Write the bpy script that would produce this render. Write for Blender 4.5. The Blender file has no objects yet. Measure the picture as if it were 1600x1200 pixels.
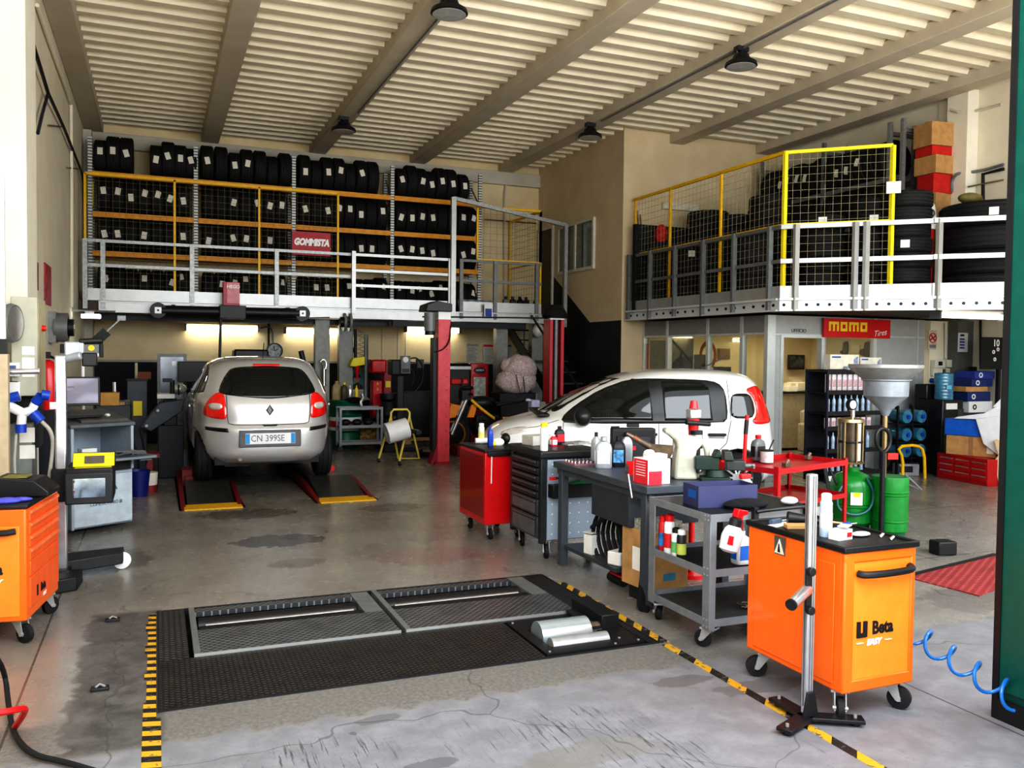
import bpy, bmesh, math, random
from mathutils import Vector, Matrix
random.seed(7)
PI = math.pi
SC = bpy.context.scene
COL = SC.collection
# ---------------------------------------------------------------- camera
F_PX = 1340.0
CAM_H = 1.70
def _dir(px, py): return Vector((px-800.0, py-600.0, F_PX)).normalized()
_Y = _dir(244, 548); _R = _dir(4100, 590); _R = (_R - _Y*_R.dot(_Y)).normalized()
_Z = _R.cross(_Y)
if _Z.y > 0: _Z = -_Z
RM = Matrix((_R, _Y, _Z))           # camera (right, down, forward) -> world
CAM = Vector((0, 0, CAM_H))
def P(px, py, x=None, y=None, z=None):
    r = RM @ Vector((px-800.0, py-600.0, F_PX))
    if x is not None: t = x/r.x
    elif y is not None: t = y/r.y
    else: t = (z-CAM_H)/r.z
    return CAM + r*t
cd = bpy.data.cameras.new('camera'); cam = bpy.data.objects.new('camera', cd); COL.objects.link(cam)
cd.sensor_width = 36.0; cd.lens = 36.0*F_PX/1600.0; cd.clip_end = 200; cd.clip_start = 0.05
rx = RM @ Vector((1,0,0)); dn = RM @ Vector((0,1,0)); fw = RM @ Vector((0,0,1))
mw = Matrix((( rx.x, -dn.x, -fw.x), (rx.y, -dn.y, -fw.y), (rx.z, -dn.z, -fw.z))).to_4x4(); mw.translation = CAM
cam.matrix_world = mw; SC.camera = cam

# ---------------------------------------------------------------- materials
MATS = {}
def M(name, col=(.5,.5,.5), rough=.5, metal=0.0, var=.12, bump=0.0, scale=12.0, emit=None, coat=0.0, alpha=None, trans=0.0):
    if name in MATS: return MATS[name]
    m = bpy.data.materials.new(name); m.use_nodes = True
    nt = m.node_tree; b = nt.nodes['Principled BSDF']
    tc = nt.nodes.new('ShaderNodeTexCoord'); nz = nt.nodes.new('ShaderNodeTexNoise')
    nz.inputs['Scale'].default_value = scale; nz.inputs['Detail'].default_value = 4
    nt.links.new(tc.outputs['Object'], nz.inputs['Vector'])
    rp = nt.nodes.new('ShaderNodeValToRGB')
    c0 = [max(0, c*(1-var)) for c in col]; c1 = [min(1, c*(1+var)) for c in col]
    rp.color_ramp.elements[0].position = .3; rp.color_ramp.elements[1].position = .7
    rp.color_ramp.elements[0].color = (*c0, 1); rp.color_ramp.elements[1].color = (*c1, 1)
    nt.links.new(nz.outputs['Fac'], rp.inputs['Fac']); nt.links.new(rp.outputs['Color'], b.inputs['Base Color'])
    b.inputs['Roughness'].default_value = rough; b.inputs['Metallic'].default_value = metal
    if coat: b.inputs['Coat Weight'].default_value = coat; b.inputs['Coat Roughness'].default_value = .05
    if trans: b.inputs['Transmission Weight'].default_value = trans
    if alpha is not None: b.inputs['Alpha'].default_value = alpha
    if emit: b.inputs['Emission Color'].default_value = (*emit[0], 1); b.inputs['Emission Strength'].default_value = emit[1]
    if bump:
        bp = nt.nodes.new('ShaderNodeBump'); bp.inputs['Strength'].default_value = bump; bp.inputs['Distance'].default_value = .01
        nt.links.new(nz.outputs['Fac'], bp.inputs['Height']); nt.links.new(bp.outputs['Normal'], b.inputs['Normal'])
    MATS[name] = m
    return m
class NT:                                   # small node-building helper
    def __init__(s, name):
        s.m = bpy.data.materials.new(name); s.m.use_nodes = True; s.t = s.m.node_tree; s.b = s.t.nodes['Principled BSDF']; MATS[name] = s.m
    def n(s, typ, **kw):
        nd = s.t.nodes.new(typ)
        for k, v in kw.items(): setattr(nd, k, v)
        return nd
    def l(s, a, b): s.t.links.new(a, b)
    def val(s, sock, v):
        if hasattr(v, 'node'): s.l(v, sock)
        else: sock.default_value = v
    def math(s, op, a, b=0.0, c=0.0, clamp=False):
        nd = s.n('ShaderNodeMath', operation=op); nd.use_clamp = clamp
        s.val(nd.inputs[0], a); s.val(nd.inputs[1], b); s.val(nd.inputs[2], c)
        return nd.outputs[0]
    def step(s, v, a, b):
        nd = s.n('ShaderNodeMapRange', interpolation_type='SMOOTHSTEP'); s.val(nd.inputs[0], v)
        nd.inputs[1].default_value = a; nd.inputs[2].default_value = b
        return nd.outputs[0]
    def mix(s, f, a, b):
        nd = s.n('ShaderNodeMix', data_type='RGBA'); s.val(nd.inputs[0], f)
        for sk, v in ((nd.inputs[6], a), (nd.inputs[7], b)):
            if hasattr(v, 'node'): s.l(v, sk)
            else: sk.default_value = (*v, 1)
        return nd.outputs[2]
    def noise(s, vec, scale, detail=4, rough=.5):
        nd = s.n('ShaderNodeTexNoise'); s.l(vec, nd.inputs['Vector']); nd.inputs['Scale'].default_value = scale
        nd.inputs['Detail'].default_value = detail; nd.inputs['Roughness'].default_value = rough
        return nd.outputs['Fac']
    def pos(s):
        g = s.n('ShaderNodeNewGeometry'); sp = s.n('ShaderNodeSeparateXYZ'); s.l(g.outputs['Position'], sp.inputs[0])
        return g.outputs['Position'], sp.outputs[0], sp.outputs[1], sp.outputs[2]

# palette
black = M('black_plastic', (.012,.012,.014), .45)
rubber = M('rubber', (.012,.012,.013), .75, bump=.3, scale=60)
dark = M('dark_steel', (.03,.032,.036), .5, .4)
galv = M('galvanised_steel', (.36,.37,.37), .45, .6, var=.2, scale=25)
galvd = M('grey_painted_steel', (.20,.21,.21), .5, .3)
alu = M('aluminium', (.75,.77,.82), .28, .9)
chrome = M('chrome', (.8,.8,.82), .12, 1.0, var=.03)
orange = M('orange_paint', (1.0,.17,.012), .38, var=.05, coat=.3)
orange_l = M('orange_paint_light', (1.0,.27,.03), .4, var=.06, coat=.2)
red = M('red_paint', (.62,.008,.012), .35, var=.08, coat=.3)
redd = M('dark_red_paint', (.20,.012,.016), .5, var=.2)
redpost = M('lit_red_paint', (.60,.065,.085), .45, var=.12)  # red raised to a lit, pinkish tone; light put into the colour
cart_red = M('cart_red_paint', (.42,.010,.016), .4, var=.1, coat=.2)
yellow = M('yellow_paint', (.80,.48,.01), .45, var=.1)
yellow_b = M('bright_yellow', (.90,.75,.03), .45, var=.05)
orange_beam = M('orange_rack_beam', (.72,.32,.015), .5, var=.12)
grey_cart = M('grey_cart_paint', (.26,.27,.285), .45, .3, var=.1)
bench_m = M('slate_bench_paint', (.075,.086,.102), .45, .1, var=.1)
blue_cab = M('pale_blue_grey_paint', (.38,.44,.50), .45, var=.06)
blue_cab_d = M('slate_blue_paint', (.07,.085,.11), .5, var=.1)
white = M('white_plastic', (.80,.80,.80), .45, var=.04)
paper = M('white_paper', (.85,.83,.78), .8, var=.05)
cream = M('cream_plastic', (.70,.67,.56), .5, var=.05)
beige_cab = M('beige_cabinet_paint', (.48,.47,.38), .5, var=.06)
green = M('green_paint', (.005,.22,.03), .35, var=.15, coat=.3)
green_d = M('dark_green_paint', (.0,.12,.06), .4, var=.12)
blue = M('blue_plastic', (.01,.06,.42), .4, var=.1)
blue_d = M('indigo_card', (.05,.055,.13), .55, var=.08)
cardb = M('cardboard', (.50,.29,.12), .8, var=.15)
cardl = M('light_cardboard', (.72,.55,.34), .8, var=.1)
wood = M('raw_wood', (.52,.33,.16), .7, var=.25, scale=20)
glass_d = M('dark_tinted_glass', (.006,.010,.011), .03, var=.3, coat=.35)
glass_m = M('window_glass', (.12,.14,.12), .05, var=.2, coat=.6)
silver = M('silver_car_paint', (.74,.75,.77), .24, .5, var=.02, coat=.8)
pale_yellow = M('pale_yellow_paint', (.78,.62,.14), .45, var=.06)
whitecar = M('white_car_paint', (.82,.83,.83), .3, var=.01, coat=.8)
tail_red = M('red_lamp_lens', (.75,.01,.008), .12, var=.15, coat=1.0, emit=((.9,.02,.01), .12))
lens_c = M('clear_lamp_lens', (.8,.75,.72), .15, .3)
tube_l = M('fluorescent_tube', (1,1,1), .5, emit=((1.0,.93,.72), 9.0))
cool_l = M('cool_lamp', (1,1,1), .5, emit=((.95,.98,1.0), 7.0))
cloth = M('checked_cloth', (.62,.50,.50), .9, var=.35, scale=35)
navy = M('navy_plastic', (.012,.016,.035), .5)
rust = M('worn_steel', (.20,.15,.11), .5, .5, var=.4)
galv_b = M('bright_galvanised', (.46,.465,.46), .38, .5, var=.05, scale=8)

# ---------------------------------------------------------------- mesh building
class MB:
    def __init__(s): s.bm = bmesh.new()
    def box(s, c, d, rz=0.0, m=None):
        d = [v+random.uniform(-.0005,.0005) if v > .004 else v for v in d]
        mat = Matrix.Translation(c) @ (m.to_4x4() if m else Matrix.Rotation(rz, 4, 'Z')) @ Matrix.Diagonal((d[0], d[1], d[2], 1))
        bmesh.ops.create_cube(s.bm, size=1.0, matrix=mat); return s
    def bx(s, x0, x1, y0, y1, z0, z1):
        return s.box(((x0+x1)/2, (y0+y1)/2, (z0+z1)/2), (abs(x1-x0), abs(y1-y0), abs(z1-z0)))
    def cyl(s, a, b, r, r2=None, n=16, caps=True):
        a = Vector(a); b = Vector(b); d = b-a
        q = d.to_track_quat('Z', 'Y').to_matrix().to_4x4()
        bmesh.ops.create_cone(s.bm, cap_ends=caps, segments=n, radius1=r, radius2=(r if r2 is None else r2), depth=d.length,
                              matrix=Matrix.Translation((a+b)/2) @ q); return s
    def bar(s, a, b, w, h=None):            # square bar between two points
        a = Vector(a); b = Vector(b); d = b-a; h = h or w
        q = d.to_track_quat('Z', 'Y').to_matrix().to_4x4()
        if abs(d.normalized().z) < .95:
            zx = d.normalized(); yv = Vector((0,0,1)); yv = (yv - zx*yv.dot(zx)).normalized(); xv = yv.cross(zx)
            q = Matrix((xv, yv, zx)).transposed().to_4x4()
        bmesh.ops.create_cube(s.bm, size=1.0, matrix=Matrix.Translation((a+b)/2) @ q @ Matrix.Diagonal((w, h, d.length, 1))); return s
    def tube(s, pts, r, n=8, smooth=0, closed=False):
        pts = [Vector(p) for p in pts]
        for _ in range(smooth):
            if isinstance(r, (list, tuple)): r = [r[0]] + [v for a, b in zip(r, r[1:]) for v in (a*.75+b*.25, a*.25+b*.75)] + [r[-1]]
            q = [pts[0]]
            for i in range(len(pts)-1): q += [pts[i].lerp(pts[i+1], .25), pts[i].lerp(pts[i+1], .75)]
            q.append(pts[-1]); pts = q
        rings = []; up = Vector((0,0,1)); N = len(pts); prev = None
        for i, p in enumerate(pts):
            t = (pts[min(i+1, N-1)] - pts[max(i-1, 0)])
            if closed: t = pts[(i+1) % N]-pts[i-1]
            t = t.normalized()
            if prev is None:
                u = t.orthogonal().normalized()
            else:
                u = (prev - t*prev.dot(t)); u = u.normalized() if u.length > 1e-6 else t.orthogonal().normalized()
            prev = u; v = t.cross(u)
            rr = r[i] if isinstance(r, (list, tuple)) else r
            rings.append([s.bm.verts.new(p + (u*math.cos(2*PI*k/n) + v*math.sin(2*PI*k/n))*rr) for k in range(n)])
        for i in range(len(rings)-1 + (1 if closed else 0)):
            A = rings[i]; B = rings[(i+1) % len(rings)]
            for k in range(n): s.bm.faces.new((A[k], A[(k+1) % n], B[(k+1) % n], B[k]))
        if not closed: s.bm.faces.new(rings[0][::-1]); s.bm.faces.new(rings[-1])
        return s
    def lathe(s, prof, c=(0,0,0), n=24, m=None, close=False):
        c = Vector(c); rings = []
        for r, z in prof:
            ring = []
            for k in range(n):
                v = Vector((r*math.cos(2*PI*k/n), r*math.sin(2*PI*k/n), z))
                ring.append(s.bm.verts.new(c + (m @ v if m else v)))
            rings.append(ring)
        K = len(rings)
        for i in range(K if close else K-1):
            A = rings[i]; B = rings[(i+1) % K]
            for k in range(n): s.bm.faces.new((A[k], A[(k+1) % n], B[(k+1) % n], B[k]))
        if not close:
            if prof[0][0] > 1e-4: s.bm.faces.new(rings[0][::-1])
            if prof[-1][0] > 1e-4: s.bm.faces.new(rings[-1])
        return s
    def prism(s, poly, ax, a, b):           # poly: 2-D points in the plane normal to axis ax, extruded from a to b
        def mk(p, t): return {'x': (t, p[0], p[1]), 'y': (p[0], t, p[1]), 'z': (p[0], p[1], t)}[ax]
        A = [s.bm.verts.new(mk(p, a)) for p in poly]; B = [s.bm.verts.new(mk(p, b)) for p in poly]; n = len(poly)
        s.bm.faces.new(A[::-1]); s.bm.faces.new(B)
        for k in range(n): s.bm.faces.new((A[k], A[(k+1) % n], B[(k+1) % n], B[k]))
        return s
    def quad(s, *pts):
        s.bm.faces.new([s.bm.verts.new(p) for p in pts]); return s
    def ball(s, c, r, n=12, sc=(1,1,1)):
        bmesh.ops.create_uvsphere(s.bm, u_segments=n, v_segments=max(6, n*2//3), radius=r, matrix=Matrix.Translation(c) @ Matrix.Diagonal((*sc, 1))); return s
    def pxb(s, px0, px1, py0, py1, Y, dep): # box whose front face stands at depth Y and fills the given sight lines
        pm = (px0+px1)/2
        x0 = P(px0, py1, y=Y).x; x1 = P(px1, py1, y=Y).x; z1 = P(pm, py0, y=Y).z; z0 = P(pm, py1, y=Y).z
        return s.bx(x0, x1, Y, Y+dep, max(z0, 0), z1)
    def build(s, name, mat, parent=None, bevel=0.0, smooth=True, loc=None, sub=0, solid=0):
        bm = s.bm
        bmesh.ops.recalc_face_normals(bm, faces=bm.faces)
        if smooth:
            for f in bm.faces: f.smooth = True
            for e in bm.edges:
                if len(e.link_faces) == 2 and e.calc_face_angle(0) > .6: e.smooth = False
        me = bpy.data.meshes.new(name); bm.to_mesh(me); bm.free()
        me.materials.append(mat)
        o = bpy.data.objects.new(name, me); COL.objects.link(o)
        if parent: o.parent = parent
        if loc: o.location = loc
        if bevel:
            bv = o.modifiers.new('bevel', 'BEVEL'); bv.width = bevel; bv.segments = 2; bv.limit_method = 'ANGLE'; bv.angle_limit = .7
        if sub:
            sd = o.modifiers.new('sub', 'SUBSURF'); sd.levels = sub; sd.render_levels = sub
        return o
def thing(name, label, cat, loc=(0,0,0), rz=0.0, group=None):
    o = bpy.data.objects.new(name, None); COL.objects.link(o); o.empty_display_size = .1
    o.location = loc; o.rotation_euler = (0, 0, rz); o['label'] = label; o['category'] = cat
    if group: o['group'] = group
    return o
def tag(o, label, cat, group=None):
    o['label'] = label; o['category'] = cat
    if group: o['group'] = group
    return o
def struct(o): o['kind'] = 'structure'; return o
def dup(root, loc=None, rz=None, label=None, group=None, scale=None):
    r = root.copy(); COL.objects.link(r)
    if loc is not None: r.location = loc
    if rz is not None: r.rotation_euler = (0, 0, rz)
    if label: r['label'] = label
    if group: r['group'] = group
    if scale: r.scale = scale
    for ch in list(root.children):
        c = ch.copy(); COL.objects.link(c); c.parent = r
        for g in list(ch.children):
            d = g.copy(); COL.objects.link(d); d.parent = c
    return r
def text(s, size, loc, mat, parent=None, facing='-y', rz=0.0, shear=0.0, ext=.001, off=0.0, name='lettering', align='CENTER', sx=1.0):
    cu = bpy.data.curves.new(name, 'FONT'); cu.body = s; cu.size = size; cu.align_x = align; cu.align_y = 'CENTER'
    cu.extrude = ext; cu.shear = shear; cu.offset = off
    cu.materials.append(mat)
    cu.resolution_u = 3; tmp = bpy.data.objects.new(name, cu); COL.objects.link(tmp); bpy.context.view_layer.update()
    me = bpy.data.meshes.new_from_object(tmp.evaluated_get(bpy.context.evaluated_depsgraph_get())); bpy.data.objects.remove(tmp); bpy.data.curves.remove(cu)
    me.name = name; o = bpy.data.objects.new(name, me); COL.objects.link(o); o.location = loc
    if not me.materials: me.materials.append(mat)
    o.rotation_euler = (PI/2, 0, {'-y': 0, '+x': PI/2, '-x': -PI/2}[facing] + rz); o.scale = (sx, 1, 1)
    if parent: o.parent = parent
    return o
txt_black = M('black_ink', (.01,.01,.01), .5); txt_white = M('white_ink', (.9,.9,.9), .5, var=.02); txt_blue = M('blue_ink', (.02,.08,.35), .5)
txt_grey = M('grey_ink', (.12,.14,.2), .6); txt_red = M('red_ink', (.7,.02,.03), .5)
# ================================================================ the setting
XL, XR, YB, ZC = -1.15, 11.0, 17.0, 5.55
XR2 = 11.9
def floor_mat():
    k = NT('stained_concrete'); p, X, Y, Z = k.pos()
    n1 = k.noise(p, 1.3, 6, .6); n2 = k.noise(p, 7, 6, .65); n3 = k.noise(p, 45, 4, .7)
    mp = k.n('ShaderNodeMapping'); mp.inputs['Scale'].default_value = (1.0, .18, 1); mp.inputs['Rotation'].default_value = (0,0,.35); k.l(p, mp.inputs['Vector'])
    ns = k.noise(mp.outputs[0], 9, 5, .7)
    base = k.mix(k.step(n1, .3, .72), (.20,.182,.158), (.335,.308,.27))
    base = k.mix(k.math('MULTIPLY', k.step(n2, .45, .85), .14), base, (.42,.39,.345))
    base = k.mix(k.math('MULTIPLY', k.step(ns, .5, .85), .35), base, (.11,.10,.09))
    out = k.mix(k.step(n2, .3, .75), (.20,.20,.216), (.275,.275,.296))
    out = k.mix(k.math('MULTIPLY', k.step(n3, .58, .70), .45), out, (.11,.11,.115)); out = k.mix(k.math('MULTIPLY', k.step(n1, .52, .70), .35), out, (.17,.167,.163)); out = k.mix(k.math('MULTIPLY', k.step(ns, .62, .70), .45), out, (.12,.12,.127))
    edge = k.math('ADD', Y, k.math('MULTIPLY', k.math('SUBTRACT', n2, .5), .35))
    # brighter slab in the gateway
    fo = k.math('SUBTRACT', 1.0, k.step(edge, 3.93, 3.99))
    c = k.mix(fo, base, out)
    # light concrete on the near interior floor
    ln = k.math('MULTIPLY', k.math('SUBTRACT', 1.0, k.step(edge, 5.5, 8.6)), k.math('SUBTRACT', 1.0, fo))
    c = k.mix(k.math('MULTIPLY', ln, .55), c, (.27,.255,.235))
    # mortar band around the brake tester pit
    fr = k.math('MULTIPLY', k.step(edge, 3.93, 3.99), k.math('SUBTRACT', 1.0, k.step(edge, 4.28, 4.42)))
    fr = k.math('MULTIPLY', fr, k.math('SUBTRACT', 1.0, k.step(X, 3.0, 3.2)))
    lx = k.math('ADD', X, k.math('MULTIPLY', k.math('SUBTRACT', n2, .5), .25))
    fl = k.math('MULTIPLY', k.math('MULTIPLY', k.step(lx, -.42, -.36), k.math('SUBTRACT', 1.0, k.step(X, 0.0, .05))), k.math('MULTIPLY', k.step(Y, 3.9, 4.0), k.math('SUBTRACT', 1.0, k.step(Y, 6.0, 6.1))))
    band = k.math('MAXIMUM', fr, fl)
    c = k.mix(k.math('MULTIPLY', fr, .85), c, k.mix(k.step(n3, .3, .75), (.13,.125,.12), (.235,.225,.21)))
    c = k.mix(k.math('MULTIPLY', fl, .9), c, k.mix(k.step(n2, .3, .75), (.06,.058,.057), (.15,.145,.14)))
    # puddles and oil stains (x, y, rx, ry, darkness)
    for (sx, sy, ra, rb, am, col) in [(1.02,7.9,.42,.28,.8,(.04,.037,.033)), (1.05,7.0,.25,.16,.55,(.07,.065,.06)), (1.25,3.05,.5,.17,.6,(.20,.19,.175)), (1.75,3.2,.34,.12,.55,(.2,.19,.175)),
                                   (1.05,3.35,.13,.05,.7,(.12,.12,.13)), (.95,3.86,.12,.05,.6,(.13,.13,.13)), (2.1,6.9,.5,.35,.35,(.2,.08,.08)), (2.55,3.75,.18,.07,.7,(.14,.13,.13)), (2.9,3.55,.3,.1,.6,(.14,.13,.13)),
                                   (.9,9.3,.5,.3,.5,(.05,.045,.04)), (2.4,9.2,.4,.25,.5,(.06,.055,.05)), (5.2,6.4,.6,.5,.4,(.08,.07,.065)), (5.6,4.3,.7,.35,.45,(.1,.09,.085)), (-.5,7.6,.5,.5,.45,(.06,.055,.05))]:
        dx = k.math('DIVIDE', k.math('SUBTRACT', X, sx), ra); dy = k.math('DIVIDE', k.math('SUBTRACT', Y, sy), rb)
        d = k.math('ADD', k.math('ADD', k.math('MULTIPLY', dx, dx), k.math('MULTIPLY', dy, dy)), k.math('MULTIPLY', k.math('SUBTRACT', n2, .5), 2.2))
        c = k.mix(k.math('MULTIPLY', k.math('SUBTRACT', 1.0, k.step(d, .75, 1.0)), am), c, col)
    # tyre scrub streaks across the gateway slab
    mp2 = k.n('ShaderNodeMapping'); mp2.inputs['Scale'].default_value = (7, .55, 1); mp2.inputs['Rotation'].default_value = (0,0,-.12); k.l(p, mp2.inputs['Vector'])
    sk = k.step(k.noise(mp2.outputs[0], 6, 4, .6), .58, .72)
    dx = k.math('DIVIDE', k.math('SUBTRACT', X, 1.5), .75); dy = k.math('DIVIDE', k.math('SUBTRACT', Y, 3.35), .42)
    dd = k.math('ADD', k.math('MULTIPLY', dx, dx), k.math('MULTIPLY', dy, dy))
    c = k.mix(k.math('MULTIPLY', k.math('MULTIPLY', sk, k.math('SUBTRACT', 1.0, k.step(dd, .5, 1.1))), .7), c, (.11,.11,.12))
    for (cx_, cy_, ra, rb, ang) in ((.62,3.5,.38,.30,.25), (1.75,3.45,.42,.24,-.35), (1.95,3.1,.3,.3,-.35), (.55,3.0,.3,.3,.2)):
        mq = k.n('ShaderNodeMapping'); mq.inputs['Scale'].default_value = (16, .9, 1); mq.inputs['Rotation'].default_value = (0,0,ang); k.l(p, mq.inputs['Vector'])
        sq = k.step(k.noise(mq.outputs[0], 3.5, 5, .7), .55, .63)
        dx = k.math('DIVIDE', k.math('SUBTRACT', X, cx_), ra); dy = k.math('DIVIDE', k.math('SUBTRACT', Y, cy_), rb)
        dd = k.math('ADD', k.math('MULTIPLY', dx, dx), k.math('MULTIPLY', dy, dy))
        c = k.mix(k.math('MULTIPLY', k.math('MULTIPLY', sq, k.math('SUBTRACT', 1.0, k.step(dd, .3, 1.1))), .85), c, (.06,.06,.062))
    # hairline cracks
    vo = k.n('ShaderNodeTexVoronoi'); vo.feature = 'DISTANCE_TO_EDGE'; vo.inputs['Scale'].default_value = .45
    wv = k.n('ShaderNodeVectorMath', operation='ADD'); nc = k.n('ShaderNodeTexNoise'); nc.inputs['Scale'].default_value = 3; k.l(p, nc.inputs['Vector']); sc_ = k.n('ShaderNodeVectorMath', operation='SCALE'); sc_.inputs['Scale'].default_value = .35; k.l(nc.outputs['Color'], sc_.inputs[0]); k.l(p, wv.inputs[0]); k.l(sc_.outputs[0], wv.inputs[1]); k.l(wv.outputs[0], vo.inputs['Vector'])
    c = k.mix(k.math('MULTIPLY', k.math('LESS_THAN', vo.outputs['Distance'], .0022), .4), c, (.05,.05,.05))
    # unseen yard made paler to bounce more light into the hall
    c = k.mix(k.math('SUBTRACT', 1.0, k.step(edge, 1.6, 1.9)), c, (.62,.57,.48))
    # saw-cut joints
    for (v, g) in ((X, 3.62), (X, 6.1), (X, -.62), (Y, 7.15), (Y, 9.45), (Y, 5.35)):
        ln_ = k.math('LESS_THAN', k.math('ABSOLUTE', k.math('SUBTRACT', v, g)), .006)
        if v is Y: ln_ = k.math('MULTIPLY', ln_, k.math('GREATER_THAN', X, 3.62))
        c = k.mix(k.math('MULTIPLY', ln_, .7), c, (.03,.03,.03))
    k.l(c, k.b.inputs['Base Color'])
    rr = k.math('ADD', .12, k.math('MULTIPLY', n2, .26)); rr = k.math('ADD', rr, k.math('MULTIPLY', fo, .32)); rr = k.math('ADD', rr, k.math('MULTIPLY', band, .25))
    k.l(rr, k.b.inputs['Roughness'])
    bp = k.n('ShaderNodeBump'); bp.inputs['Strength'].default_value = .12; bp.inputs['Distance'].default_value = .01; k.l(n3, bp.inputs['Height']); k.l(bp.outputs[0], k.b.inputs['Normal'])
    return k.m
def wall_mat():
    k = NT('cream_wall_over_navy_dado'); p, X, Y, Z = k.pos()
    n = k.noise(p, 2.0, 5, .6); n2 = k.noise(p, 14, 5, .65)
    up = k.mix(k.step(n, .3, .75), (.68,.56,.35), (.78,.67,.44))
    up = k.mix(k.math('MULTIPLY', k.step(n2, .6, .8), .25), up, (.45,.40,.31))
    lo = k.mix(k.step(n2, .3, .7), (.010,.012,.020), (.020,.022,.033))
    k.l(k.mix(k.math('GREATER_THAN', Z, 1.5), lo, up), k.b.inputs['Base Color']); k.b.inputs['Roughness'].default_value = .75
    return k.m
def plain_wall(name, a, b, sc=2.0):
    k = NT(name); p, X, Y, Z = k.pos(); n = k.noise(p, sc, 5, .6); n2 = k.noise(p, 16, 5, .65)
    up = k.mix(k.step(n, .3, .75), a, b); up = k.mix(k.math('MULTIPLY', k.step(n2, .62, .8), .25), up, tuple(v*.6 for v in a))
    k.l(up, k.b.inputs['Base Color']); k.b.inputs['Roughness'].default_value = .78
    return k.m
fm = floor_mat(); wm = wall_mat()
wl = plain_wall('white_side_wall', (.78,.72,.58), (.86,.80,.66)); wcream = plain_wall('cream_block_wall', (.62,.51,.335), (.70,.59,.405))
ceil_m = plain_wall('corrugated_sheet', (.78,.70,.545), (.87,.80,.65)); beam_m = plain_wall('precast_beam', (.56,.495,.39), (.64,.57,.46))
trim_m = plain_wall('dusty_trim', (.5,.47,.4), (.6,.56,.48))
# floor with openings for the tester pit and the two lift runways
PIT = (-.0, 2.75, 4.3, 5.98); RUN = [(.22, .90, 9.72, 14.6), (1.66, 2.38, 9.72, 14.6)]
fb = MB(); xs = sorted({-9, 16, PIT[0], PIT[1], RUN[0][0], RUN[0][1], RUN[1][0], RUN[1][1]}); ys = sorted({-14, YB+.3, PIT[2], PIT[3], RUN[0][2], RUN[0][3]})
for i in range(len(xs)-1):
    for j in range(len(ys)-1):
        cx = (xs[i]+xs[i+1])/2; cy = (ys[j]+ys[j+1])/2
        if any(a < cx < b and c < cy < d for a, b, c, d in [PIT]+RUN): continue
        fb.quad((xs[i], ys[j], 0), (xs[i+1], ys[j], 0), (xs[i+1], ys[j+1], 0), (xs[i], ys[j+1], 0))
bmesh.ops.remove_doubles(fb.bm, verts=fb.bm.verts, dist=1e-4)
struct(fb.build('floor', fm, smooth=False))
pb = MB()
for a, b, c, d in [PIT]+RUN:
    zz = -.16
    pb.quad((a,c,zz),(b,c,zz),(b,d,zz),(a,d,zz)); pb.quad((a,c,zz),(b,c,zz),(b,c,0),(a,c,0)); pb.quad((a,d,zz),(b,d,zz),(b,d,0),(a,d,0))
    pb.quad((a,c,zz),(a,d,zz),(a,d,0),(a,c,0)); pb.quad((b,c,zz),(b,d,zz),(b,d,0),(b,c,0))
struct(pb.build('floor_pit', M('pit_grime', (.015,.013,.013), .7), smooth=False))
struct(MB().bx(XL-.3, XR+.3, YB, YB+.25, 0, 5.8).build('wall_back', wm))
struct(MB().bx(XL-.25, XL, 2.4, YB, 0, 5.9).build('wall_left', wl))
struct(MB().bx(XR, XR+.25, 2.4, YB, 2.40, 5.9).bx(XR2, XR2+.25, 2.4, YB, 0, 2.40).bx(XR+.02, XR2, 2.4, YB, 2.34, 2.40).build('wall_right', wl))
struct(MB().bx(7.63, 7.85, 13.35, YB, 0, 5.75).bx(7.85, XR2, 13.35, 13.55, 0, 5.75).build('wall_block', wcream))
# dark paint on the block's stair side: thin coat below the stair line and its dado
struct(MB().prism([(13.35,0),(16.99,0),(16.99,3.7),(16.55,3.55),(14.55,2.33),(13.35,2.33)], 'x', 7.622, 7.632).build('trim_stair_paint', M('black_dado_paint', (.012,.013,.018), .6)))
struct(MB().bx(-1.3, 12.2, 2.45, 2.75, 4.7, 5.9).bx(-9, -1.16, 2.45, 2.75, 0, 5.9).bx(12.15, 16, 2.45, 2.75, 0, 5.9).build('wall_front', wl))
# back wall top ledge
struct(MB().bx(XL, 7.63, YB-.10, YB, 5.28, 5.55).build('trim_1', trim_m, bevel=.01))
struct(MB().bx(XL, 7.63, YB-.02, YB, 1.49, 1.53).build('trim_2', M('grey_trim', (.4,.4,.38), .6)))
# corner column and side pillars
struct(MB().bx(-1.15, -1.02, 16.6, 17.0, 0, 5.5).build('trim_3', trim_m))
pil = plain_wall('white_pillar', (.78,.74,.63), (.86,.83,.72))
struct(MB().bx(XL, -.93, 7.68, 8.3, 0, 5.6).build('trim_4', pil, bevel=.01))
struct(MB().bx(XR-.22, XR, 9.0, 9.36, 2.5, 5.6).build('trim_5', pil, bevel=.01))
struct(MB().bx(XR-.05, XR, 9.4, 9.65, 2.5, 5.6).build('trim_6', wl))
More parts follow.
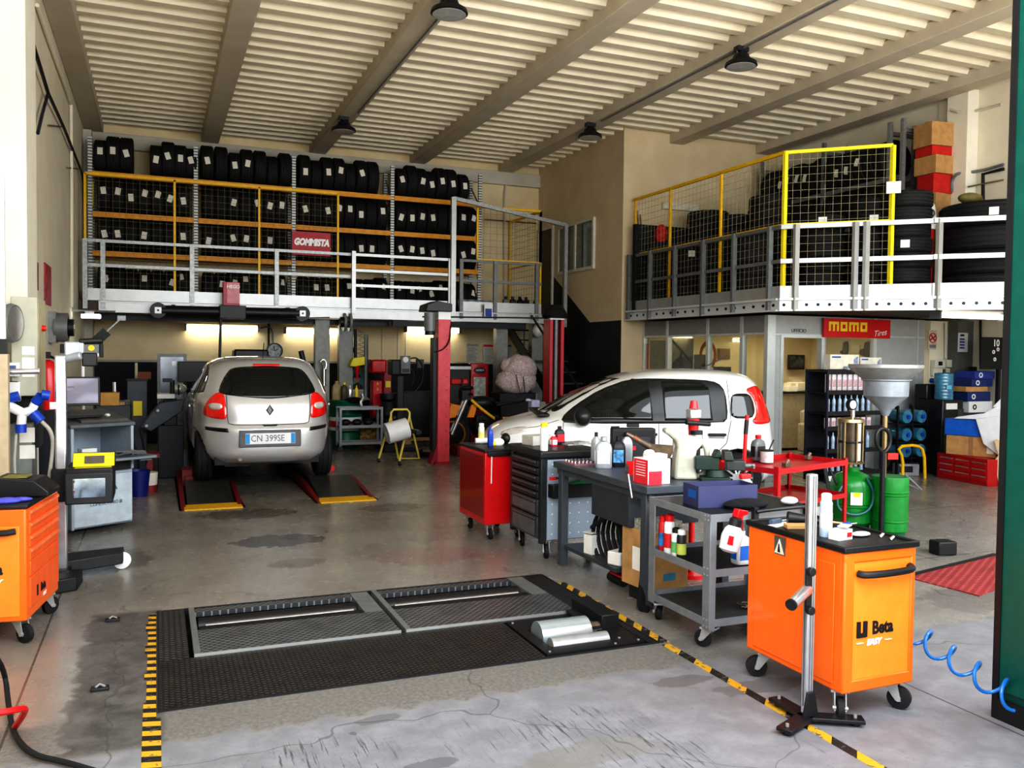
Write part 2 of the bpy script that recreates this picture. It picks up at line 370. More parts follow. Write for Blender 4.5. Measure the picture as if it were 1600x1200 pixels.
# corrugated ceiling, ribs run across the hall
prof = []; y = 2.5; pit = .33
while y < YB:
    prof += [(y, 5.68), (y+.12, 5.68), (y+.17, 5.77), (y+.29, 5.77)]
    y += pit
cb = MB()
A = [cb.bm.verts.new((XL, a, z)) for a, z in prof]; B = [cb.bm.verts.new((XR, a, z)) for a, z in prof]
for i in range(len(prof)-1): cb.bm.faces.new((A[i], A[i+1], B[i+1], B[i]))
struct(cb.build('ceiling', ceil_m, smooth=False))
struct(MB().bx(XL-.2, XR+.2, 2.4, YB+.2, 5.9, 6.0).build('ceiling_deck', ceil_m))
for i, bxc in enumerate((-1.0, .93, 2.9, 4.9, 6.83, 8.72, 10.62)):
    y1 = YB if bxc < 7.5 else 13.36
    struct(MB().bx(bxc-.15, bxc+.15, 2.7, y1, 5.54, 5.74).build('ceiling_beam', beam_m, bevel=.012))
# narrow conduit strip under two beams and the mounted lamps
def bay_lamp(px, py, label):
    p = P(px, py, z=5.36)
    t = thing('high_bay_lamp', label, 'lamp', (p.x, p.y, 5.31), group='high bay lamps under the roof beams')
    MB().lathe([(.05,.16),(.09,.14),(.11,.09),(.19,.04),(.20,.0),(.185,-.01)], n=28).build('lamp_shade', black, t)
    MB().lathe([(.001,-.004),(.18,-.004),(.18,-.014),(.001,-.02)], n=28).build('diffuser', M('lamp_lens', (.42,.42,.41), .2), t)
    MB().cyl((0,0,.14), (0,0,.20), .035).box((0,0,.205), (.16,.10,.06)).build('driver_box', dark, t)
    MB().tube([(-.05,0,.12),(-.07,0,.19),(-.03,0,.23)], .008).build('bracket', galvd, t)
bay_lamp(702, 14, 'black round bay lamp under the third roof beam, nearest the gate')
bay_lamp(537, 200, 'black round bay lamp under the third beam above the tyre rack')
bay_lamp(1158, 97, 'black round bay lamp under the fifth beam above the white car')
bay_lamp(922, 210, 'black round bay lamp beside the upstairs room with sliding window')
def pipe(name, label, cat, pts, r, mat, smooth=2): return tag(MB().tube(pts, r, 8, smooth).build(name, mat), label, cat)
pipe('conduit_pipe', 'thin grey conduit running along the third roof beam', 'pipe', [(2.98,8.3,5.52),(2.98,13.7,5.52)], .012, galvd, 0)
pipe('conduit_pipe', 'thin grey conduit running along the fifth roof beam', 'pipe', [(6.72,7.0,5.52),(6.72,12.5,5.52)], .012, galvd, 0)
# left wall pipes and hoses
pl = lambda px, py, x: P(px, py, x=x)
pipe('air_pipe', 'black air pipe slanting up the pale side wall', 'pipe', [pl(30,0,XL+.06), pl(52,70,XL+.06), pl(75,145,XL+.06), pl(100,200,XL+.05), pl(128,270,XL+.05), (XL+.05,16.4,4.3)], .02, black, 0)
pipe('air_pipe', 'short black pipe branching down the side wall to the pillar', 'pipe', [pl(75,146,XL+.055), pl(66,178,XL+.055), pl(59,208,XL+.055)], .018, navy, 0)
pipe('conduit_pipe', 'white conduit running under the first beam beside the wall', 'pipe', [pl(58,8,XL+.03), pl(75,60,XL+.03), pl(100,130,XL+.03), pl(111,163,XL+.03), pl(112,300,XL+.03), pl(112,480,XL+.03)], .022, wl, 0)
for (a, b) in (((75,196),(100,198)), ((104,262),(124,264))):
    tag(MB().cyl(pl(a[0],a[1],XL+.01), Vector(pl(b[0],b[1],XL+.05)), .009, n=6).build('pipe_bracket', rust), 'thin steel bracket holding the black air pipe, the %s one' % ('upper' if a[1] < 200 else 'lower'), 'bracket')
# back wall conduits
pipe('conduit_pipe', 'grey conduit climbing the back wall beside the end of the tyre rack', 'pipe', [P(795,272,y=16.93), P(789,295,y=16.93), P(788,330,y=16.95), P(788,480,y=16.95)], .02, trim_m, 1)
pipe('conduit_pipe', 'curved grey conduit above the third tyre bay', 'pipe', [P(450,247,y=16.9), P(560,256,y=16.9), P(600,260,y=16.9), P(607,268,y=16.9), P(600,277,y=16.9), P(599,300,y=16.9)], .018, trim_m, 1)
pipe('conduit_pipe', 'brown horizontal pipe on the back wall behind the yellow mesh', 'pipe', [P(757,343,y=16.95), P(838,349,y=16.95)], .014, rust, 0)
# upstairs room: window and door opening on the stair side
w = thing('window_1', 'white two-pane sliding window of the upstairs room', 'window', (7.63, 15.15, 3.83)); w['kind'] = 'structure'
fw_ = MB()
for (y0, y1, z0, z1) in ((-.78,.78,.42,.47), (-.78,.78,-.5,-.44), (-.78,-.72,-.5,.47), (.72,.78,-.5,.47), (-.03,.03,-.5,.47)): fw_.bx(-.05, 0, y0, y1, z0, z1)
fw_.build('window_frame', M('white_frame', (.62,.60,.52), .5), w)
MB().bx(-.025, -.005, -.73, -.02, -.45, .43).build('pane', glass_m, w); MB().bx(-.03, -.01, .02, .73, -.45, .43).build('pane', glass_m, w)
dr = thing('door_1', 'dark doorway at the head of the stairs', 'door', (7.63, 16.55, 2.5)); dr['kind'] = 'structure'
MB().bx(-.03, 0, -.33, .33, 0, 1.83).build('opening_shade', M('door_shadow', (.10,.085,.05), .6), dr)  # flat dark sheet stands in for the shade of the open doorway
MB().bx(-.05, .0, -.38, -.33, 0, 1.88).bx(-.05, .0, .33, .38, 0, 1.88).bx(-.05, 0, -.38, .38, 1.83, 1.88).build('door_frame', M('white_frame'), dr)
# open green folding gate leaf at the entrance
g = thing('door_2', 'tall dark green steel gate leaf folded open at the entrance', 'gate', (3.69, 2.83, 0)); g['kind'] = 'structure'
MB().bx(.0, .09, -.75, 0, .06, 4.3).build('gate_leaf', M('gate_green', (.0,.060,.045), .45, var=.15), g)
MB().bx(-.012, .0, -.74, -.02, .14, 4.2).build('gate_panel', M('gate_green2', (.0,.085,.065), .4, var=.1), g)
MB().bx(-.02, .11, -.02, .012, .02, 4.3).bx(-.02, .11, -.75, .012, .0, .10).build('rubber_seal', black, g)
# ================================================================ mezzanines
MY = 15.3; DZ = 2.5
def toz(px, py, Y=MY): return P(px, py, y=Y).z
def tox(px, py, Y=MY): return P(px, py, y=Y).x
xm0 = XL; xm1 = 7.05
struct(MB().bx(xm0, xm1, MY+.02, YB, 2.34, DZ).build('floor_mezzanine', M('deck_board', (.10,.075,.055), .7)))
o = MB().bx(xm0+.3, xm1, MY-.04, MY+.02, 2.31, 2.49).bx(xm0+.3, xm1, MY-.07, MY-.04, 2.31, 2.33).bx(xm0+.3, xm1, MY-.07, MY-.04, 2.47, 2.49).build('mezzanine_edge_beam', galv_b); o['kind'] = 'structure'
o = MB().bx(4.0, xm1-.4, MY+.05, MY+.15, 2.20, 2.3).bx(xm0+.2, 4.0, MY+.3, MY+.42, 2.20, 2.3).build('mezzanine_joist', dark); o['kind'] = 'structure'
for px, l in ((503,'grey steel column holding the deck beside the silver car'), (540,'grey steel column rising behind the green oil drum'), (783,'grey steel column beside the bundle of checked cloth'), (838,'grey steel column at the foot of the stairs')):
    cyy = 16.0 if px == 540 else 15.5; X = tox(px, 560, cyy+.05); hw = .13 if px < 600 else .12
    tag(MB().bx(X-hw, X+hw, cyy, cyy+.18, 0, 2.3).bx(X-hw-.02, X+hw+.02, cyy-.02, cyy+.20, 0, .02).build('steel_column', M('column_grey', (.26,.265,.25), .5, .2), bevel=.006), l, 'column')
# guard railing of the long mezzanine
def rails(name, label, segs, posts, rails_z, toe, mat, t=.045, dirv=None):
    r = thing(name, label, 'railing', (0,0,0))
    for a, b in segs:
        a = Vector(a); b = Vector(b)
        for z in rails_z: MB().bar((a.x,a.y,z), (b.x,b.y,z), t, t*1.1).build('rail', mat, r)
        if toe: MB().bar((a.x,a.y,(toe[0]+toe[1])/2), (b.x,b.y,(toe[0]+toe[1])/2), .015, toe[1]-toe[0]).build('toe_board', galv_b, r)
    for x, y, z0, z1 in posts: MB().bx(x-.035, x+.035, y-.02, y+.03, z0, z1).build('post', mat, r)
    return r
zt = toz(300,384); zm = toz(300,421)
rails('guard_railing', 'long galvanised guard railing in front of the yellow mesh and tyre rack', [((tox(133,420),MY,0), (tox(552,420),MY,0))],
      [(tox(px,420), MY-.03, 2.36, zt+.02) for px in (133,161,300,432)], (zt, zm), (2.5,2.69), galv)
gx0 = tox(551,440); gx1 = tox(704,440)
rails('loading_gate', 'bright galvanised loading gate section with three bars beside the stair frame', [((gx0,MY-.06,0),(gx1,MY-.06,0))],
      [(gx0, MY-.09, 2.4, toz(551,393)), (gx1-.04, MY-.09, 2.4, toz(700,405))], (toz(620,402), toz(620,426), toz(620,449)), (2.5,2.68), galv_b)
hx0 = tox(718,440); hx1 = tox(846,440)
rails('guard_railing', 'short galvanised railing behind the buckets at the stair end', [((hx0,MY,0),(hx1,MY,0))], [(tox(px,440), MY-.03, 2.36, toz(780,410)+.02) for px in (720,773,838)], (toz(780,410), toz(780,441)), (2.5,2.69), galvd)
# tall stair-head frame
f = thing('stair_head_frame', 'tall galvanised frame with a slanting top bar at the head of the stairs', 'frame', (0,0,0))
ax = tox(708,400,MY-.12); bx_ = tox(883,430,MY-.12)
za = toz(708,308,MY-.12); zb_ = toz(883,350,MY-.12)
MB().bx(ax-.045, ax+.045, MY-.16, MY-.08, 2.3, za).build('post', galv_b, f); MB().bx(bx_-.035, bx_+.035, MY-.16, MY-.08, 2.25, zb_).build('post', galv, f)
MB().bar((ax, MY-.12, za-.02), (bx_, MY-.12, zb_-.02), .06, .07).build('top_bar', galv, f)
# yellow mesh fences
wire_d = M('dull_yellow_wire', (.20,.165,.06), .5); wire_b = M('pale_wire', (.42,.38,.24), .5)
def fence(name, label, a, b, z0, z1, posts, midz, pw=.035, group=None, down=None, step=.1, fr=yellow):
    a = Vector((a[0],a[1],0)); b = Vector((b[0],b[1],0)); L = (b-a).length; d = (b-a)/L; up = Vector((0,0,1))
    t = thing(name, label, 'mesh fence', (0,0,0), group=group)
    MB().bar(a+up*z1, b+up*z1, .035, .045).build('top_rail', fr, t)
    if midz: MB().bar(a+up*midz, b+up*midz, .02, .025).build('middle_rail', fr, t)
    for s in posts:
        p = a.lerp(b, s); MB().bar(p+up*(down if down else z0), p+up*z1, pw).build('post', fr, t)
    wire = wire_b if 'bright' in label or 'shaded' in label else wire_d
    wm_ = MB(); n = int(L/step)
    for i in range(1, n): p = a+d*(L*i/n); wm_.bar(p+up*z0, p+up*z1, .0034)
    k = int((z1-z0)/step)
    for i in range(1, k): z = z0+(z1-z0)*i/k; wm_.bar(a+up*z, b+up*z, .0034)
    o = wm_.build('wire_mesh', wire, t, smooth=False)
    return t
FY = MY+.06
fx0 = tox(133,350,FY); fx1 = tox(528,350,FY); L = fx1-fx0
fence('mesh_fence', 'long yellow mesh fence in front of the first three tyre bays', (fx0,FY), (fx1,FY), 2.55, toz(300,284,FY), [0, (tox(273,350,FY)-fx0)/L, (tox(405,350,FY)-fx0)/L, 1], toz(300,383,FY))
fence('mesh_fence', 'short yellow mesh panel facing the stairs at the rack end', (tox(746,350,FY),FY), (tox(845,350,FY),FY), toz(800,408,FY), toz(800,327,FY), [0,1], toz(800,408,FY), step=.12)
fence('mesh_fence', 'yellow mesh panel standing crosswise by the upstairs doorway', (tox(845,350,FY),FY), (tox(845,350,FY)-.02,16.9), 2.55, toz(800,327,FY), [0,1], toz(800,408,FY), step=.12)
# pallet-style tyre rack
RY = 16.15; RD = .52
ux = [P(px, 300, y=RY).x for px in (141,306,459,613,750)]
bz = [P(458, 297, y=RY).z, P(458, 355, y=RY).z, P(458, 411, y=RY).z]
upright_m = NT('perforated_upright'); k = upright_m; p_, X_, Y_, Z_ = k.pos()
k.l(k.mix(k.math('GREATER_THAN', k.math('SINE', k.math('MULTIPLY', Z_, 125)), .3), (.62,.62,.60), (.10,.10,.10)), k.b.inputs['Base Color']); k.b.inputs['Metallic'].default_value = .3; k.b.inputs['Roughness'].default_value = .5
upm = upright_m.m
r = thing('tyre_rack', 'long four-bay rack with orange beams full of tyres on the back mezzanine', 'rack', (0,0,0))
ztops = [5.15, 5.15, 5.2, 5.18, 5.2]
for i, x in enumerate(ux):
    MB().bx(x-.035, x+.035, RY-.02, RY+.03, DZ, bz[0]+.62).build('upright', upm, r)
    MB().bx(x-.035, x+.035, RY+RD, RY+RD+.05, DZ, bz[0]+.58).build('upright', upm, r)
    b_ = MB()
    for q in range(5): b_.bar((x, RY, DZ+.2+q*.48), (x, RY+RD, DZ+.2+(q+1)*.48), .02)
    b_.build('brace', galvd, r)
for i in range(4):
    for z in bz:
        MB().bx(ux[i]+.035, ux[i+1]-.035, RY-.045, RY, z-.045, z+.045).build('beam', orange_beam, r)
        MB().bx(ux[i]+.035, ux[i+1]-.035, RY+RD, RY+RD+.045, z-.045, z+.045).build('beam', M('shaded_orange_beam', (.35,.16,.02), .6), r)  # rear beams: shade put into a darker orange
# ---------------------------------------------------------------- tyres
def tyre_bm(R, W, axis='x'):
    b = R*.62; w = W/2
    pr = [(b,-w*.75), (b*1.05,-w*.92), (R*.86,-w), (R*.95,-w*.93), (R,-w*.72)]
    for q in (-.42, 0, .42): pr += [(R,(q-.07)*W), (R-.012,(q-.06)*W), (R-.012,(q+.06)*W), (R,(q+.07)*W)] if abs(q) < .4 else []
    for q in (-.25, .25): pass
    pr = pr[:5] + [(R,-.26*W), (R-.01,-.25*W), (R-.01,-.20*W), (R,-.19*W), (R,-.03*W), (R-.01,-.025*W), (R-.01,.025*W), (R,.03*W), (R,.19*W), (R-.01,.20*W), (R-.01,.25*W), (R,.26*W)]
    pr += [(R,w*.72), (R*.95,w*.93), (R*.86,w), (b*1.05,w*.92), (b,w*.75), (b*.97,0)]
    m = {'x': Matrix.Rotation(PI/2, 3, 'Y'), 'y': Matrix.Rotation(PI/2, 3, 'X'), 'z': None}[axis]
    return MB().lathe(pr, n=36, m=m, close=True)
def sticker_bm(R, w=.085, h=.125):
    mb = MB(); A = []; n = 5
    for i in range(n+1):
        a = (i/n-.5)*h/R
        A.append((mb.bm.verts.new((-w/2, -(R+.003)*math.cos(a), (R+.003)*math.sin(a))), mb.bm.verts.new((w/2, -(R+.003)*math.cos(a), (R+.003)*math.sin(a)))))
    for i in range(n): mb.bm.faces.new((A[i][0], A[i][1], A[i+1][1], A[i+1][0]))
    return mb
lab_m = NT('tyre_label_print'); k = lab_m; tc = k.n('ShaderNodeTexCoord'); wv = k.n('ShaderNodeTexWave'); wv.bands_direction = 'Z'; wv.inputs['Scale'].default_value = 16; k.l(tc.outputs['Object'], wv.inputs['Vector'])
k.l(k.mix(k.math('MULTIPLY', k.math('GREATER_THAN', wv.outputs['Fac'], .78), .45), (.86,.82,.74), (.45,.43,.40)), k.b.inputs['Base Color']); k.b.inputs['Roughness'].default_value = .7
lab_m = lab_m.m
SIZES = [(.315,.205), (.295,.195), (.335,.215)]
PROTO = {}
def make_tyre(axis, R, W, loc, label, group, stick=None, tilt=0.0, rz=0.0):
    key = (axis, R, W)
    if key not in PROTO:
        PROTO[key] = (tyre_bm(R, W, axis).build('tyre', rubber), sticker_bm(R).build('sticker', lab_m))
        o, s = PROTO[key]
    else:
        o, s = PROTO[key]; o = o.copy(); COL.objects.link(o); s = None if stick is None else s.copy()
        if s: COL.objects.link(s)
    tag(o, label, 'tyre', group); o.location = loc; o.rotation_euler = (0, 0, rz)
    if stick is not None:
        if s is PROTO[key][1] and s.parent is not None: s = s.copy(); COL.objects.link(s)
        s.parent = o; s.rotation_euler = (-stick, 0, 0) if axis == 'x' else (0, 0, tilt)
        if axis == 'x': s.rotation_euler = (-stick, tilt, 0)
    elif s is not None:
        s.parent = o; s.rotation_euler = (-.1, 0, 0)
    return o
ORD = 'first second third fourth fifth sixth seventh eighth ninth tenth eleventh twelfth thirteenth fourteenth fifteenth sixteenth seventeenth eighteenth'.split()
shelfn = ['top shelf', 'second shelf', 'third shelf', 'bottom level']
top = [[(.05,.62),(.97,1.0)], None, None, None]
toprow = {0: [151,171,192,238,257,276,293], 1: [318,340,361,380,401,420,440], 2: [470,488,506,524,541,559,577], 3: [622,638,653,668,683,700,719]}
for i in range(4):
    for lv in range(4):
        zb = [bz[0], bz[1], bz[2], DZ][lv] + (.045 if lv < 3 else 0)
        xs_ = []
        if lv == 0: xs_ = [P(px, 270, y=RY+.1).x + .06 for px in toprow[i]]
        else:
            x = ux[i]+.15
            while x < ux[i+1]-.12: xs_.append(x); x += .208
            off = (ux[i+1]-.12 - xs_[-1]) * .4; xs_ = [v+off for v in xs_]
        for j, x in enumerate(xs_):
            R, W = SIZES[random.choice((0,0,2)) if lv == 3 else 0 if lv else 1]
            if lv == 0: R, W = SIZES[(0,2,2)[random.randrange(3)] if (i+j) % 3 else 1]
            st = random.uniform(-.12,.22) if random.random() < (.72 if lv < 2 else .5) else None
            if lv == 3 and st is not None: st = random.uniform(.2,.6)
            make_tyre('x', R, W, (x, RY+RD/2+random.uniform(-.015,.015), zb+R-.012), 'black tyre, %s on the %s, %s bay of orange rack' % (ORD[j], shelfn[lv], ORD[i]), 'tyres on the orange rack, %s' % shelfn[lv], st, random.uniform(-.35,.35))
# bottles and buckets on the deck by the railing end
for j, px in enumerate((722,735,748,760)):
    p = P(px, 474, y=15.9)
    t = thing('white_bucket', 'small translucent bucket with grey lid, %s behind the stair-end railing' % ORD[j], 'bucket', (p.x, 15.9, DZ), group='buckets behind the stair-end railing')
    MB().lathe([(.07,0),(.09,.22)], n=18).build('tub', white, t); MB().lathe([(.098,.22),(.098,.25),(.09,.265),(.001,.265)], n=18).build('lid', M('bucket_lid', (.30,.32,.34), .5), t)
for j, px in enumerate((790,801,812,822,838)):
    p = P(px, 477, y=15.9)
    t = thing('oil_bottle', 'dark oil bottle with white label, %s beyond the railing posts' % ORD[j], 'bottle', (p.x, 15.9, DZ), group='oil bottles at the mezzanine end')
    MB().box((0,0,.15), (.12,.09,.30)).build('bottle_body', galvd if j == 0 else black, t, bevel=.02); MB().cyl((0,0,.30), (0,0,.36), .03).build('cap', black, t); MB().box((0,-.047,.14), (.09,.004,.14)).build('label', white, t)
# shop sign on the fence
p0 = P(456,361,y=FY-.03); p1 = P(516,401,y=FY-.03)
t = thing('shop_sign', 'red GOMMISTA board hanging on the yellow mesh', 'sign', ((p0.x+p1.x)/2, FY-.05, (p0.z+p1.z)/2))
w_, h_ = p1.x-p0.x, p0.z-p1.z
MB().box((0,0,0), (w_,.02,h_)).build('board', M('sign_red', (.42,.02,.035), .5, var=.15), t)
text('GOMMISTA', .155, (0,-.013,.02), txt_white, t, shear=.22, off=.011, sx=.76)
tag(MB().pxb(352,380,480,498,MY-.1,.02).build('price_card', paper), 'x', 'card') if False else None
# framed notice on the rail end
p = P(763, 486, y=MY-.11); t = thing('notice_card', 'white and blue notice card hanging on the railing beside the red post', 'notice', (p.x, MY-.115, p.z))
MB().box((0,0,0), (.17,.012,.26)).build('card', white, t); MB().box((0,-.008,-.03), (.13,.004,.15)).build('print', txt_blue, t)

# ---------------------------------------------------------------- the office mezzanine on the other side
EX = 7.72; cy = P(1218, 486.5, x=EX).y; dvec = Vector((.73,-.683,0)).normalized()
c0 = Vector((EX, 13.3, 0)); c1 = Vector((EX, cy, 0)); c2 = c1 + dvec*((XR-EX)/dvec.x)
z_b = P(1218, 486.5, x=EX).z; RZ = z_b + .17
poly = [(EX+.02, 13.35), (EX+.02, cy+.01), (c2.x, c2.y+.02), (XR, 13.35)]
struct(MB().prism(poly, 'z', z_b+.02, RZ).build('floor_office_mezzanine', M('deck_board')))
perf = NT('perforated_channel'); k = perf; p_, X_, Y_, Z_ = k.pos()
u = k.math('ADD', k.math('MULTIPLY', X_, .73), k.math('MULTIPLY', Y_, -.683)); du = k.math('SUBTRACT', k.math('FRACT', k.math('MULTIPLY', u, 7.0)), .5)
dz = k.math('MULTIPLY', k.math('SUBTRACT', Z_, z_b+.085), 7.0); dd = k.math('ADD', k.math('MULTIPLY', du, du), k.math('MULTIPLY', dz, dz))
k.l(k.mix(k.math('LESS_THAN', dd, .022), (.72,.74,.75), (.01,.01,.01)), k.b.inputs['Base Color']); k.b.inputs['Roughness'].default_value = .4; k.b.inputs['Metallic'].default_value = .35
perf = perf.m
for nm, a, b in (('side', c0, c1), ('front', c1, c2)):
    mb = MB(); dd_ = (b-a).normalized(); nrm = Vector((dd_.y, -dd_.x, 0));
    if nrm.y > 0 or (abs(nrm.y) < .01 and nrm.x > 0): nrm = -nrm
    for zz, hh, o_ in ((z_b+.085,.13,.0), (z_b+.01,.02,.03), (z_b+.16,.03,.03)): mb.bar(a+nrm*o_+Vector((0,0,zz)), b+nrm*o_+Vector((0,0,zz)), .02 if hh > .1 else .07, hh)
    o = mb.build('mezzanine_edge_channel', perf); o['kind'] = 'structure'
zt2 = P(1215,356,x=EX).z; zm2 = P(1215,409,x=EX).z; toe2 = (RZ+.01, RZ+.17)
pys = [P(px, 440, x=EX).y for px in (982,1018,1057,1101,1149,1205)]
rails('guard_railing', 'shaded grey guard railing above the glazed office partition', [(c0,c1)], [(EX-.03, min(y,13.2), z_b, zt2+.03) for y in pys], (zt2, zm2), toe2, galvd)  # darker grey carries the shade on this side of the railing
def ondiag(px):
    lo, hi = 0.0, 5.0
    for _ in range(40):
        m_ = (lo+hi)/2; q = c1+dvec*m_ - CAM; v = RM.transposed() @ q; x = 800+F_PX*v.x/v.z
        if x < px: lo = m_
        else: hi = m_
    return c1+dvec*lo
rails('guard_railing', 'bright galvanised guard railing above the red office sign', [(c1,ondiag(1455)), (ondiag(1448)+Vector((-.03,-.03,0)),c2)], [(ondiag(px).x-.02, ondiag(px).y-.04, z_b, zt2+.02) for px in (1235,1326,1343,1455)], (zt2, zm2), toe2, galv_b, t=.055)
ztf = P(1220,238,x=EX).z; zmf = P(1220,350,x=EX).z; off = Vector((.07,.03,0))
ya = 13.25; Ls = ya-(cy+.03)
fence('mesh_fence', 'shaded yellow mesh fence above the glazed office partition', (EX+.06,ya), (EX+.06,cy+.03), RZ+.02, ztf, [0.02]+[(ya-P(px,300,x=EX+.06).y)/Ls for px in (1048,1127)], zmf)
fence('mesh_fence', 'bright yellow mesh fence panel above the red office sign', (EX+.07,cy+.03), tuple((ondiag(1384)+Vector((.04,.06,0)))[:2]), RZ+.02, ztf, [0.0,1.0], zmf, pw=.05, fr=yellow_b)  # brighter yellow carries the daylight falling on this front panel
# racks and tyres inside the office mezzanine
rk = thing('tyre_rack', 'shaded steel tyre rack against the side wall above the office', 'rack', (0,0,0))
for y in (9.75,10.0,11.4,13.0):
    for x in (10.35,10.85): MB().bx(x-.03, x+.03, y-.03, y+.03, RZ, 5.3).build('upright', galvd if y > 10.5 else galv, rk)
    MB().bx(10.35,10.85,y-.02,y+.02,5.1,5.16).bx(10.35,10.85,y-.02,y+.02,3.7,3.78).build('brace', galvd, rk)
lv_ = [RZ, RZ+.66, RZ+1.32, RZ+1.98]
for z in lv_[1:]:
    MB().bx(10.33,10.37,9.75,13.0,z-.07,z).build('beam', galvd, rk); MB().bx(10.83,10.87,9.75,13.0,z-.07,z).build('beam', galvd, rk)
for li, z in enumerate(lv_):
    y = 12.85; j = 0
    while y > 10.1:
        if abs(y-11.4) < .14: y = 11.25
        R, W = SIZES[random.choice((0,0,2))]
        o = make_tyre('x', R, W, (10.6, y, z+R-.01), 'black tyre, %s from far end, %s of steel rack above office' % (ORD[j], ('bottom level','first shelf','second shelf','highest shelf')[li]), 'tyres on the steel rack above the office', random.uniform(-.2,.3) if li in (1,3) and random.random() < .6 else None, 0.2, rz=-PI/2)
        y -= .212; j += 1
def stack(x, y, n, R, W, where, skip=0, tagidx=None, z0=None):
    for i in range(n):
        z = (z0 or RZ)+W/2+i*W*.97
        o = make_tyre('z', R, W, (x+random.uniform(-.012,.012), y+random.uniform(-.012,.012), z), 'black tyre, %s in the stack %s' % ('topmost' if i == n-1 else ORD[i]+' up', where), 'tyres stacked '+where)
        for c in list(o.children): bpy.data.objects.remove(c)
        if i == tagidx:
            v = Vector((-x,-y,0)).normalized(); q = Vector((x,y,z))+v*(R+.004)
            s = MB().box((0,0,0), (.006,.11,.10)).build('sticker', paper, o); s.location = v*(R+.002); s.rotation_euler = (0,0,math.atan2(v.y,v.x))
for px, X_, n, R, nm in ((1026,8.14,6,.27,'beside the leaning poles'), (1080,8.16,5,.30,'low behind the first yellow post'), (1122,8.16,5,.31,'in front of the tallest stack'), (1176,8.16,5,.31,'by the inner corner post'), (1105,9.0,9,.36,'tallest behind the shaded yellow mesh'), (1152,9.0,8,.32,'between the tallest stack and the steel rack'), (1200,9.0,9,.32,'rising beside the corner of the mesh')):
    Yq = min(P(px,400,x=X_).y, 12.95); stack(X_, Yq, n, R, .2, nm, tagidx=4 if px in (1080,1105) else None)
for s_, n, R, nm in ((1268,6,.30,'nearest inside the bright mesh'), (1352,7,.31,'at the outer end inside the bright mesh')):
    q = ondiag(s_)+Vector((.50,.46,0)); stack(q.x, q.y, n, R, .2, nm, tagidx=5)
q = ondiag(1408)+Vector((.33,.36,0)); stack(q.x, q.y, 7, .33, .205, 'just outside the bright mesh', tagidx=3)
q = ondiag(1535)+Vector((.75,.55,0)); stack(q.x, q.y, 4, .66, .32, 'of big wide tyres above the strip lamp', tagidx=3)
q2 = Vector((q.x, q.y, RZ+4*.32*.97+.02))
for j, (dx, sc) in enumerate(((-.38,1.0),(-.05,.8),(.32,1.2))):
    o = MB().ball((0,0,0), .16, 12, (1.1*sc,.8,.42)).build('cloth_bundle', M('olive_cloth', (.20,.17,.06), .9, var=.3, bump=.5)); o.location = (q2.x+dx*.75-.15, q2.y+.2+dx*.5, q2.z+.06)
    tag(o, 'olive cloth bundle, %s on top of the big wide tyres' % ORD[j], 'bundle', 'olive bundles on the big tyres')
# sack, cartons and oddments beside the pillar
q = ondiag(1452)+Vector((.45,.5,0)); zz = P(1455,345,y=q.y).z
t = thing('plastic_sack', 'white and red printed sack slumped between tyre stacks', 'sack', (q.x+.02, q.y+.15, RZ))
MB().lathe([(.15,.0),(.19,.3),(.19,.7),(.20,.95)], n=14).build('sack_bottom', M('sack_red', (.55,.02,.02), .6, bump=.4), t)
sk = MB().lathe([(.22,.95),(.25,1.08),(.20,1.28),(.06,1.45)], n=14).build('sack_top', M('sack_white', (.72,.70,.66), .6, bump=.5), t); text('D', .14, (-.15,-.215,1.14), txt_black, t, rz=-.6, off=.008); text('O', .14, (-.06,-.255,1.14), txt_black, t, rz=-.6, off=.008); t.scale = (.75,.75,1)
bxs = [(1437,440,400,.46,cardb,'brown carton at the bottom of the tall pile beside the pillar'), (1438,345,305,.5,cardb,'brown carton beneath the red one beside the pillar'), (1440,303,275,.4,M('red_card', (.55,.02,.015), .6),'red carton in the tall pile beside the pillar'), (1436,277,246,.48,cardb,'taped brown carton above the red one'), (1443,246,232,.4,M('red_card'),'narrow red carton near the pile top'), (1442,222,195,.45,cardb,'brown carton at the top of the pile beside the pillar')]
X0 = 10.65; zprev = RZ
for px, y0, y1, s_, m_, lb in bxs:
    Yp = 9.72; zt_ = P(px, y1, y=9.5).z
    if zt_-zprev < .05: zt_ = zprev+.2
    o = MB().box((0,0,(zt_-zprev)/2), (s_,s_*.8,zt_-zprev-.004)).build('carton', m_, bevel=.004); o.location = (X0+random.uniform(-.03,.03), 9.42+random.uniform(-.02,.02), zprev); o.rotation_euler = (0,0,random.uniform(-.1,.1)); zprev = zt_
    tag(o, lb, 'box', 'cartons piled beside the pillar')
p = P(1028,360,y=13.0)
tag(MB().box((p.x+.1, 13.05, RZ+.75), (1.1,.08,1.5)).build('rubber_sheet', rubber), 'dark ribbed rubber sheet standing behind the shaded mesh', 'sheet')
for j, a in enumerate(((988,332),(996,336))):
    zp = P(a[0], a[1], x=7.87).z; tag(MB().cyl((7.86+.03*j,13.25-.05*j,zp), (7.9+.03*j,13.02-.06*j,RZ), .015, n=6).build('metal_pole', rust), 'thin metal pole leaning behind the mesh corner, %s of two' % ORD[j], 'pole', 'poles leaning behind the mesh corner')
p = P(1013,345,x=8.14); tag(MB().ball((8.14,12.9,RZ+6*.1942+.17), .14, 12, (.8,.8,1.25)).build('plastic_bag', M('sack_red')), 'red plastic bag on a tyre stack before the dark rubber sheet', 'bag')
p = P(1060,323,y=13.3); tag(MB().box((p.x+.05,13.30,p.z), (.75,.07,.13)).build('radiator_panel', cream, bevel=.01), 'cream ribbed heater panel on the block wall behind the mesh', 'heater')
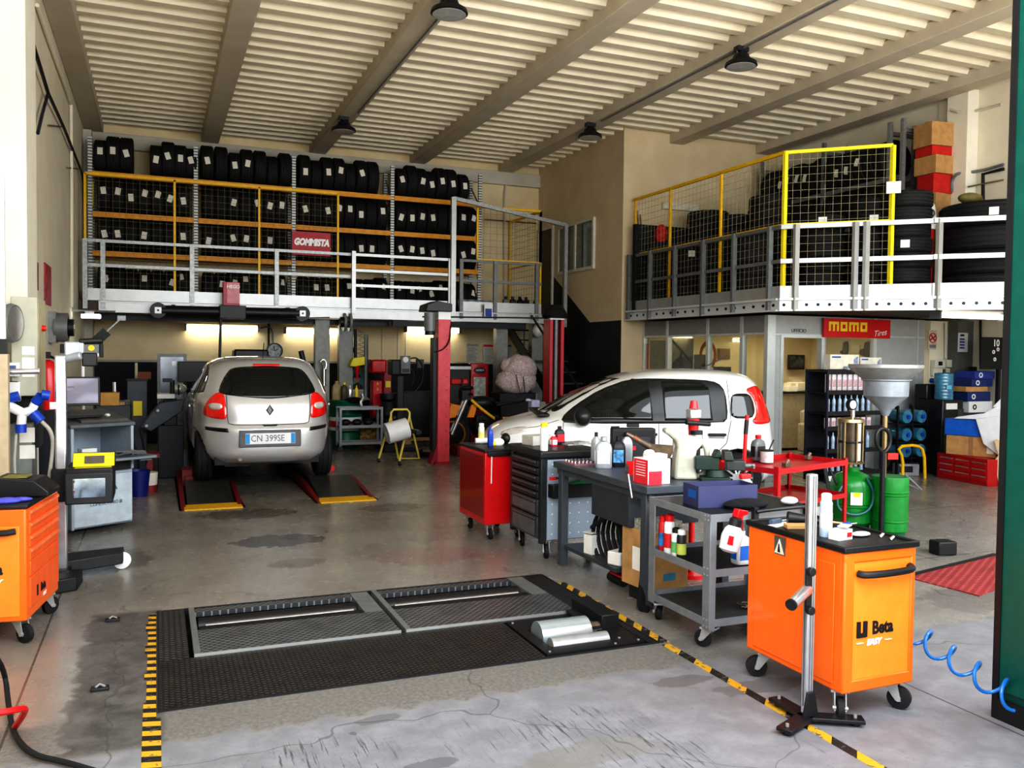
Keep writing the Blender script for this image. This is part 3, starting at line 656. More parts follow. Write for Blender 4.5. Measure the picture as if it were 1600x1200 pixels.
p = P(1381,292,y=ondiag(1384).y); tag(MB().box((ondiag(1384).x-.03, ondiag(1384).y-.03, p.z), (.17,.012,.15), rz=-.75).build('notice_card', paper), 'pinkish paper card fixed to the last yellow fence post', 'notice')
# pipes on the far side wall
for pts, lb, r_, m_ in (([(1485,172),(1500,176),(1530,173),(1565,163)],'curved conduit high on the side wall beside the pillar',.018,trim_m), ([(1487,300),(1487,280),(1497,270),(1530,268),(1568,257)],'pair of grey conduits bending round the pillar',.022,galvd), ([(1512,292),(1568,281)],'thin rusty pipe low on the side wall',.012,rust)):
    pipe('conduit_pipe', lb, 'pipe', [P(a,b,x=(XR-.24 if a < 1516 else XR-.03)) for a,b in pts], r_, m_, 1)
pipe('air_pipe', 'black angled air pipe on the side wall above the big tyres', 'pipe', [P(1536,318,x=XR-.05), P(1536,272,x=XR-.05), P(1568,264,x=XR-.05)], .025, black, 0)
# ================================================================ brake tester pit in the floor
def plate_mat(name, c0, c1, sc, rough=.45, metal=.5, kind='diamond'):
    k = NT(name); p, X, Y, Z = k.pos()
    u = k.math('ADD', X, Y); v = k.math('SUBTRACT', X, Y)
    if kind == 'diamond':
        a = k.math('ABSOLUTE', k.math('SINE', k.math('MULTIPLY', u, sc))); b = k.math('ABSOLUTE', k.math('SINE', k.math('MULTIPLY', v, sc)))
        h = k.math('SUBTRACT', 1.0, k.math('MINIMUM', a, b)); h = k.step(h, .72, .95)
    else:
        a = k.math('SINE', k.math('MULTIPLY', X, sc)); b = k.math('SINE', k.math('MULTIPLY', Y, sc*1.7)); h = k.step(k.math('MULTIPLY', a, b), .25, .7)
    n = k.noise(p, 5, 5, .6)
    c = k.mix(h, c0, c1); c = k.mix(k.math('MULTIPLY', k.step(n, .45, .75), .5), c, tuple(x*.45 for x in c0))
    k.l(c, k.b.inputs['Base Color']); k.b.inputs['Roughness'].default_value = rough; k.b.inputs['Metallic'].default_value = metal
    bp = k.n('ShaderNodeBump'); bp.inputs['Strength'].default_value = .6; bp.inputs['Distance'].default_value = .004; k.l(h, bp.inputs['Height']); k.l(bp.outputs[0], k.b.inputs['Normal'])
    return k.m
cover_m = plate_mat('worn_black_tread_plate', (.026,.024,.023), (.095,.09,.087), 115, .5, .4, 'dot')
tread_m = plate_mat('grey_diamond_tread', (.10,.108,.115), (.46,.49,.51), 62, .4, .6)
tread_d = plate_mat('dark_grey_tread', (.045,.045,.045), (.15,.15,.15), 95, .5, .5, 'dot')  # dark grey dotted tread for the narrow side strip
t = thing('pit_cover', 'large worn black tread plate around the brake tester in the floor', 'floor plate', (0,0,0))
x0, x1, y0, y1 = PIT
MB().bx(x0+.01, 2.02, y0+.01, 5.0, -.02, .006).bx(2.02, 2.69, 4.97, 5.0, -.02, .006).build('tread_plate', cover_m, t)
MB().bx(x0+.01, .165, 5.0, y1-.01, -.02, .006).build('tread_plate', tread_d, t)
MB().bx(2.57, x1-.01, 4.97, y1-.01, -.02, .006).bx(2.69, x1-.01, 4.32, 4.97, -.02, .006).build('tread_plate', cover_m, t)
MB().bx(x0, x1, y0, y0+.012, -.1, .008).bx(x0, x0+.012, y0, y1, -.1, .008).bx(x1-.012, x1, y0, y1, -.1, .008).bx(x0, x1, y1-.012, y1, -.1, .008).build('edge_frame', dark, t)
def bed(xa, xb, label):
    t = thing('roller_bed', label, 'brake tester', (xa, 5.02, 0)); w = xb-xa
    MB().bx(0, w, 0, .43, -.02, .016).build('tread_plate', tread_m, t)
    MB().bx(0, w, .83, .92, -.02, .010).build('rear_strip', tread_m, t)
    MB().bx(0, .035, 0, .92, -.03, .02).build('side_frame', galvd, t); MB().bx(w-.12, w, .40, .92, -.03, .014).build('side_frame', galvd, t)
    MB().bx(0, w, -.012, 0, -.03, .02).build('bright_edge', galv_b, t)
    MB().cyl((.05,.70,-.05), (w-.13,.70,-.05), .06, n=20).cyl((.05,.52,-.05), (w-.13,.52,-.05), .06, n=20).build('roller', black, t)
    MB().cyl((.09,.61,-.02), (w-.16,.61,-.02), .017, n=12).build('sensor_bar', alu, t)
bed(.19, 1.37, 'tread-plated roller bed with long slot, next to the striped tape on its free side')
bed(1.40, 2.56, 'tread-plated roller bed with long slot, next to the roller set and work benches')
t = thing('roller_set', 'black floor plate with two bright metal rollers and a motor box', 'brake tester', (2.03, 4.33, 0))
MB().bx(0, .64, 0, .10, -.01, .014).bx(0, .64, .44, .62, -.01, .014).bx(0, .07, .10, .44, -.01, .014).bx(.47, .64, .10, .44, -.01, .014).build('base_plate', black, t)
MB().cyl((.09,.34,-.005), (.42,.34,-.005), .095, n=28).build('roller', M('roller_zinc', (.50,.57,.60), .2, .6, var=.06), t); MB().cyl((.09,.15,.0), (.46,.15,.0), .05, n=24).build('roller', M('roller_grey', (.45,.47,.48), .35, .5), t)
MB().cyl((.43,.33,.0), (.52,.33,.0), .05, n=16).build('bearing', rust, t)
MB().bx(.50, .62, .28, .70, .01, .10).build('motor_box', black, t, bevel=.006)
MB().bx(.44, .50, .28, .66, .02, .035).build('guard_flap', dark, t)
bb = MB()
for q in ((.03,.03),(.61,.03),(.03,.58),(.52,.1),(.45,.02)): bb.cyl((*q,.014), (*q,.02), .008, n=8)
bb.build('bolt', galv_b, t)
# striped warning tape
def tape_mat(name, axis, per, wear, slant=.0):
    k = NT(name); p, X, Y, Z = k.pos(); n = k.noise(p, 22, 5, .7)
    s = k.math('ADD', Y, k.math('MULTIPLY', X, slant)); st = k.math('GREATER_THAN', k.math('FRACT', k.math('MULTIPLY', s, 1/per)), .5)
    c = k.mix(st, (.02,.018,.015), (.62,.36,.03)); c = k.mix(k.step(n, wear, wear+.06), c, (.12,.115,.11))
    k.l(c, k.b.inputs['Base Color']); k.b.inputs['Roughness'].default_value = .6
    return k.m
tm1 = tape_mat('striped_tape', 'y', .105, .57, .25); tm2 = tape_mat('worn_striped_tape', 'y', .19, .55, -1.4)
mb = MB(); y = 3.3
while y < 5.95:
    w = .055 if (y < 4.25 or int(y*7) % 3 == 0) else .03
    mb.bx(-.035-w*.5, -.005+(.02 if y < 4.2 else 0), y, y+.05, 0, .0015); y += .052
tag(mb.build('warning_tape', tm1), 'black and yellow striped tape along the free edge of the tread plate', 'tape')
tag(MB().bx(2.76, 2.82, 4.3, 5.72, 0, .0015).build('warning_tape', tm2), 'worn black and yellow tape along the bench side of the tread plate', 'tape')
tag(MB().bx(2.745, 2.80, 2.2, 4.27, 0, .0015).build('warning_tape', tape_mat('thin_worn_tape','y',.3,.56,-1.0)), 'worn striped floor tape running under the aluminium stand', 'tape')
for j, (px, py) in enumerate(((176,970),(156,1078))):
    p = P(px, py, z=0); t = thing('floor_eye', 'small rusty steel eye let into the floor, %s' % ('nearer the orange drawer cabinet' if j == 0 else 'nearer the entrance hose'), 'floor fitting', (p.x, p.y, 0))
    MB().box((0,0,.008), (.085,.05,.016)).build('plate', dark, t, bevel=.004); MB().tube([(-.02,-.01,.018),(0,.01,.026),(.025,-.01,.018)], .006).build('ring', galv_b, t)
# ================================================================ alignment lift
PZ = .15
AXE = (P(322,749,z=PZ).y+P(503,742,z=PZ).y)/2
for nm, (xa, xb, ya, yb), l in (('a', RUN[0], 'sunken lift runway with yellow flap, on the cabinet side'), ('b', RUN[1], 'sunken lift runway with yellow flap, on the oil drum side')):
    t = thing('lift_runway', l, 'lift', (xa, ya, 0)); w = xb-xa
    ye = AXE-ya-.08
    MB().prism([(.30,-.05),(ye,-.05),(ye,PZ-.004),(.30,.002)],'x',.09,w-.09).build('approach_plate', M('worn_plate', (.075,.075,.07), .3, .4, var=.35), t)
    for xa_ in (.02, w-.07): MB().prism([(.02,-.1),(yb-ya-.05,-.1),(yb-ya-.05,.10),(ye,.10),(.02,.0)],'x',xa_,xa_+.05).build('side_rail', redd, t)
    MB().bx(.05, w-.03, -.02, .30, -.03, .012).build('yellow_flap', M('ribbed_yellow', (.75,.42,.01), .55, var=.15, bump=.4, scale=40), t, bevel=.006)
    MB().bx(.09, w-.09, AXE-ya-.08, yb-ya-.1, PZ-.15, PZ-.004).build('raised_deck', M('worn_plate'), t)
p = P(292,712,y=11.2); tag(MB().box((p.x,11.25,.16), (.12,.35,.20)).box((p.x+.02,11.05,.16),(.10,.05,.05)).build('lift_jack_bracket', redd, bevel=.006), 'dark red lift bracket beside the rear wheel of the silver car, cabinet side', 'bracket')
p = P(516,714,y=11.3); tag(MB().box((p.x+.02,11.35,.17), (.07,.12,.09)).box((p.x+.02,11.35,.09),(.05,.1,.18)).build('lift_jack_bracket', red, bevel=.006), 'small bright red lift bracket beside the silver car, drum side', 'bracket')
# ================================================================ car bodies
def interp(keys, z):
    if z <= keys[0][0]: return keys[0][1:]
    for a, b in zip(keys, keys[1:]):
        if z <= b[0]:
            t = (z-a[0])/(b[0]-a[0]); i = keys.index(a)
            pa = keys[max(0,i-1)]; pb_ = keys[min(len(keys)-1, i+2)]
            out = []
            for q in range(1, len(a)):
                m0 = (b[q]-pa[q])/max(b[0]-pa[0],1e-6)*(b[0]-a[0]); m1 = (pb_[q]-a[q])/max(pb_[0]-a[0],1e-6)*(b[0]-a[0])
                d = b[q]-a[q]
                if d == 0: m0 = m1 = 0
                else:
                    m0 = max(0, min(m0/d, 3))*d; m1 = max(0, min(m1/d, 3))*d
                t2, t3 = t*t, t*t*t
                out.append((2*t3-3*t2+1)*a[q]+(t3-2*t2+t)*m0+(-2*t3+3*t2)*b[q]+(t3-t2)*m1)
            return out
    return keys[-1][1:]
class Hull:
    def __init__(s, keys): s.k = keys
    def at(s, z): return interp(s.k, z)
    def side(s, x, z):
        xr, xf, w, nr, nf = s.at(z); xc = (xr+xf)/2; a = (xf-xr)/2; n = nf if x > xc else nr
        q = min(1, abs((x-xc)/a)); return w*max(0, 1-q**n)**(1/n)
    def rear(s, y, z):
        xr, xf, w, nr, nf = s.at(z); xc = (xr+xf)/2; a = (xf-xr)/2
        q = min(1, abs(y/w)); return xc-a*max(0, 1-q**nr)**(1/nr)
    def mesh(s, nz=56, nt=112):
        mb = MB(); z0, z1 = s.k[0][0], s.k[-1][0]; rings = []
        for i in range(nz+1):
            f = i/nz; z = z0+(z1-z0)*(1-(1-f)**1.35)
            xr, xf, w, nr, nf = s.at(z); xc = (xr+xf)/2; a = (xf-xr)/2; ring = []
            for j in range(nt):
                th = 2*PI*j/nt; c, sn = math.cos(th), math.sin(th); n = nf if c > 0 else nr
                ring.append(mb.bm.verts.new((xc+a*math.copysign(abs(c)**(2/n), c), w*math.copysign(abs(sn)**(2/n), sn), z)))
            rings.append(ring)
        for A, B in zip(rings, rings[1:]):
            for j in range(nt): mb.bm.faces.new((A[j], A[(j+1) % nt], B[(j+1) % nt], B[j]))
        mb.bm.faces.new(rings[0][::-1]); mb.bm.faces.new(rings[-1])
        return mb
    def patch(s, poly, kind, name, mat, parent, eps=.004, rnd=1, cuts=3, flip=False):
        for _ in range(rnd):
            q = []
            for i in range(len(poly)):
                a = Vector(poly[i]); b = Vector(poly[(i+1) % len(poly)]); q += [a.lerp(b,.22), a.lerp(b,.78)]
            poly = q
        mb = MB(); bm = mb.bm
        bm.faces.new([bm.verts.new((p[0], p[1], 0)) for p in poly])
        for ax_, no in ((0,(1,0,0)), (1,(0,1,0))):
            lo = min(p[ax_] for p in poly); hi = max(p[ax_] for p in poly); n_ = int((hi-lo)/.035)
            for i in range(1, n_+1):
                co = [0,0,0]; co[ax_] = lo+(hi-lo)*i/(n_+1)
                bmesh.ops.bisect_plane(bm, geom=bm.verts[:]+bm.edges[:]+bm.faces[:], dist=1e-5, plane_co=co, plane_no=no)
        for v in bm.verts: v.co = s.map(v.co.x, v.co.y, kind, eps)
        o = mb.build(name, mat, parent)
        sd = o.modifiers.new('thick', 'SOLIDIFY'); sd.thickness = .004; sd.offset = 0
        return o
    def map(s, u, z, kind, eps):
        if kind == 'left': return Vector((u, s.side(u,z)+eps, z))
        if kind == 'right': return Vector((u, -s.side(u,z)-eps, z))
        return Vector((s.rear(u,z)-eps, u, z))
    def seam(s, pts, kind, parent, mat=None, r=.0035, name='panel_gap'):
        out = []
        for a, b in zip(pts, pts[1:]):
            for i in range(6): t = i/6; out.append((a[0]+(b[0]-a[0])*t, a[1]+(b[1]-a[1])*t))
        out.append(pts[-1])
        return MB().tube([s.map(u, z, kind, .001) for u, z in out], r, 6).build(name, mat or black, parent)
def cut_arches(o, pts, r, w):
    mb = MB()
    for x, z in pts: mb.cyl((x,-w,z), (x,w,z), r, n=40)
    c = mb.build('cutter', black); md = o.modifiers.new('b', 'BOOLEAN'); md.operation = 'DIFFERENCE'; md.object = c; md.solver = 'EXACT'
    if o.parent: par = o.parent; o.parent = None
    else: par = None
    dg = bpy.context.evaluated_depsgraph_get(); dg.update(); me = bpy.data.meshes.new_from_object(o.evaluated_get(dg))
    o.modifiers.clear(); o.data = me; o.parent = par; bpy.data.objects.remove(c)
def wheel(parent, x, y, R, W, side, alloy=True, spokes=9):
    w = MB().lathe([(R*.64,-W*.45),(R*.8,-W*.5),(R*.94,-W*.48),(R,-W*.36),(R,-.22*W),(R-.008,-.20*W),(R-.008,-.14*W),(R,-.12*W),(R,.12*W),(R-.008,.14*W),(R-.008,.20*W),(R,.22*W),(R,W*.36),(R*.94,W*.48),(R*.8,W*.5),(R*.64,W*.45)], n=44, m=Matrix.Rotation(PI/2, 3, 'X'), close=True).build('wheel', rubber, parent)
    w.location = (x, y, R)
    rim = MB(); s_ = side
    rim.lathe([(R*.66,-W*.4),(R*.63,-W*.38),(R*.60,0),(R*.63,W*.38),(R*.66,W*.4),(R*.64,0)], n=40, m=Matrix.Rotation(PI/2,3,'X'), close=True)
    for k in range(spokes):
        a = 2*PI*k/spokes; rim.bar((math.cos(a)*.05, s_*W*.28, math.sin(a)*.05), (math.cos(a)*R*.62, s_*W*.33, math.sin(a)*R*.62), .035, .02)
    rim.cyl((0,s_*W*.2,0), (0,s_*W*.36,0), .06, n=20)
    rim.build('rim', alu if alloy else dark, w)
    MB().cyl((0,-s_*.02,0), (0,s_*.02,0), R*.6, n=28).build('brake_disc', dark, w)
    return w
# ------------------------------------------------ silver hatchback on the lift
pl_ = P(322,749,z=PZ); prr = P(503,742,z=PZ)
cxm = (P(306,748,z=PZ).x+P(513,742,z=PZ).x)/2
AX = (pl_.y+prr.y)/2+.02
clio = thing('silver_car', 'silver five-door hatchback seen from behind on the lift', 'car', (cxm, AX+1.30, PZ), PI/2)
HK = [(.24,-1.80,1.80,.74,4.2,4),(.33,-1.93,1.92,.80,4.0,4),(.45,-1.975,1.97,.835,3.8,3.6),(.58,-1.985,1.98,.848,3.7,3.4),(.665,-1.975,1.96,.852,3.7,3.4),(.70,-1.945,1.93,.85,3.7,3.4),(.85,-1.925,1.72,.842,3.8,3.4),(.95,-1.90,1.42,.832,3.9,3.6),
      (1.02,-1.87,1.08,.81,3.9,3.4),(1.10,-1.83,.90,.77,3.9,3.2),(1.20,-1.765,.70,.725,3.8,3.2),(1.30,-1.68,.47,.675,3.6,3.2),(1.38,-1.59,.26,.63,3.4,3.2),(1.43,-1.50,.08,.575,3.2,3),(1.465,-1.36,-.12,.49,3,3),(1.485,-1.15,-.32,.38,2.8,2.8),(1.495,-.95,-.5,.2,2.5,2.5)]
H1 = Hull(HK)
body = H1.mesh().build('car_body', silver, clio)
cut_arches(body, [(-1.30,.29),(1.275,.29)], .34, 1.2)
R1 = .30
for x in (-1.30, 1.275):
    for s_ in (1,-1): wheel(clio, x, s_*.705, R1, .185, s_)
def cyz(px, py): return (-(P(px, py, y=AX-.63).x-cxm), P(px, py, y=AX-.63).z-PZ)
H1.patch([(-.50,1.05),(-.2,1.015),(0,1.0),(.2,1.015),(.50,1.05),(.56,1.075),(.53,1.17),(.47,1.28),(.40,1.355),(.2,1.375),(0,1.38),(-.2,1.375),(-.40,1.355),(-.47,1.28),(-.53,1.17),(-.56,1.075)], 'rear', 'rear_window', glass_d, clio, rnd=1, cuts=5)
for s_ in (1,-1):
    L_ = H1.patch([(s_*.50,1.06),(s_*.57,1.075),(s_*.64,1.02),(s_*.70,.93),(s_*.72,.86),(s_*.71,.80),(s_*.62,.775),(s_*.50,.765),(s_*.475,.80),(s_*.485,.93)], 'rear', 'tail_lamp', tail_red, clio, eps=.010, rnd=1, cuts=5)
    H1.patch([(s_*.53,.945),(s_*.62,.955),(s_*.68,.93),(s_*.66,.885),(s_*.57,.87),(s_*.52,.90)], 'rear', 'reversing_lens', lens_c, L_, eps=.016, rnd=2, cuts=4)
    H1.patch([(s_*.47,.665),(s_*.70,.675),(s_*.70,.635),(s_*.46,.62)], 'rear', 'bumper_strip', black, clio, eps=.008, rnd=0, cuts=5)
    sd = 'left' if s_ > 0 else 'right'
    H1.patch([(.62,1.02),(.35,1.28),(.05,1.40),(-.25,1.415),(-.27,1.01)], sd, 'side_window', glass_d, clio, rnd=0, cuts=5)
    H1.patch([(-.33,1.01),(-.31,1.41),(-.85,1.40),(-1.15,1.34),(-1.12,1.04)], sd, 'side_window', glass_d, clio, rnd=0, cuts=5)
    H1.patch([(-1.22,1.05),(-1.22,1.32),(-1.38,1.24),(-1.50,1.07)], sd, 'quarter_window', glass_d, clio, rnd=0, cuts=4)
    H1.seam([(-.29,.35),(-.29,1.42)], sd, clio); H1.seam([(-1.0,.50),(-1.12,.9),(-1.17,1.35)], sd, clio); H1.seam([(.8,.35),(.85,1.0)], sd, clio)
    hd = MB().box((-.95, s_*(H1.side(-.95,.88)+.02), .88), (.20,.03,.035)).build('door_handle', silver, clio, bevel=.01)
    mr = MB().ball((.55, s_*.94, 1.02), .1, 14, (.8,1.1,.75)).build('door_mirror', silver, clio); MB().bar((.60,s_*.80,1.0), (.57,s_*.88,1.0), .05).build('mirror_arm', black, mr)
H1.seam([(.475,1.05),(.47,.80),(.455,.72),(.40,.705),(0,.700),(-.40,.705),(-.455,.72),(-.47,.80),(-.475,1.05)], 'rear', clio, M('gap_grey', (.08,.08,.085), .6), r=.005)
H1.patch([(-.09,.703),(.09,.703),(.07,.685),(-.07,.685)], 'rear', 'boot_catch', black, clio, rnd=0)
zc_ = .545; xr_ = H1.rear(0, zc_)
MB().box((xr_+.002,0,zc_), (.02,.70,.20)).build('plate_recess', M('recess_grey', (.12,.12,.13), .4), clio, bevel=.01)
np_ = MB().box((xr_-.012,0,zc_), (.01,.56,.125)).build('number_plate', white, clio)
for s_ in (1,-1): MB().box((xr_-.018,s_*.255,zc_), (.004,.045,.115)).build('plate_band', M('plate_blue', (.02,.30,.65), .4), np_)
for s_, yq in (('CN',.155),('399SE',-.05)): tx = text(s_, .105, (xr_-.018,yq,zc_), txt_grey, np_, sx=.86); tx.rotation_euler = (PI/2, 0, -PI/2)
zl = .87; xl_ = H1.rear(0, zl)
em = MB(); em.bm.faces.new([em.bm.verts.new((xl_-.014, y, zl+z)) for y, z in ((0,.06),(.04,0),(0,-.06),(-.04,0))]); em.tube([(xl_-.012,y,zl+z) for y,z in ((0,.055),(.036,0),(0,-.055),(-.036,0))], .011, 8, closed=True)
em.build('emblem', M('dark_chrome', (.16,.165,.17), .25, .8), clio)
H1.patch([(-.16,1.405),(.16,1.405),(.15,1.385),(-.15,1.385)], 'rear', 'brake_light', tail_red, clio, eps=.012, rnd=0)
tx = text('Clio', .05, (H1.rear(.47,.74)-.012,.40,.745), txt_grey, clio); tx.rotation_euler = (PI/2, 0, -PI/2)
MB().cyl((-1.2,0,1.475), (-1.32,0,1.66), .005, n=6).build('aerial', black, clio)
MB().cyl((-1.9,.33,.30), (-1.5,.33,.29), .022, n=12).build('exhaust_pipe', rust, clio)
MB().bx(-1.75,1.6,-.60,.60,.22,.34).cyl((-1.3,-.62,.26),(-1.3,.62,.26), .05).box((-1.55,.35,.27),(.35,.28,.14)).build('underbody', M('underbody_grime', (.03,.028,.026), .8), clio)
# ------------------------------------------------ white hatchback
fd = math.radians(161.0); fwv = Vector((math.cos(fd), math.sin(fd), 0)); lfv = Vector((-fwv.y, fwv.x, 0))
wr = CAM + (RM @ Vector((1153-800.0, 745-600.0, F_PX)))*(10.0/F_PX)
root = Vector((wr.x, wr.y, 0)) + fwv*1.15 - lfv*.78
panda = thing('white_car', 'white five-door hatchback parked behind the work benches', 'car', root, fd)
PK = [(.20,-1.58,1.62,.73,5,4),(.30,-1.68,1.75,.79,4.8,3.8),(.50,-1.72,1.81,.815,4.6,3.4),(.70,-1.70,1.80,.822,4.6,3.2),(.82,-1.685,1.70,.82,4.6,3.2),(.90,-1.67,1.52,.817,4.6,3.2),(.97,-1.655,1.26,.808,4.6,3.4),
      (1.03,-1.64,1.08,.79,4.4,3.2),(1.13,-1.61,.90,.765,4.4,3.2),(1.25,-1.57,.68,.735,4.3,3.2),(1.36,-1.51,.46,.70,4.1,3.2),(1.44,-1.44,.24,.655,3.8,3.2),(1.49,-1.35,.05,.60,3.5,3),(1.525,-1.2,-.15,.50,3.2,3),(1.54,-1.05,-.35,.36,3,2.8),(1.548,-.85,-.55,.18,2.5,2.5)]
H2 = Hull(PK)
body = H2.mesh().build('car_body', whitecar, panda)
cut_arches(body, [(-1.15,.29),(1.15,.29)], .345, 1.2)
for x in (-1.15, 1.15):
    for s_ in (1,-1): wheel(panda, x, s_*.70, .29, .17, s_, spokes=10)
for s_ in (1,-1):
    sd = 'left' if s_ > 0 else 'right'
    fr_ = H2.patch([(.93,.965),(.74,1.12),(.45,1.30),(.12,1.425),(-.15,1.44),(-.75,1.43),(-.92,1.40),(-1.0,1.30),(-1.02,1.0),(-.95,.93),(.88,.915)], sd, 'window_surround', M('window_trim', (.018,.019,.022), .35), panda, eps=.003, rnd=1, cuts=5)
    H2.patch([(.62,.975),(.66,1.10),(.40,1.275),(.10,1.395),(-.10,1.41),(-.13,.96)], sd, 'front_window', glass_d, panda, eps=.009, rnd=0, cuts=5)
    H2.patch([(-.27,.96),(-.25,1.41),(-.72,1.40),(-.80,1.34),(-.83,.965)], sd, 'rear_window', glass_d, panda, eps=.009, rnd=0, cuts=5)
    H2.patch([(-1.06,.99),(-1.05,1.12),(-1.07,1.25),(-1.14,1.275),(-1.30,1.27),(-1.345,1.18),(-1.36,1.06),(-1.31,.985)], sd, 'quarter_window', glass_d, panda, eps=.007, rnd=1, cuts=5)
    H2.patch([(-1.25,1.325),(-1.40,1.365),(-1.47,1.345),(-1.535,1.22),(-1.585,1.05),(-1.61,.93),(-1.38,.912),(-1.31,.955),(-1.38,1.02),(-1.385,1.12),(-1.345,1.24)], sd, 'tail_lamp', tail_red, panda, eps=.012, rnd=1, cuts=5)
    H2.patch([(1.30,.87),(1.45,.855),(1.60,.80),(1.62,.75),(1.45,.78),(1.30,.83)], sd, 'head_lamp', lens_c, panda, eps=.006, rnd=1, cuts=4)
    H2.seam([(-.20,.40),(-.20,.93)], sd, panda); H2.seam([(-1.03,1.42),(-1.05,.95),(-1.0,.7),(-.85,.55),(-.80,.38)], sd, panda); H2.seam([(.90,.93),(.92,.7),(.80,.40)], sd, panda); H2.seam([(1.5,.83),(1.2,.87),(.95,.95)], sd, panda)
    for hx in (-.07, -.88):
        yy = H2.side(hx,.80)
        MB().box((hx, s_*(yy+.022), .80), (.21,.03,.028)).build('door_handle', black, panda, bevel=.008)
        MB().box((hx, s_*(yy+.004), .785), (.19,.01,.06)).build('handle_recess', M('handle_grey', (.35,.35,.36), .5), panda, bevel=.004)
    MB().ball((.70, s_*.90, 1.0), .12, 16, (.85,.9,.9)).build('door_mirror', M('window_trim'), panda)
    MB().bx(-.78,.78,s_*.70,s_*.77,.205,.27).build('sill', M('sill_black', (.02,.02,.02), .6), panda)
    H2.patch([(.45,.50),(-.75,.52),(-.75,.44),(.45,.42)], sd, 'side_strip', whitecar, panda, eps=.014, rnd=0)
ws = MB()   # windscreen follows the hull slope
pts = [(1.06,1.03),(.90,1.13),(.68,1.25),(.46,1.36),(.27,1.43)]
rows = []
for xx, z in pts:
    xr, xf, w, nr, nf = H2.at(z); rows.append([(xf*1.0-.0+.004 if abs(v) < .3 else (xr+xf)/2+(xf-xr)/2*max(0,1-abs(v)**nf)**(1/nf)+.004, v*w, z+.003) for v in (-.86,-.6,-.3,0,.3,.6,.86)])
vv = [[ws.bm.verts.new(p) for p in r] for r in rows]
for A, B in zip(vv, vv[1:]):
    for j in range(6): ws.bm.faces.new((A[j], A[j+1], B[j+1], B[j]))
ws.build('windscreen', glass_d, panda)
MB().box((1.12,.0,1.0), (.14,1.3,.03)).build('cowl', black, panda, bevel=.01)
MB().tube([(1.1,.55,1.02),(.9,.35,1.12),(.7,.1,1.23)], .008).tube([(1.12,.1,1.02),(.95,-.1,1.1),(.8,-.35,1.18)], .008).build('wiper', black, panda)
MB().cyl((-.9,0,1.54), (-1.25,.0,1.72), .006, n=6).build('aerial', black, panda)
MB().bx(-1.55,1.5,-.55,.55,.2,.34).build('underbody', M('underbody_grime'), panda)
# ================================================================ work benches, cabinets and trolleys
def caster(par, x, y, r=.055, h=.14, rz=0.0):
    c = MB().box((0,0,h-.006), (.085,.085,.012)).prism([(-.035,h-.01),(.035,h-.01),(.055,r*.8),(.03,r*.8)], 'y', -.028, -.022).prism([(-.035,h-.01),(.035,h-.01),(.055,r*.8),(.03,r*.8)], 'y', .022, .028).cyl((.042,-.034,r), (.042,.034,r), .012, n=10).build('caster', galv_b, par)
    c.location = (x, y, 0); c.rotation_euler = (0,0,rz)
    MB().lathe([(.012,-.018),(r*.6,-.018),(r,-.014),(r,.014),(r*.6,.018),(.012,.018)], n=22, m=Matrix.Rotation(PI/2,3,'X')).build('caster_wheel', rubber, c).location = (.042,0,r)
    return c
def can(name, label, px, py, r, h, mats, z=None, y=None, x=None, group=None, nozzle=True, cat='spray can', capcol=None):
    p = P(px, py, x=x, y=y, z=z)
    t = thing(name, label, cat, p, group=group)
    MB().lathe([(r*.95,0),(r,.006),(r,h*.78),(r*.8,h*.84)], n=20).build('can_body', mats[0], t)
    if len(mats) > 2: MB().lathe([(r+.0012,h*.2),(r+.0012,h*.55)], n=20).build('label_band', mats[2], t)
    MB().lathe([(r*.82,h*.82),(r*.85,h*.97),(r*.6,h),(.001,h)], n=16).build('cap', mats[1], t)
    return t
def bottle(name, label, px, py, w, d, h, bm_, cm, z=None, y=None, group=None, lab=None, rz=0.0, neck=(0,0)):
    p = P(px, py, z=z) if y is None else P(px, py, y=y)
    if y is not None and z is not None: p.z = z
    t = thing(name, label, 'bottle', p, rz, group=group)
    b = MB(); ring = []
    for zz, k in ((0,.9),(.01,1),(h*.62,1),(h*.76,.85),(h*.86,.35),(h*.88,.3)):
        r_ = []
        for q in range(20):
            a = 2*PI*q/20; cc, ss = math.cos(a), math.sin(a); f = max(0, (zz-h*.62)/(h*.26))
            r_.append(b.bm.verts.new((w/2*k*math.copysign(abs(cc)**.5, cc)+neck[0]*f, d/2*k*math.copysign(abs(ss)**.5, ss)+neck[1]*f, zz)))
        ring.append(r_)
    for A, B in zip(ring, ring[1:]):
        for q in range(20): b.bm.faces.new((A[q], A[(q+1)%20], B[(q+1)%20], B[q]))
    b.bm.faces.new(ring[0][::-1]); b.bm.faces.new(ring[-1])
    b.build('bottle_body', bm_, t)
    MB().cyl((neck[0],neck[1],h*.87), (neck[0],neck[1],h), w*.2, n=14).build('cap', cm, t)
    if lab: MB().box((0,-d/2-.001,h*.36), (w*.72,.003,h*.42)).box((-w/2-.001,0,h*.36), (.003,d*.6,h*.42)).build('label', lab, t)
    return t
silver_pl = M('silver_plastic', (.42,.44,.47), .35, .3)
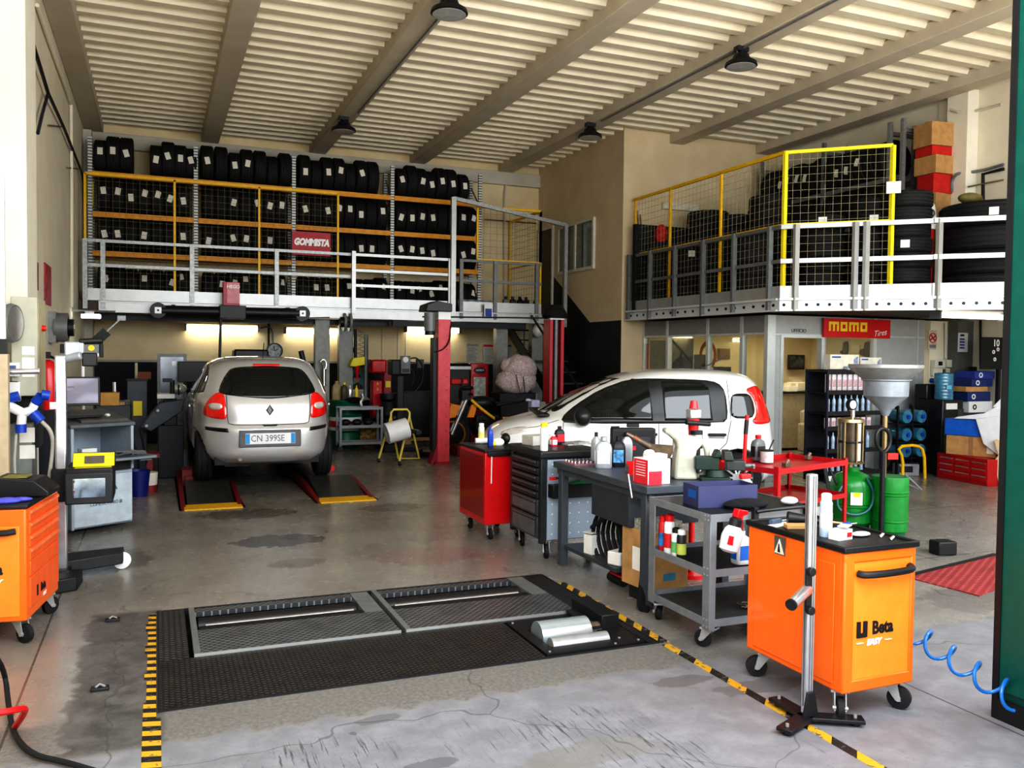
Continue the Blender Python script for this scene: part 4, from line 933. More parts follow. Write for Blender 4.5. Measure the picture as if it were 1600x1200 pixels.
# ---- near orange trolley
X0, X1, Y0, Y1, ZB, ZT = 2.93, 3.37, 3.03, 3.73, .14, .80
t = thing('orange_trolley', 'orange workshop trolley with black tray top nearest the entrance, behind the aluminium stand', 'tool trolley', (X0, Y0, 0))
w, l = X1-X0, Y1-Y0
MB().bx(0, .06, 0, .03, ZB, ZT).bx(w-.03, w, 0, .03, ZB, ZT).bx(0, w, 0, .035, ZB, ZB+.06).bx(0,w,0,.03,ZT-.05,ZT).bx(0,w,.02,l,ZB,ZT).build('cabinet_body', orange, t, bevel=.008)
MB().bx(.055, w-.028, .008, .03, ZB+.055, ZT-.03).build('recessed_end_panel', orange_l, t)
MB().bx(-.006, .0, .06, l-.06, ZB+.03, ZT-.06).build('side_panel', orange, t, bevel=.004)
MB().bx(-.012, w+.012, -.012, l+.012, ZT, ZT+.018).bx(-.012,w+.012,-.012,.006,ZT,ZT+.030).bx(-.012,w+.012,l-.006,l+.012,ZT,ZT+.030).bx(-.012,.006,-.012,l+.012,ZT,ZT+.030).bx(w-.006,w+.012,-.012,l+.012,ZT,ZT+.030).build('tray_top', black, t, bevel=.006)
MB().tube([(.08,0,.70),(.09,-.03,.698),(.20,-.045,.70),(.33,-.045,.703),(w-.05,-.03,.705),(w-.04,0,.71)], .017, 10, 2).build('handle', black, t)
text('Beta', .085, (.245,.006,.43), txt_black, t, off=.003, sx=.85)
sy = MB().bx(.085,.105,-.0,.0075,.395,.47).bx(.125,.145,.0,.0075,.395,.47).prism([(.105,.395),(.125,.395),(.125,.42),(.115,.41),(.105,.42)],'y',0,.0075).build('emblem', txt_black, t)
text('EASY', .038, (.19,.006,.365), txt_white, t, shear=.3, off=.002); MB().bx(.085,.125,.002,.0065,.366,.370).bx(.26,.30,.002,.0065,.366,.370).build('logo_line', txt_white, t)
wp = MB().bx(-.0095,-.0055,.40,.48,.70,.79).build('warning_sticker', M('sticker_grey', (.10,.09,.08), .5), t)
MB().prism([(.405,.705),(.475,.705),(.44,.78)], 'x', -.0125, -.0095).build('warning_triangle', cream, wp)
MB().prism([(.43,.712),(.45,.712),(.444,.755),(.438,.755)], 'x', -.0135, -.0122).build('pictogram', txt_black, wp)
for q in ((.06,.08,-2.2),(w-.06,.08,-1.0),(.06,l-.08,2.6),(w-.06,l-.08,.5)): caster(t, *q[:2], rz=q[2])
# things on it
zt = ZT+.018
def TP(px, py):
    p = P(px, py, z=zt); return Vector((min(max(p.x, 2.99), 3.30), min(max(p.y, 3.08), 3.66), zt))
can('spray_can', 'white and pale blue spray can standing on the orange trolley tray', 1290, 838, .030, .215, (M('pale_blue_print', (.55,.68,.85), .4), white, white), z=zt)
p = TP(1313, 842); b = thing('bulb_box', 'small white bulb carton lying open on the orange trolley', 'box', p, .15)
MB().bx(-.05,.05,-.03,.03,0,.05).build('carton', paper, b); MB().box((.015,-.012,.066), (.075,.05,.004), rz=.4).build('flap', paper, b); MB().bx(.01,.045,-.0315,-.030,.012,.035).build('print', txt_red, b)
p = TP(1345, 838); b = thing('rag', 'crumpled white rag next to the blue screwdriver on the orange trolley', 'rag', p); MB().ball((0,0,.012), .05, 14, (1.1,.6,.25)).build('cloth', paper, b)
p = TP(1357, 822); b = thing('screwdriver', 'blue handled screwdriver lying on the orange trolley', 'screwdriver', p, .3); MB().cyl((-.05,0,.016), (.04,0,.016), .014, n=12).build('handle', blue, b); MB().cyl((.04,0,.016), (.12,0,.012), .004, n=8).build('blade', chrome, b)
p = Vector((3.04,3.62,zt)); b = thing('screwdriver', 'grey screwdriver on papers at the far end of the orange trolley', 'screwdriver', p, .25); MB().cyl((-.07,0,.02), (.01,0,.02), .013, n=12).build('handle', M('slate_handle', (.10,.14,.2), .4), b); MB().cyl((.01,0,.02), (.10,0,.015), .004, n=8).build('blade', chrome, b)
p = Vector((3.03,3.60,zt)); b = thing('paper_sheets', 'white folded papers at the far end of the orange trolley', 'paper', p, .35); MB().box((0,0,.004), (.16,.05,.006)).box((.1,-.03,.008),(.12,.06,.006), rz=.5).build('sheets', paper, b)
p = Vector((3.06,3.50,zt)); tag(MB().box((p.x,p.y,zt+.012), (.13,.06,.024), rz=-.35).build('worn_carton', cardb, bevel=.004), 'flat brown carton with print on the orange trolley', 'box')
p = Vector((3.20,3.50,zt)); b = thing('air_ratchet', 'black air tool with brass couplings lying across the orange trolley', 'air tool', p, -.55)
MB().cyl((-.16,0,.04), (-.05,0,.035), .035, .022, n=16).cyl((-.05,0,.03), (.06,0,.025), .018, n=14).build('tool_body', black, b, bevel=.003); MB().cyl((.06,0,.025), (.13,0,.018), .009, n=10).build('coupling', M('brass', (.5,.35,.12), .35, .8), b)
for j, (px, py) in enumerate(((1390,838),(1408,842))):
    p = TP(px, py); tag(MB().cyl((p.x,p.y,zt), (p.x+.02,p.y,zt+.014), .010, n=10).build('socket', chrome), 'chrome socket at the handle end of the orange trolley, %s of two' % ORD[j], 'socket', 'sockets on the orange trolley')
# ---- aluminium stand
c = P(1260,1128,z=0); t = thing('aluminium_stand', 'aluminium post stand on three black feet in front of the orange trolley', 'stand', (c.x, c.y, 0))
ft = [P(1226,1150,z=0)-c, P(1346,1134,z=0)-c, P(1212,1100,z=0)-c]
for v in ft:
    d = v.normalized(); n_ = Vector((-d.y,d.x,0)); e = d*(v.length+.01)
    lg = MB(); A = [Vector((0,0,0))+n_*.04, Vector((0,0,0))-n_*.04, e-n_*.038, e+n_*.038]
    vb = [lg.bm.verts.new((q.x,q.y,.018)) for q in A]; vt = [lg.bm.verts.new((q.x,q.y,.036)) for q in A]
    lg.bm.faces.new(vb[::-1]); lg.bm.faces.new(vt)
    for k_ in range(4): lg.bm.faces.new((vb[k_],vb[(k_+1)%4],vt[(k_+1)%4],vt[k_]))
    lg.cyl((e.x*.85,e.y*.85,0), (e.x*.85,e.y*.85,.018), .022, n=12)
    fo_ = lg.build('foot', black, t, bevel=.004); MB().cyl((e.x*.85,e.y*.85,.036), (e.x*.85,e.y*.85,.05), .008, n=8).build('bolt', galv_b, fo_)
MB().prism([(-.045,.03),(.045,.03),(.022,.15),(-.022,.15)], 'y', -.03, -.018).build('gusset', black, t, bevel=.003)
zt_ = 1.165
MB().box((0,0,zt_/2+.02), (.045,.036,zt_-.04)).build('post', alu, t, bevel=.006)
MB().bx(-.024,-.022,-.004,.004,.08,zt_-.01).bx(-.008,-.003,-.0195,-.018,.08,zt_-.01).bx(.006,.010,-.0195,-.018,.08,zt_-.01).build('slot', M('alu_shadow', (.25,.26,.28), .4, .8), t)  # grooves drawn as dark strips, their shade put into the colour
za = .63; ad = Vector((-.15,-.07,-.035))
MB().cyl((-.02,-.01,za), (-.02+ad.x,-.01+ad.y,za+ad.z), .026, n=20).build('arm_tube', alu, t)
MB().cyl((-.02+ad.x,-.01+ad.y,za+ad.z), (-.02+ad.x*1.07,-.01+ad.y*1.07,za+ad.z*1.07), .0265, n=20).build('end_cap', black, t)
MB().box((-.025,-.022,za), (.035,.012,.20)).cyl((-.03,-.03,za+.09),(-.03,-.055,za+.09),.02,n=14).cyl((-.03,-.03,za-.09),(-.03,-.055,za-.09),.02,n=14).build('clamp', black, t, bevel=.003)
# ---- grey welded cart
t = thing('grey_cart', 'grey angle-steel cart on castors holding a blue card box', 'cart', (2.93, 4.07, 0))
W_, L_, HT = .80, .66, .79
for x in (0, W_):
    for y in (0, L_):
        sx = 1 if x == 0 else -1; sy_ = 1 if y == 0 else -1
        MB().bx(x, x+sx*.045, y, y+sy_*.006, .12, HT).bx(x, x+sx*.006, y, y+sy_*.07, .12, HT).build('leg', grey_cart, t, bevel=.003)
for z in (.16, .45, HT-.02):
    MB().bx(0,.006,0,L_,z-.02,z+.025).bx(W_-.006,W_,0,L_,z-.02,z+.025).bx(0,W_,0,.006,z-.02,z+.025).bx(0,W_,L_-.006,L_,z-.02,z+.025).build('shelf_frame', grey_cart, t)
MB().bx(.006,W_-.006,.006,L_-.006,.43,.445).build('shelf', black, t); MB().bx(.006,W_-.006,.006,L_-.006,.15,.155).build('shelf', M('shelf_grime', (.05,.05,.05), .6), t); MB().bx(.006,W_-.006,.006,L_-.006,HT-.015,HT).build('top_board', black, t)
for x in (.05, W_-.05):
    for y in (.06, L_-.06): caster(t, x, y, .05, .125, 2.0 if y < .3 else 1.2)
rv = MB()
for z in (.14,.18,.44,.48,HT-.03,HT-.005):
    for y in (.02,.05): rv.cyl((-.004,y,z),(.0,y,z),.006,n=6)
rv.build('rivet', galv_b, t)
MB().tube([(.30,-.03,.80),(.36,-.05,.81),(.60,-.05,.815),(.66,-.03,.81)], .012, 8, 1).box((.30,-.015,.785),(.03,.03,.08)).box((.68,-.015,.785),(.03,.03,.08)).build('rail_handle', black, t)
# blue box and items on the cart
p = P(1113,783,z=HT); b = thing('card_box', 'open indigo card box on the corner of the grey cart', 'box', (3.03,4.50,HT), -.12)
bw, bd, bh = .40, .20, .13
MB().bx(0,bw,-bd,-bd+.005,0,bh).bx(0,bw,-.005,0,0,bh).bx(0,.005,-bd,0,0,bh).bx(bw-.005,bw,-bd,0,0,bh).bx(0,bw,-bd,0,0,.005).build('box_wall', blue_d, b)
MB().box((-.002,-.12,.075),(.002,.1,.05)).build('print', M('print_blue', (.02,.12,.4), .5), b)
tag(MB().ball((3.30,4.23,HT+.02), .12, 16, (1.3,.7,.28)).build('black_rag', M('black_cloth', (.008,.008,.010), .95, bump=1.0, scale=30)), 'crumpled black rag lying on the grey cart before the blue box', 'rag')
sp = P(1131, 845, y=4.0); b = thing('spray_bottle', 'white pressure spray bottle with red trigger hung on the cart rail', 'bottle', (sp.x, 3.96, .60)); b.rotation_euler = (0,.28,0)
MB().lathe([(.03,0),(.055,.015),(.06,.09),(.05,.13),(.035,.15)], n=22).build('bottle_body', white, b); MB().lathe([(.035,.15),(.036,.19),(.025,.20)], n=18).build('collar', black, b)
MB().box((0,-.0,.225),(.035,.05,.05)).prism([(-.02,.25),(.06,.255),(.065,.235),(.0,.20)],'y',-.012,.012).box((.035,0,.19),(.012,.014,.06)).build('trigger_head', red, b, bevel=.004); MB().box((-.03,-.048,.07),(.05,.01,.05)).build('label', txt_red, b)
p = P(1160,865,y=4.25); bottle('fluid_bottle', 'white plastic bottle with blue label behind the hanging sprayer', 1158, 870, .11, .09, .20, white, white, y=4.2, z=.46, lab=M('label_blue', (.02,.15,.55), .5))
p = P(1135,772,z=HT); b = thing('funnel_bottle', 'grey translucent spray funnel with red cap beside the vice', 'funnel', (3.50,4.50,HT)); MB().lathe([(.07,0),(.06,.05),(.045,.11),(.03,.13)], n=18).build('funnel_cone', M('smoky_plastic', (.35,.35,.34), .4), b); MB().box((0,0,.145),(.08,.03,.03)).build('cap', red, b, bevel=.005)
tag(MB().ball((3.62,4.22,HT+.025), .05, 12, (1.2,.8,.5)).build('white_nozzle', white), 'white plastic nozzle lying beside the vice on the grey cart', 'nozzle')
for lb, px, py, r, h, ms in (('tall red and white spray can at the front of the grey cart shelf', 1028, 870, .034, .26, (M('can_white', (.75,.75,.75), .35), red, M('can_red', (.6,.02,.02), .35))), ('red and blue spray can half hidden behind the tall red one', 1014, 866, .028, .24, (M('can_red2', (.55,.02,.03), .35), red, M('can_bluemix', (.05,.2,.5), .35, var=.6))),
                          ('white and green spray can with black cap on the cart shelf', 1043, 869, .030, .19, (M('can_white'), black, M('can_green', (.15,.4,.15), .4))), ('black and lime spray can with white cap on the cart shelf', 1065, 871, .029, .19, (black, white, M('can_lime', (.45,.5,.10), .4)))):
    q = P(px, py-30, x=2.985); can('spray_can', lb, px, py, r, h, ms, x=2.985).location = (2.985, {1028: 4.575, 1014: 4.65}.get(px, min(q.y, 4.5)), .446)
tag(MB().tube([(3.75,4.2,.17),(3.72,4.12,.35),(3.69,4.1,.5),(3.7,4.15,.6)], .008).build('yellow_cable', M('yellow_cable', (.6,.45,.03), .5)), 'yellow cord hanging behind the orange trolley', 'cord')
ch = MB()
for q in range(26):
    ch.tube([(3.30+random.random()*.3, 4.15+random.random()*.2, .165+random.random()*.02) for _ in range(3)], .004, 5, 1)
o = tag(ch.build('metal_chains', rust), 'heap of thin chains and clips on the lowest cart shelf', 'chains'); o['kind'] = 'stuff'
# ---- slate work bench
BZ = .835; BX = 2.99; BY0, BY1 = 4.86, 6.31
t = thing('work_bench', 'long slate-grey work bench with hanging drawer box', 'work bench', (BX, BY0, 0))
bl = BY1-BY0; bw = .72
MB().bx(0, bw, 0, bl, BZ-.05, BZ).build('bench_top', bench_m, t, bevel=.004)
for x in (.02, bw-.08):
    for y in (.04, bl-.13): MB().bx(x, x+.06, y, y+.07, 0, BZ-.05).build('leg', bench_m, t, bevel=.004)
MB().bx(.05, bw-.05, .50, bl-.1, .14, .17).build('lower_shelf', M('shelf_slate', (.05,.055,.06), .5), t)
MB().bx(.04, bw-.1, .30, .85, BZ-.33, BZ-.05).build('drawer_box', M('drawer_slate', (.045,.052,.064), .45), t, bevel=.004)
MB().bx(.03,.05,.02,bl-.02,BZ-.10,BZ-.05).build('apron', bench_m, t)
# on the bench
bt = thing('socket_tray', 'pinkish tray of sockets lying at the far end of the bench', 'tray', (3.18, 6.10, BZ)); MB().bx(-.16,.16,-.12,.12,0,.012).build('tray', M('pink_tray', (.32,.15,.18), .6), bt)
sk_ = MB()
for a in range(9):
    for b_ in range(4): sk_.cyl((-.14+a*.034,-.09+b_*.055,.012), (-.14+a*.034,-.09+b_*.055,.03), .010, n=8)
sk_.build('socket_row', chrome, bt)
bottle('oil_bottle', 'slim silver oil bottle with black cap at the back of the bench row', 931, 724, .07, .07, .25, silver_pl, black, z=BZ, rz=.4)
bottle('oil_bottle', 'broad silver oil bottle with white label nearest the bench edge', 943, 731, .13, .08, .24, silver_pl, silver_pl, z=BZ, rz=-.5, lab=white)
bottle('oil_bottle', 'black oil bottle with blue and white label on the bench', 966, 729, .11, .075, .235, black, black, z=BZ, rz=-.5, lab=M('label_mix', (.10,.30,.55), .5, var=.8, scale=40))
bottle('oil_bottle', 'silver oil bottle with black cap beside the black one', 979, 724, .09, .07, .25, silver_pl, black, z=BZ, rz=-.3)
b = thing('pump_sprayer', 'black hand pump standing among the oil bottles', 'pump', Vector((3.50,6.20,BZ))); MB().cyl((0,0,0),(0,0,.2),.03,n=14).cyl((0,0,.2),(0,0,.27),.008,n=8).box((0,0,.275),(.07,.02,.015)).build('pump_body', black, b)
b = thing('black_case', 'closed black plastic tool case standing upright behind the oil bottles', 'case', (3.58, 6.05, BZ), -.3); MB().box((0,0,.14),(.36,.09,.28)).build('case_shell', black, b, bevel=.012); MB().box((0,-.047,.13),(.26,.006,.16)).build('panel', M('case_grey', (.04,.04,.045), .4), b, bevel=.004); MB().box((0,0,.30),(.1,.03,.03)).build('handle', black, b, bevel=.005); MB().box((-.02,-.052,.12),(.07,.003,.035)).build('badge', txt_red, b)
b = thing('metal_funnel', 'worn metal funnel with long spout lying behind the red and white carton', 'funnel', (3.55, 5.62, BZ+.12)); MB().cyl((-.22,.10,.15),(-.06,.02,.05),.012,.028,n=14).cyl((-.06,.02,.05),(.06,-.04,-.03),.028,.11,n=24).build('funnel_cone', rust, b); MB().cyl((-.17,.075,.12),(-.14,.06,.10),.022,n=12).build('spout_ring', M('copper_band', (.25,.10,.05), .5, .4), b)
MB().box((.03,-.02,-.075),(.12,.12,.09)).build('rest_block', dark, b)
tag(MB().lathe([(.035,0),(.036,.07),(.03,.08),(.032,.10)], c=tuple(P(992,722,z=BZ)), n=18).build('clear_jar', M('clear_jar', (.45,.48,.55), .15, alpha=.75)), 'small clear jar with yellow dot between bottles and carton', 'jar')
b = thing('red_case', 'open red plastic case with small tools at the bench edge', 'case', P(991,740,z=BZ), -.35); MB().bx(-.05,.05,-.06,.06,0,.006).bx(-.05,-.046,-.06,.06,0,.07).bx(-.05,.05,.056,.06,0,.085).bx(-.05,.05,-.06,-.056,0,.05).build('case_shell', red, b); MB().box((-.053,-.0,.035),(.003,.08,.04)).build('insert', galvd, b)
b = thing('part_carton', 'red and white parts carton at the bench edge beside the jug', 'box', (3.13, 5.02, BZ), .05)
MB().bx(-.09,.09,-.08,.10,0,.17).build('carton', white, b, bevel=.003); MB().bx(-.0925,-.089,-.075,.09,.0,.165).build('side_print', M('carton_red', (.72,.03,.05), .5), b); MB().bx(-.085,.02,-.0825,-.079,.0,.09).build('front_print', M('carton_red'), b)
for i in range(7): pass
MB().box((.02,0,.185),(.13,.10,.03)).ball((-.03,.0,.21),.035,10,(1.2,.8,.6)).build('glove_lump', white, b)
ln = MB()
for i in range(6): ln.bx(-.0942,-.0924,-.05,.06,.145-i*.018,.150-i*.018)
ln.build('text_line', white, b)
tag(MB().cyl((3.0,5.12,BZ+.05),(2.955,4.99,BZ-.09),.005,n=8).build('white_stick', white), 'thin white stick poking over the edge of the bench', 'stick')
# measuring jug (spout on the far side, loop handle on the near side)
b = thing('measuring_jug', 'milky plastic oil jug with long spout and loop handle on the bench', 'jug', P(1068,748,z=BZ), -.38)
jm = M('milky_plastic', (.50,.49,.40), .45, var=.2, scale=9); sc_ = 1/213.0
ol = [(1051,748),(1053,720),(1056,699),(1053,690),(1045,683),(1035,677),(1039,670),(1056,678),(1070,681),(1096,687),(1092,696),(1085,704),(1083,716),(1084,732),(1087,748)]
MB().prism([((x-1068)*sc_,(748-y)*sc_) for x, y in ol],'y',-.07,.07).build('jug_body', jm, b, bevel=.022)
MB().tube([((x-1068)*sc_,0,(748-y)*sc_) for x, y in ((1088,690),(1099,696),(1103,708),(1103,722),(1100,736),(1092,744),(1082,744))],.019,12,2).build('handle', jm, b)
# bench vice
vm = M('vice_green', (.03,.05,.04), .5, .4); b = thing('bench_vice', 'dark green bench vice behind the blue card box', 'vice', (3.60, 4.96, BZ), -.5)
MB().bx(-.10,.10,-.08,.08,0,.03).cyl((0,0,.03),(0,0,.08),.07,.06,n=20).build('swivel_base', vm, b, bevel=.004); MB().bx(-.14,.02,-.055,.055,.08,.17).prism([(-.02,.17),(.03,.17),(.03,.215),(.0,.215)],'y',-.07,.07).build('fixed_jaw', vm, b, bevel=.006)
MB().bx(.07,.20,-.05,.05,.08,.15).prism([(.05,.15),(.12,.15),(.10,.215),(.05,.215)],'y',-.07,.07).build('moving_jaw', M('vice_jaw', (.07,.075,.07), .45, .6), b, bevel=.006); MB().cyl((.18,0,.11),(.27,0,.11),.016,n=12).cyl((.25,-.1,.11),(.25,.1,.11),.007,n=8).build('screw_handle', galvd, b)
# red upright pump and strut standing behind the bench
b = thing('grease_pump', 'tall red hand pump with black cross handle behind the milky jug', 'pump', (3.82, 5.55, 0)); MB().cyl((0,0,0),(0,0,.03),.12,n=20).cyl((0,0,.03),(0,0,1.06),.022,n=14).cyl((0,0,1.06),(0,0,1.22),.034,.045,n=16).build('pump_tube', red, b); MB().box((0,0,1.26),(.10,.07,.07)).build('valve_block', galv_b, b, bevel=.008)
MB().cyl((0,0,1.30),(0,0,1.36),.035,.025,n=12).build('red_cap', red, b); MB().box((.05,0,1.11),(.06,.02,.03)).build('red_lever', red, b); MB().cyl((-.10,-.05,1.20),(.12,-.04,1.18),.018,n=12).build('cross_handle', black, b)
b = thing('red_strut', 'slim red strut with black grip leaning on the white car', 'strut', (4.55, 5.9, 0)); MB().cyl((0,0,0),(.05,.02,1.05),.016,n=12).build('strut_rod', red, b); MB().cyl((.05,.02,1.05),(.06,.02,1.17),.018,n=12).build('grip', black, b); MB().cyl((.06,.02,1.17),(.063,.02,1.21),.017,n=12).build('tip', red, b); MB().cyl((0,0,0),(0,0,.02),.05,n=14).build('base_disc', black, b)
b = thing('battery_lamp', 'black and silver cylindrical lamp on the bench behind the jug', 'lamp', (3.62, 5.22, BZ)); MB().cyl((0,0,0),(0,0,.20),.03,n=16).cyl((0,0,.20),(0,0,.33),.045,n=18).build('lamp_body', black, b); MB().lathe([(.0462,.24),(.0462,.30)],n=18).build('lamp_band', alu, b)
tag(MB().cyl((3.52,5.35,BZ),(3.52,5.35,BZ+.26),.014,n=12).build('steel_tube', alu), 'upright aluminium tube between funnel and jug', 'tube')
# under the bench
b = thing('white_carton', 'small white carton with open flaps on the bench lower shelf', 'box', (3.13, 5.85, .17), .2); MB().bx(-.06,.06,-.05,.05,0,.15).build('carton', paper, b); MB().box((-.03,.0,.165),(.09,.1,.004)).box((.08,0,.15),(.07,.1,.004)).build('flap', paper, b)
hs = MB(); hc = P(948,842,x=3.12)
for q in range(6): hs.tube([hc+Vector((.02*q, (.22-.012*q)*math.cos(a*.45)-.03*q, (.21-.012*q)*math.sin(a*.45)+.01*q)) for a in range(15)], .015, 8, 1)
hs.tube([hc+Vector((-.02,.2,.05)),hc+Vector((-.06,.02,.13)),hc+Vector((-.05,-.25,.26)),hc+Vector((.05,-.45,.30))], .017, 8, 3)
tag(hs.build('black_hose', rubber), 'coiled thick black hose hanging off the bench lower shelf', 'hose')
b = thing('cardboard_box', 'large brown cardboard box leaning between bench and grey cart', 'box', (3.22, 4.95, .10), .1); MB().bx(-.14,.16,-.02,.34,.0,.40).build('carton', cardb, b, bevel=.005); MB().box((-.142,.16,.20),(.004,.10,.16)).build('label', paper, b); MB().box((.0,-.022,.10),(.1,.004,.05)).build('stamp', M('stamp_blue', (.05,.25,.4), .6), b); MB().bx(-.12,.12,.0,.3,.40,.47).build('plastic_film', M('film', (.4,.38,.33), .2, var=.5, scale=50), b)
MB().bx(-.10,.12,0,.3,-.10,0).build('support', dark, b)
tag(MB().tube([(3.06,5.0,.18),(3.0,4.92,.10),(2.98,4.9,.02),(3.02,4.86,.01)], .028, 8, 2).build('black_strap', M('black_cloth')), 'black cloth strap trailing from the bench to the floor', 'strap')
b = thing('trolley_jack', 'low red jack tucked under the work bench', 'jack', (3.25, 5.55, 0)); MB().bx(-.10,.12,-.09,.09,.035,.08).build('jack_body', red, b, bevel=.008); MB().cyl((-.08,-.1,.035),(-.08,.1,.035),.035,n=14).build('wheel', black, b)
b = thing('white_tub', 'white plastic packaging under the hose on the bench shelf', 'packaging', (3.14, 5.47, .17)); MB().box((0,0,.05),(.14,.12,.10),rz=.4).build('carton', paper, b, bevel=.01)
# ---- charcoal roller cabinet with perforated side
X0, Y0, Y1 = 2.94, 6.43, 7.10; FH = .905
t = thing('roller_cabinet', 'charcoal roller cabinet with seven drawers and perforated pale side panel', 'tool cabinet', (X0, Y0, 0)); w, l = .56, Y1-Y0
char = M('charcoal_paint', (.022,.024,.027), .4, var=.1); dgrey = M('drawer_grey', (.13,.13,.135), .45)
MB().bx(.02, w, .02, l, .15, FH-.06).bx(0,.05,0,.05,.13,FH-.05).bx(0,.05,l-.05,l,.13,FH-.05).build('cabinet_body', char, t, bevel=.004)
MB().bx(-.015, w+.015, -.015, l+.015, FH-.065, FH).build('top_tray', char, t, bevel=.015)
zz = FH-.085
for i, h in enumerate((.062,.062,.062,.062,.062,.14,.185)):
    d = MB().bx(-.012, .02, .05, l-.05, zz-h+.006, zz).build('drawer', char if i < 5 else M('drawer_frame_grey', (.05,.052,.055), .4), t, bevel=.004)
    MB().bx(-.022,-.010,.09,l-.09,zz-.022,zz-.008).build('handle', M('handle_silver', (.20,.205,.21), .35, .6), d)
    if i > 4: MB().bx(-.016,-.011,.10,l-.10,zz-h+.025,zz-.035).build('front_panel', dgrey, d)
    zz -= h+.004
pk = NT('perforated_panel'); k = pk; p_, X_, Y_, Z_ = k.pos()
fx = k.math('SUBTRACT', k.math('FRACT', k.math('MULTIPLY', X_, 12)), .5); fz = k.math('SUBTRACT', k.math('FRACT', k.math('MULTIPLY', Z_, 12)), .5)
dd = k.math('ADD', k.math('MULTIPLY', fx, fx), k.math('MULTIPLY', fz, fz)); k.l(k.mix(k.math('LESS_THAN', dd, .008), (.36,.42,.50), (.7,.75,.8)), k.b.inputs['Base Color']); k.b.inputs['Roughness'].default_value = .4; k.b.inputs['Metallic'].default_value = .3
MB().bx(.055, w-.01, -.004, .02, .16, FH-.075).build('perforated_panel', pk.m, t)
MB().bx(.06, w-.01, -.11, -.004, .52, .63).build('side_bin', black, t, bevel=.004)
MB().bx(.07,.14,-.0065,-.004,.66,.685).build('badge_plate', txt_red, t); text('FACOM', .026, (.175,-.006,.672), txt_black, t, off=.001)
for x in (.08, w-.08):
    for y in (.08, l-.08): caster(t, x, y, .06, .15, -1.8)
b = thing('green_glove', 'green rubber glove lying in the bin of the charcoal cabinet', 'glove', (3.28, 6.37, .63)); MB().prism([(-.10,0),(.08,0),(.05,.035),(-.01,.02)],'y',-.03,.03).build('glove', M('glove_green', (.02,.35,.15), .5), b)
b = thing('red_canisters', 'small red and white canister in the bin of the charcoal cabinet', 'canister', (3.34, 6.39, .63)); MB().cyl((0,0,0),(0,0,.085),.022,n=12).build('can_body', red, b); MB().lathe([(.0225,.02),(.0225,.06)],n=12).build('label_band', white, b)
can('spray_can', 'white spray can with bright yellow cap on the charcoal cabinet corner', 850, 704, .034, .235, (M('can_white'), yellow_b), z=FH)
MB()  # helper reset
b = thing('white_box', 'worn white carton on top of the charcoal cabinet', 'box', (3.12, 6.92, FH), .25); MB().bx(-.11,.11,-.08,.08,0,.085).build('carton', M('worn_white_card', (.52,.50,.45), .7), b, bevel=.004); MB().box((.13,-.09,.03),(.12,.006,.05),rz=.3).build('flap', paper, b)
bottle('additive_bottle', 'black bottle with red label standing on the charcoal cabinet', 874, 694, .09, .06, .16, black, black, z=FH, lab=txt_red)
bottle('additive_bottle', 'small red and white bottle on the charcoal cabinet', 865, 697, .06, .05, .10, M('carton_red'), white, z=FH, lab=white)
b = thing('magazines', 'pile of magazines lying on the charcoal cabinet', 'magazines', P(898,694,z=FH), .1); MB().box((0,0,.006),(.24,.16,.012)).box((.02,.0,.017),(.2,.14,.008),rz=.2).build('pages', M('magazine_grey', (.35,.35,.34), .4, var=.5, scale=30), b)
# ---- glossy red cabinet
X0, Y0, Y1 = 2.765, 7.28, 7.98; RH = .83
t = thing('red_cabinet', 'glossy red tool cabinet on castors, farthest of the bench row', 'tool cabinet', (X0, Y0, 0)); w, l = .42, Y1-Y0
MB().bx(0,w,0,l,.14,RH-.03).build('cabinet_body', red, t, bevel=.005); MB().bx(-.003,0,.03,l-.03,.20,RH-.06).build('door_panel', M('shaded_red', (.30,.004,.008), .35, coat=.3), t)  # shade on the bench row's side face put into a darker red
MB().bx(-.005,w+.005,-.005,l+.005,RH-.03,RH).bx(.02,w+.01,-.03,0,RH-.06,RH-.02).build('top_tray', black, t, bevel=.006)
MB().cyl((.06,-.006,.52),(.06,-.012,RH-.05),.006,n=8).build('white_strap', white, t)
for x in (.07, w-.07):
    for y in (.08, l-.08): caster(t, x, y, .05, .14, -1.6)
can('spray_can', 'yellow topped spray can with white print on the glossy red cabinet', 752, 693, .03, .20, (M('can_pale', (.62,.66,.55), .4), white, M('can_yellowband', (.75,.7,.2), .4)), z=RH)
bottle('blue_bottle', 'small blue bottle on the glossy red cabinet', 766, 697, .05, .05, .19, blue, blue, z=RH)
b = thing('face_shield', 'black strap and goggles at the corner of the glossy red cabinet', 'goggles', P(790,693,z=RH), .2); MB().ball((0,0,.05),.06,14,(.7,.9,.9)).build('strap', black, b)
b = thing('white_rag', 'white and yellow wipes heaped on the glossy red cabinet', 'rag', P(778,696,z=RH)); MB().ball((0,0,.03),.06,12,(1.1,.7,.7)).build('cloth', paper, b); MB().ball((-.05,-.02,.02),.025,10).build('yellow_cap', yellow_b, b)
b = thing('silver_canister', 'short white roll lying at the back of the glossy red cabinet', 'roll', (2.86, 7.80, RH)); MB().cyl((0,0,.03),(.12,-.02,.03),.028,n=16).build('roll', white, b)
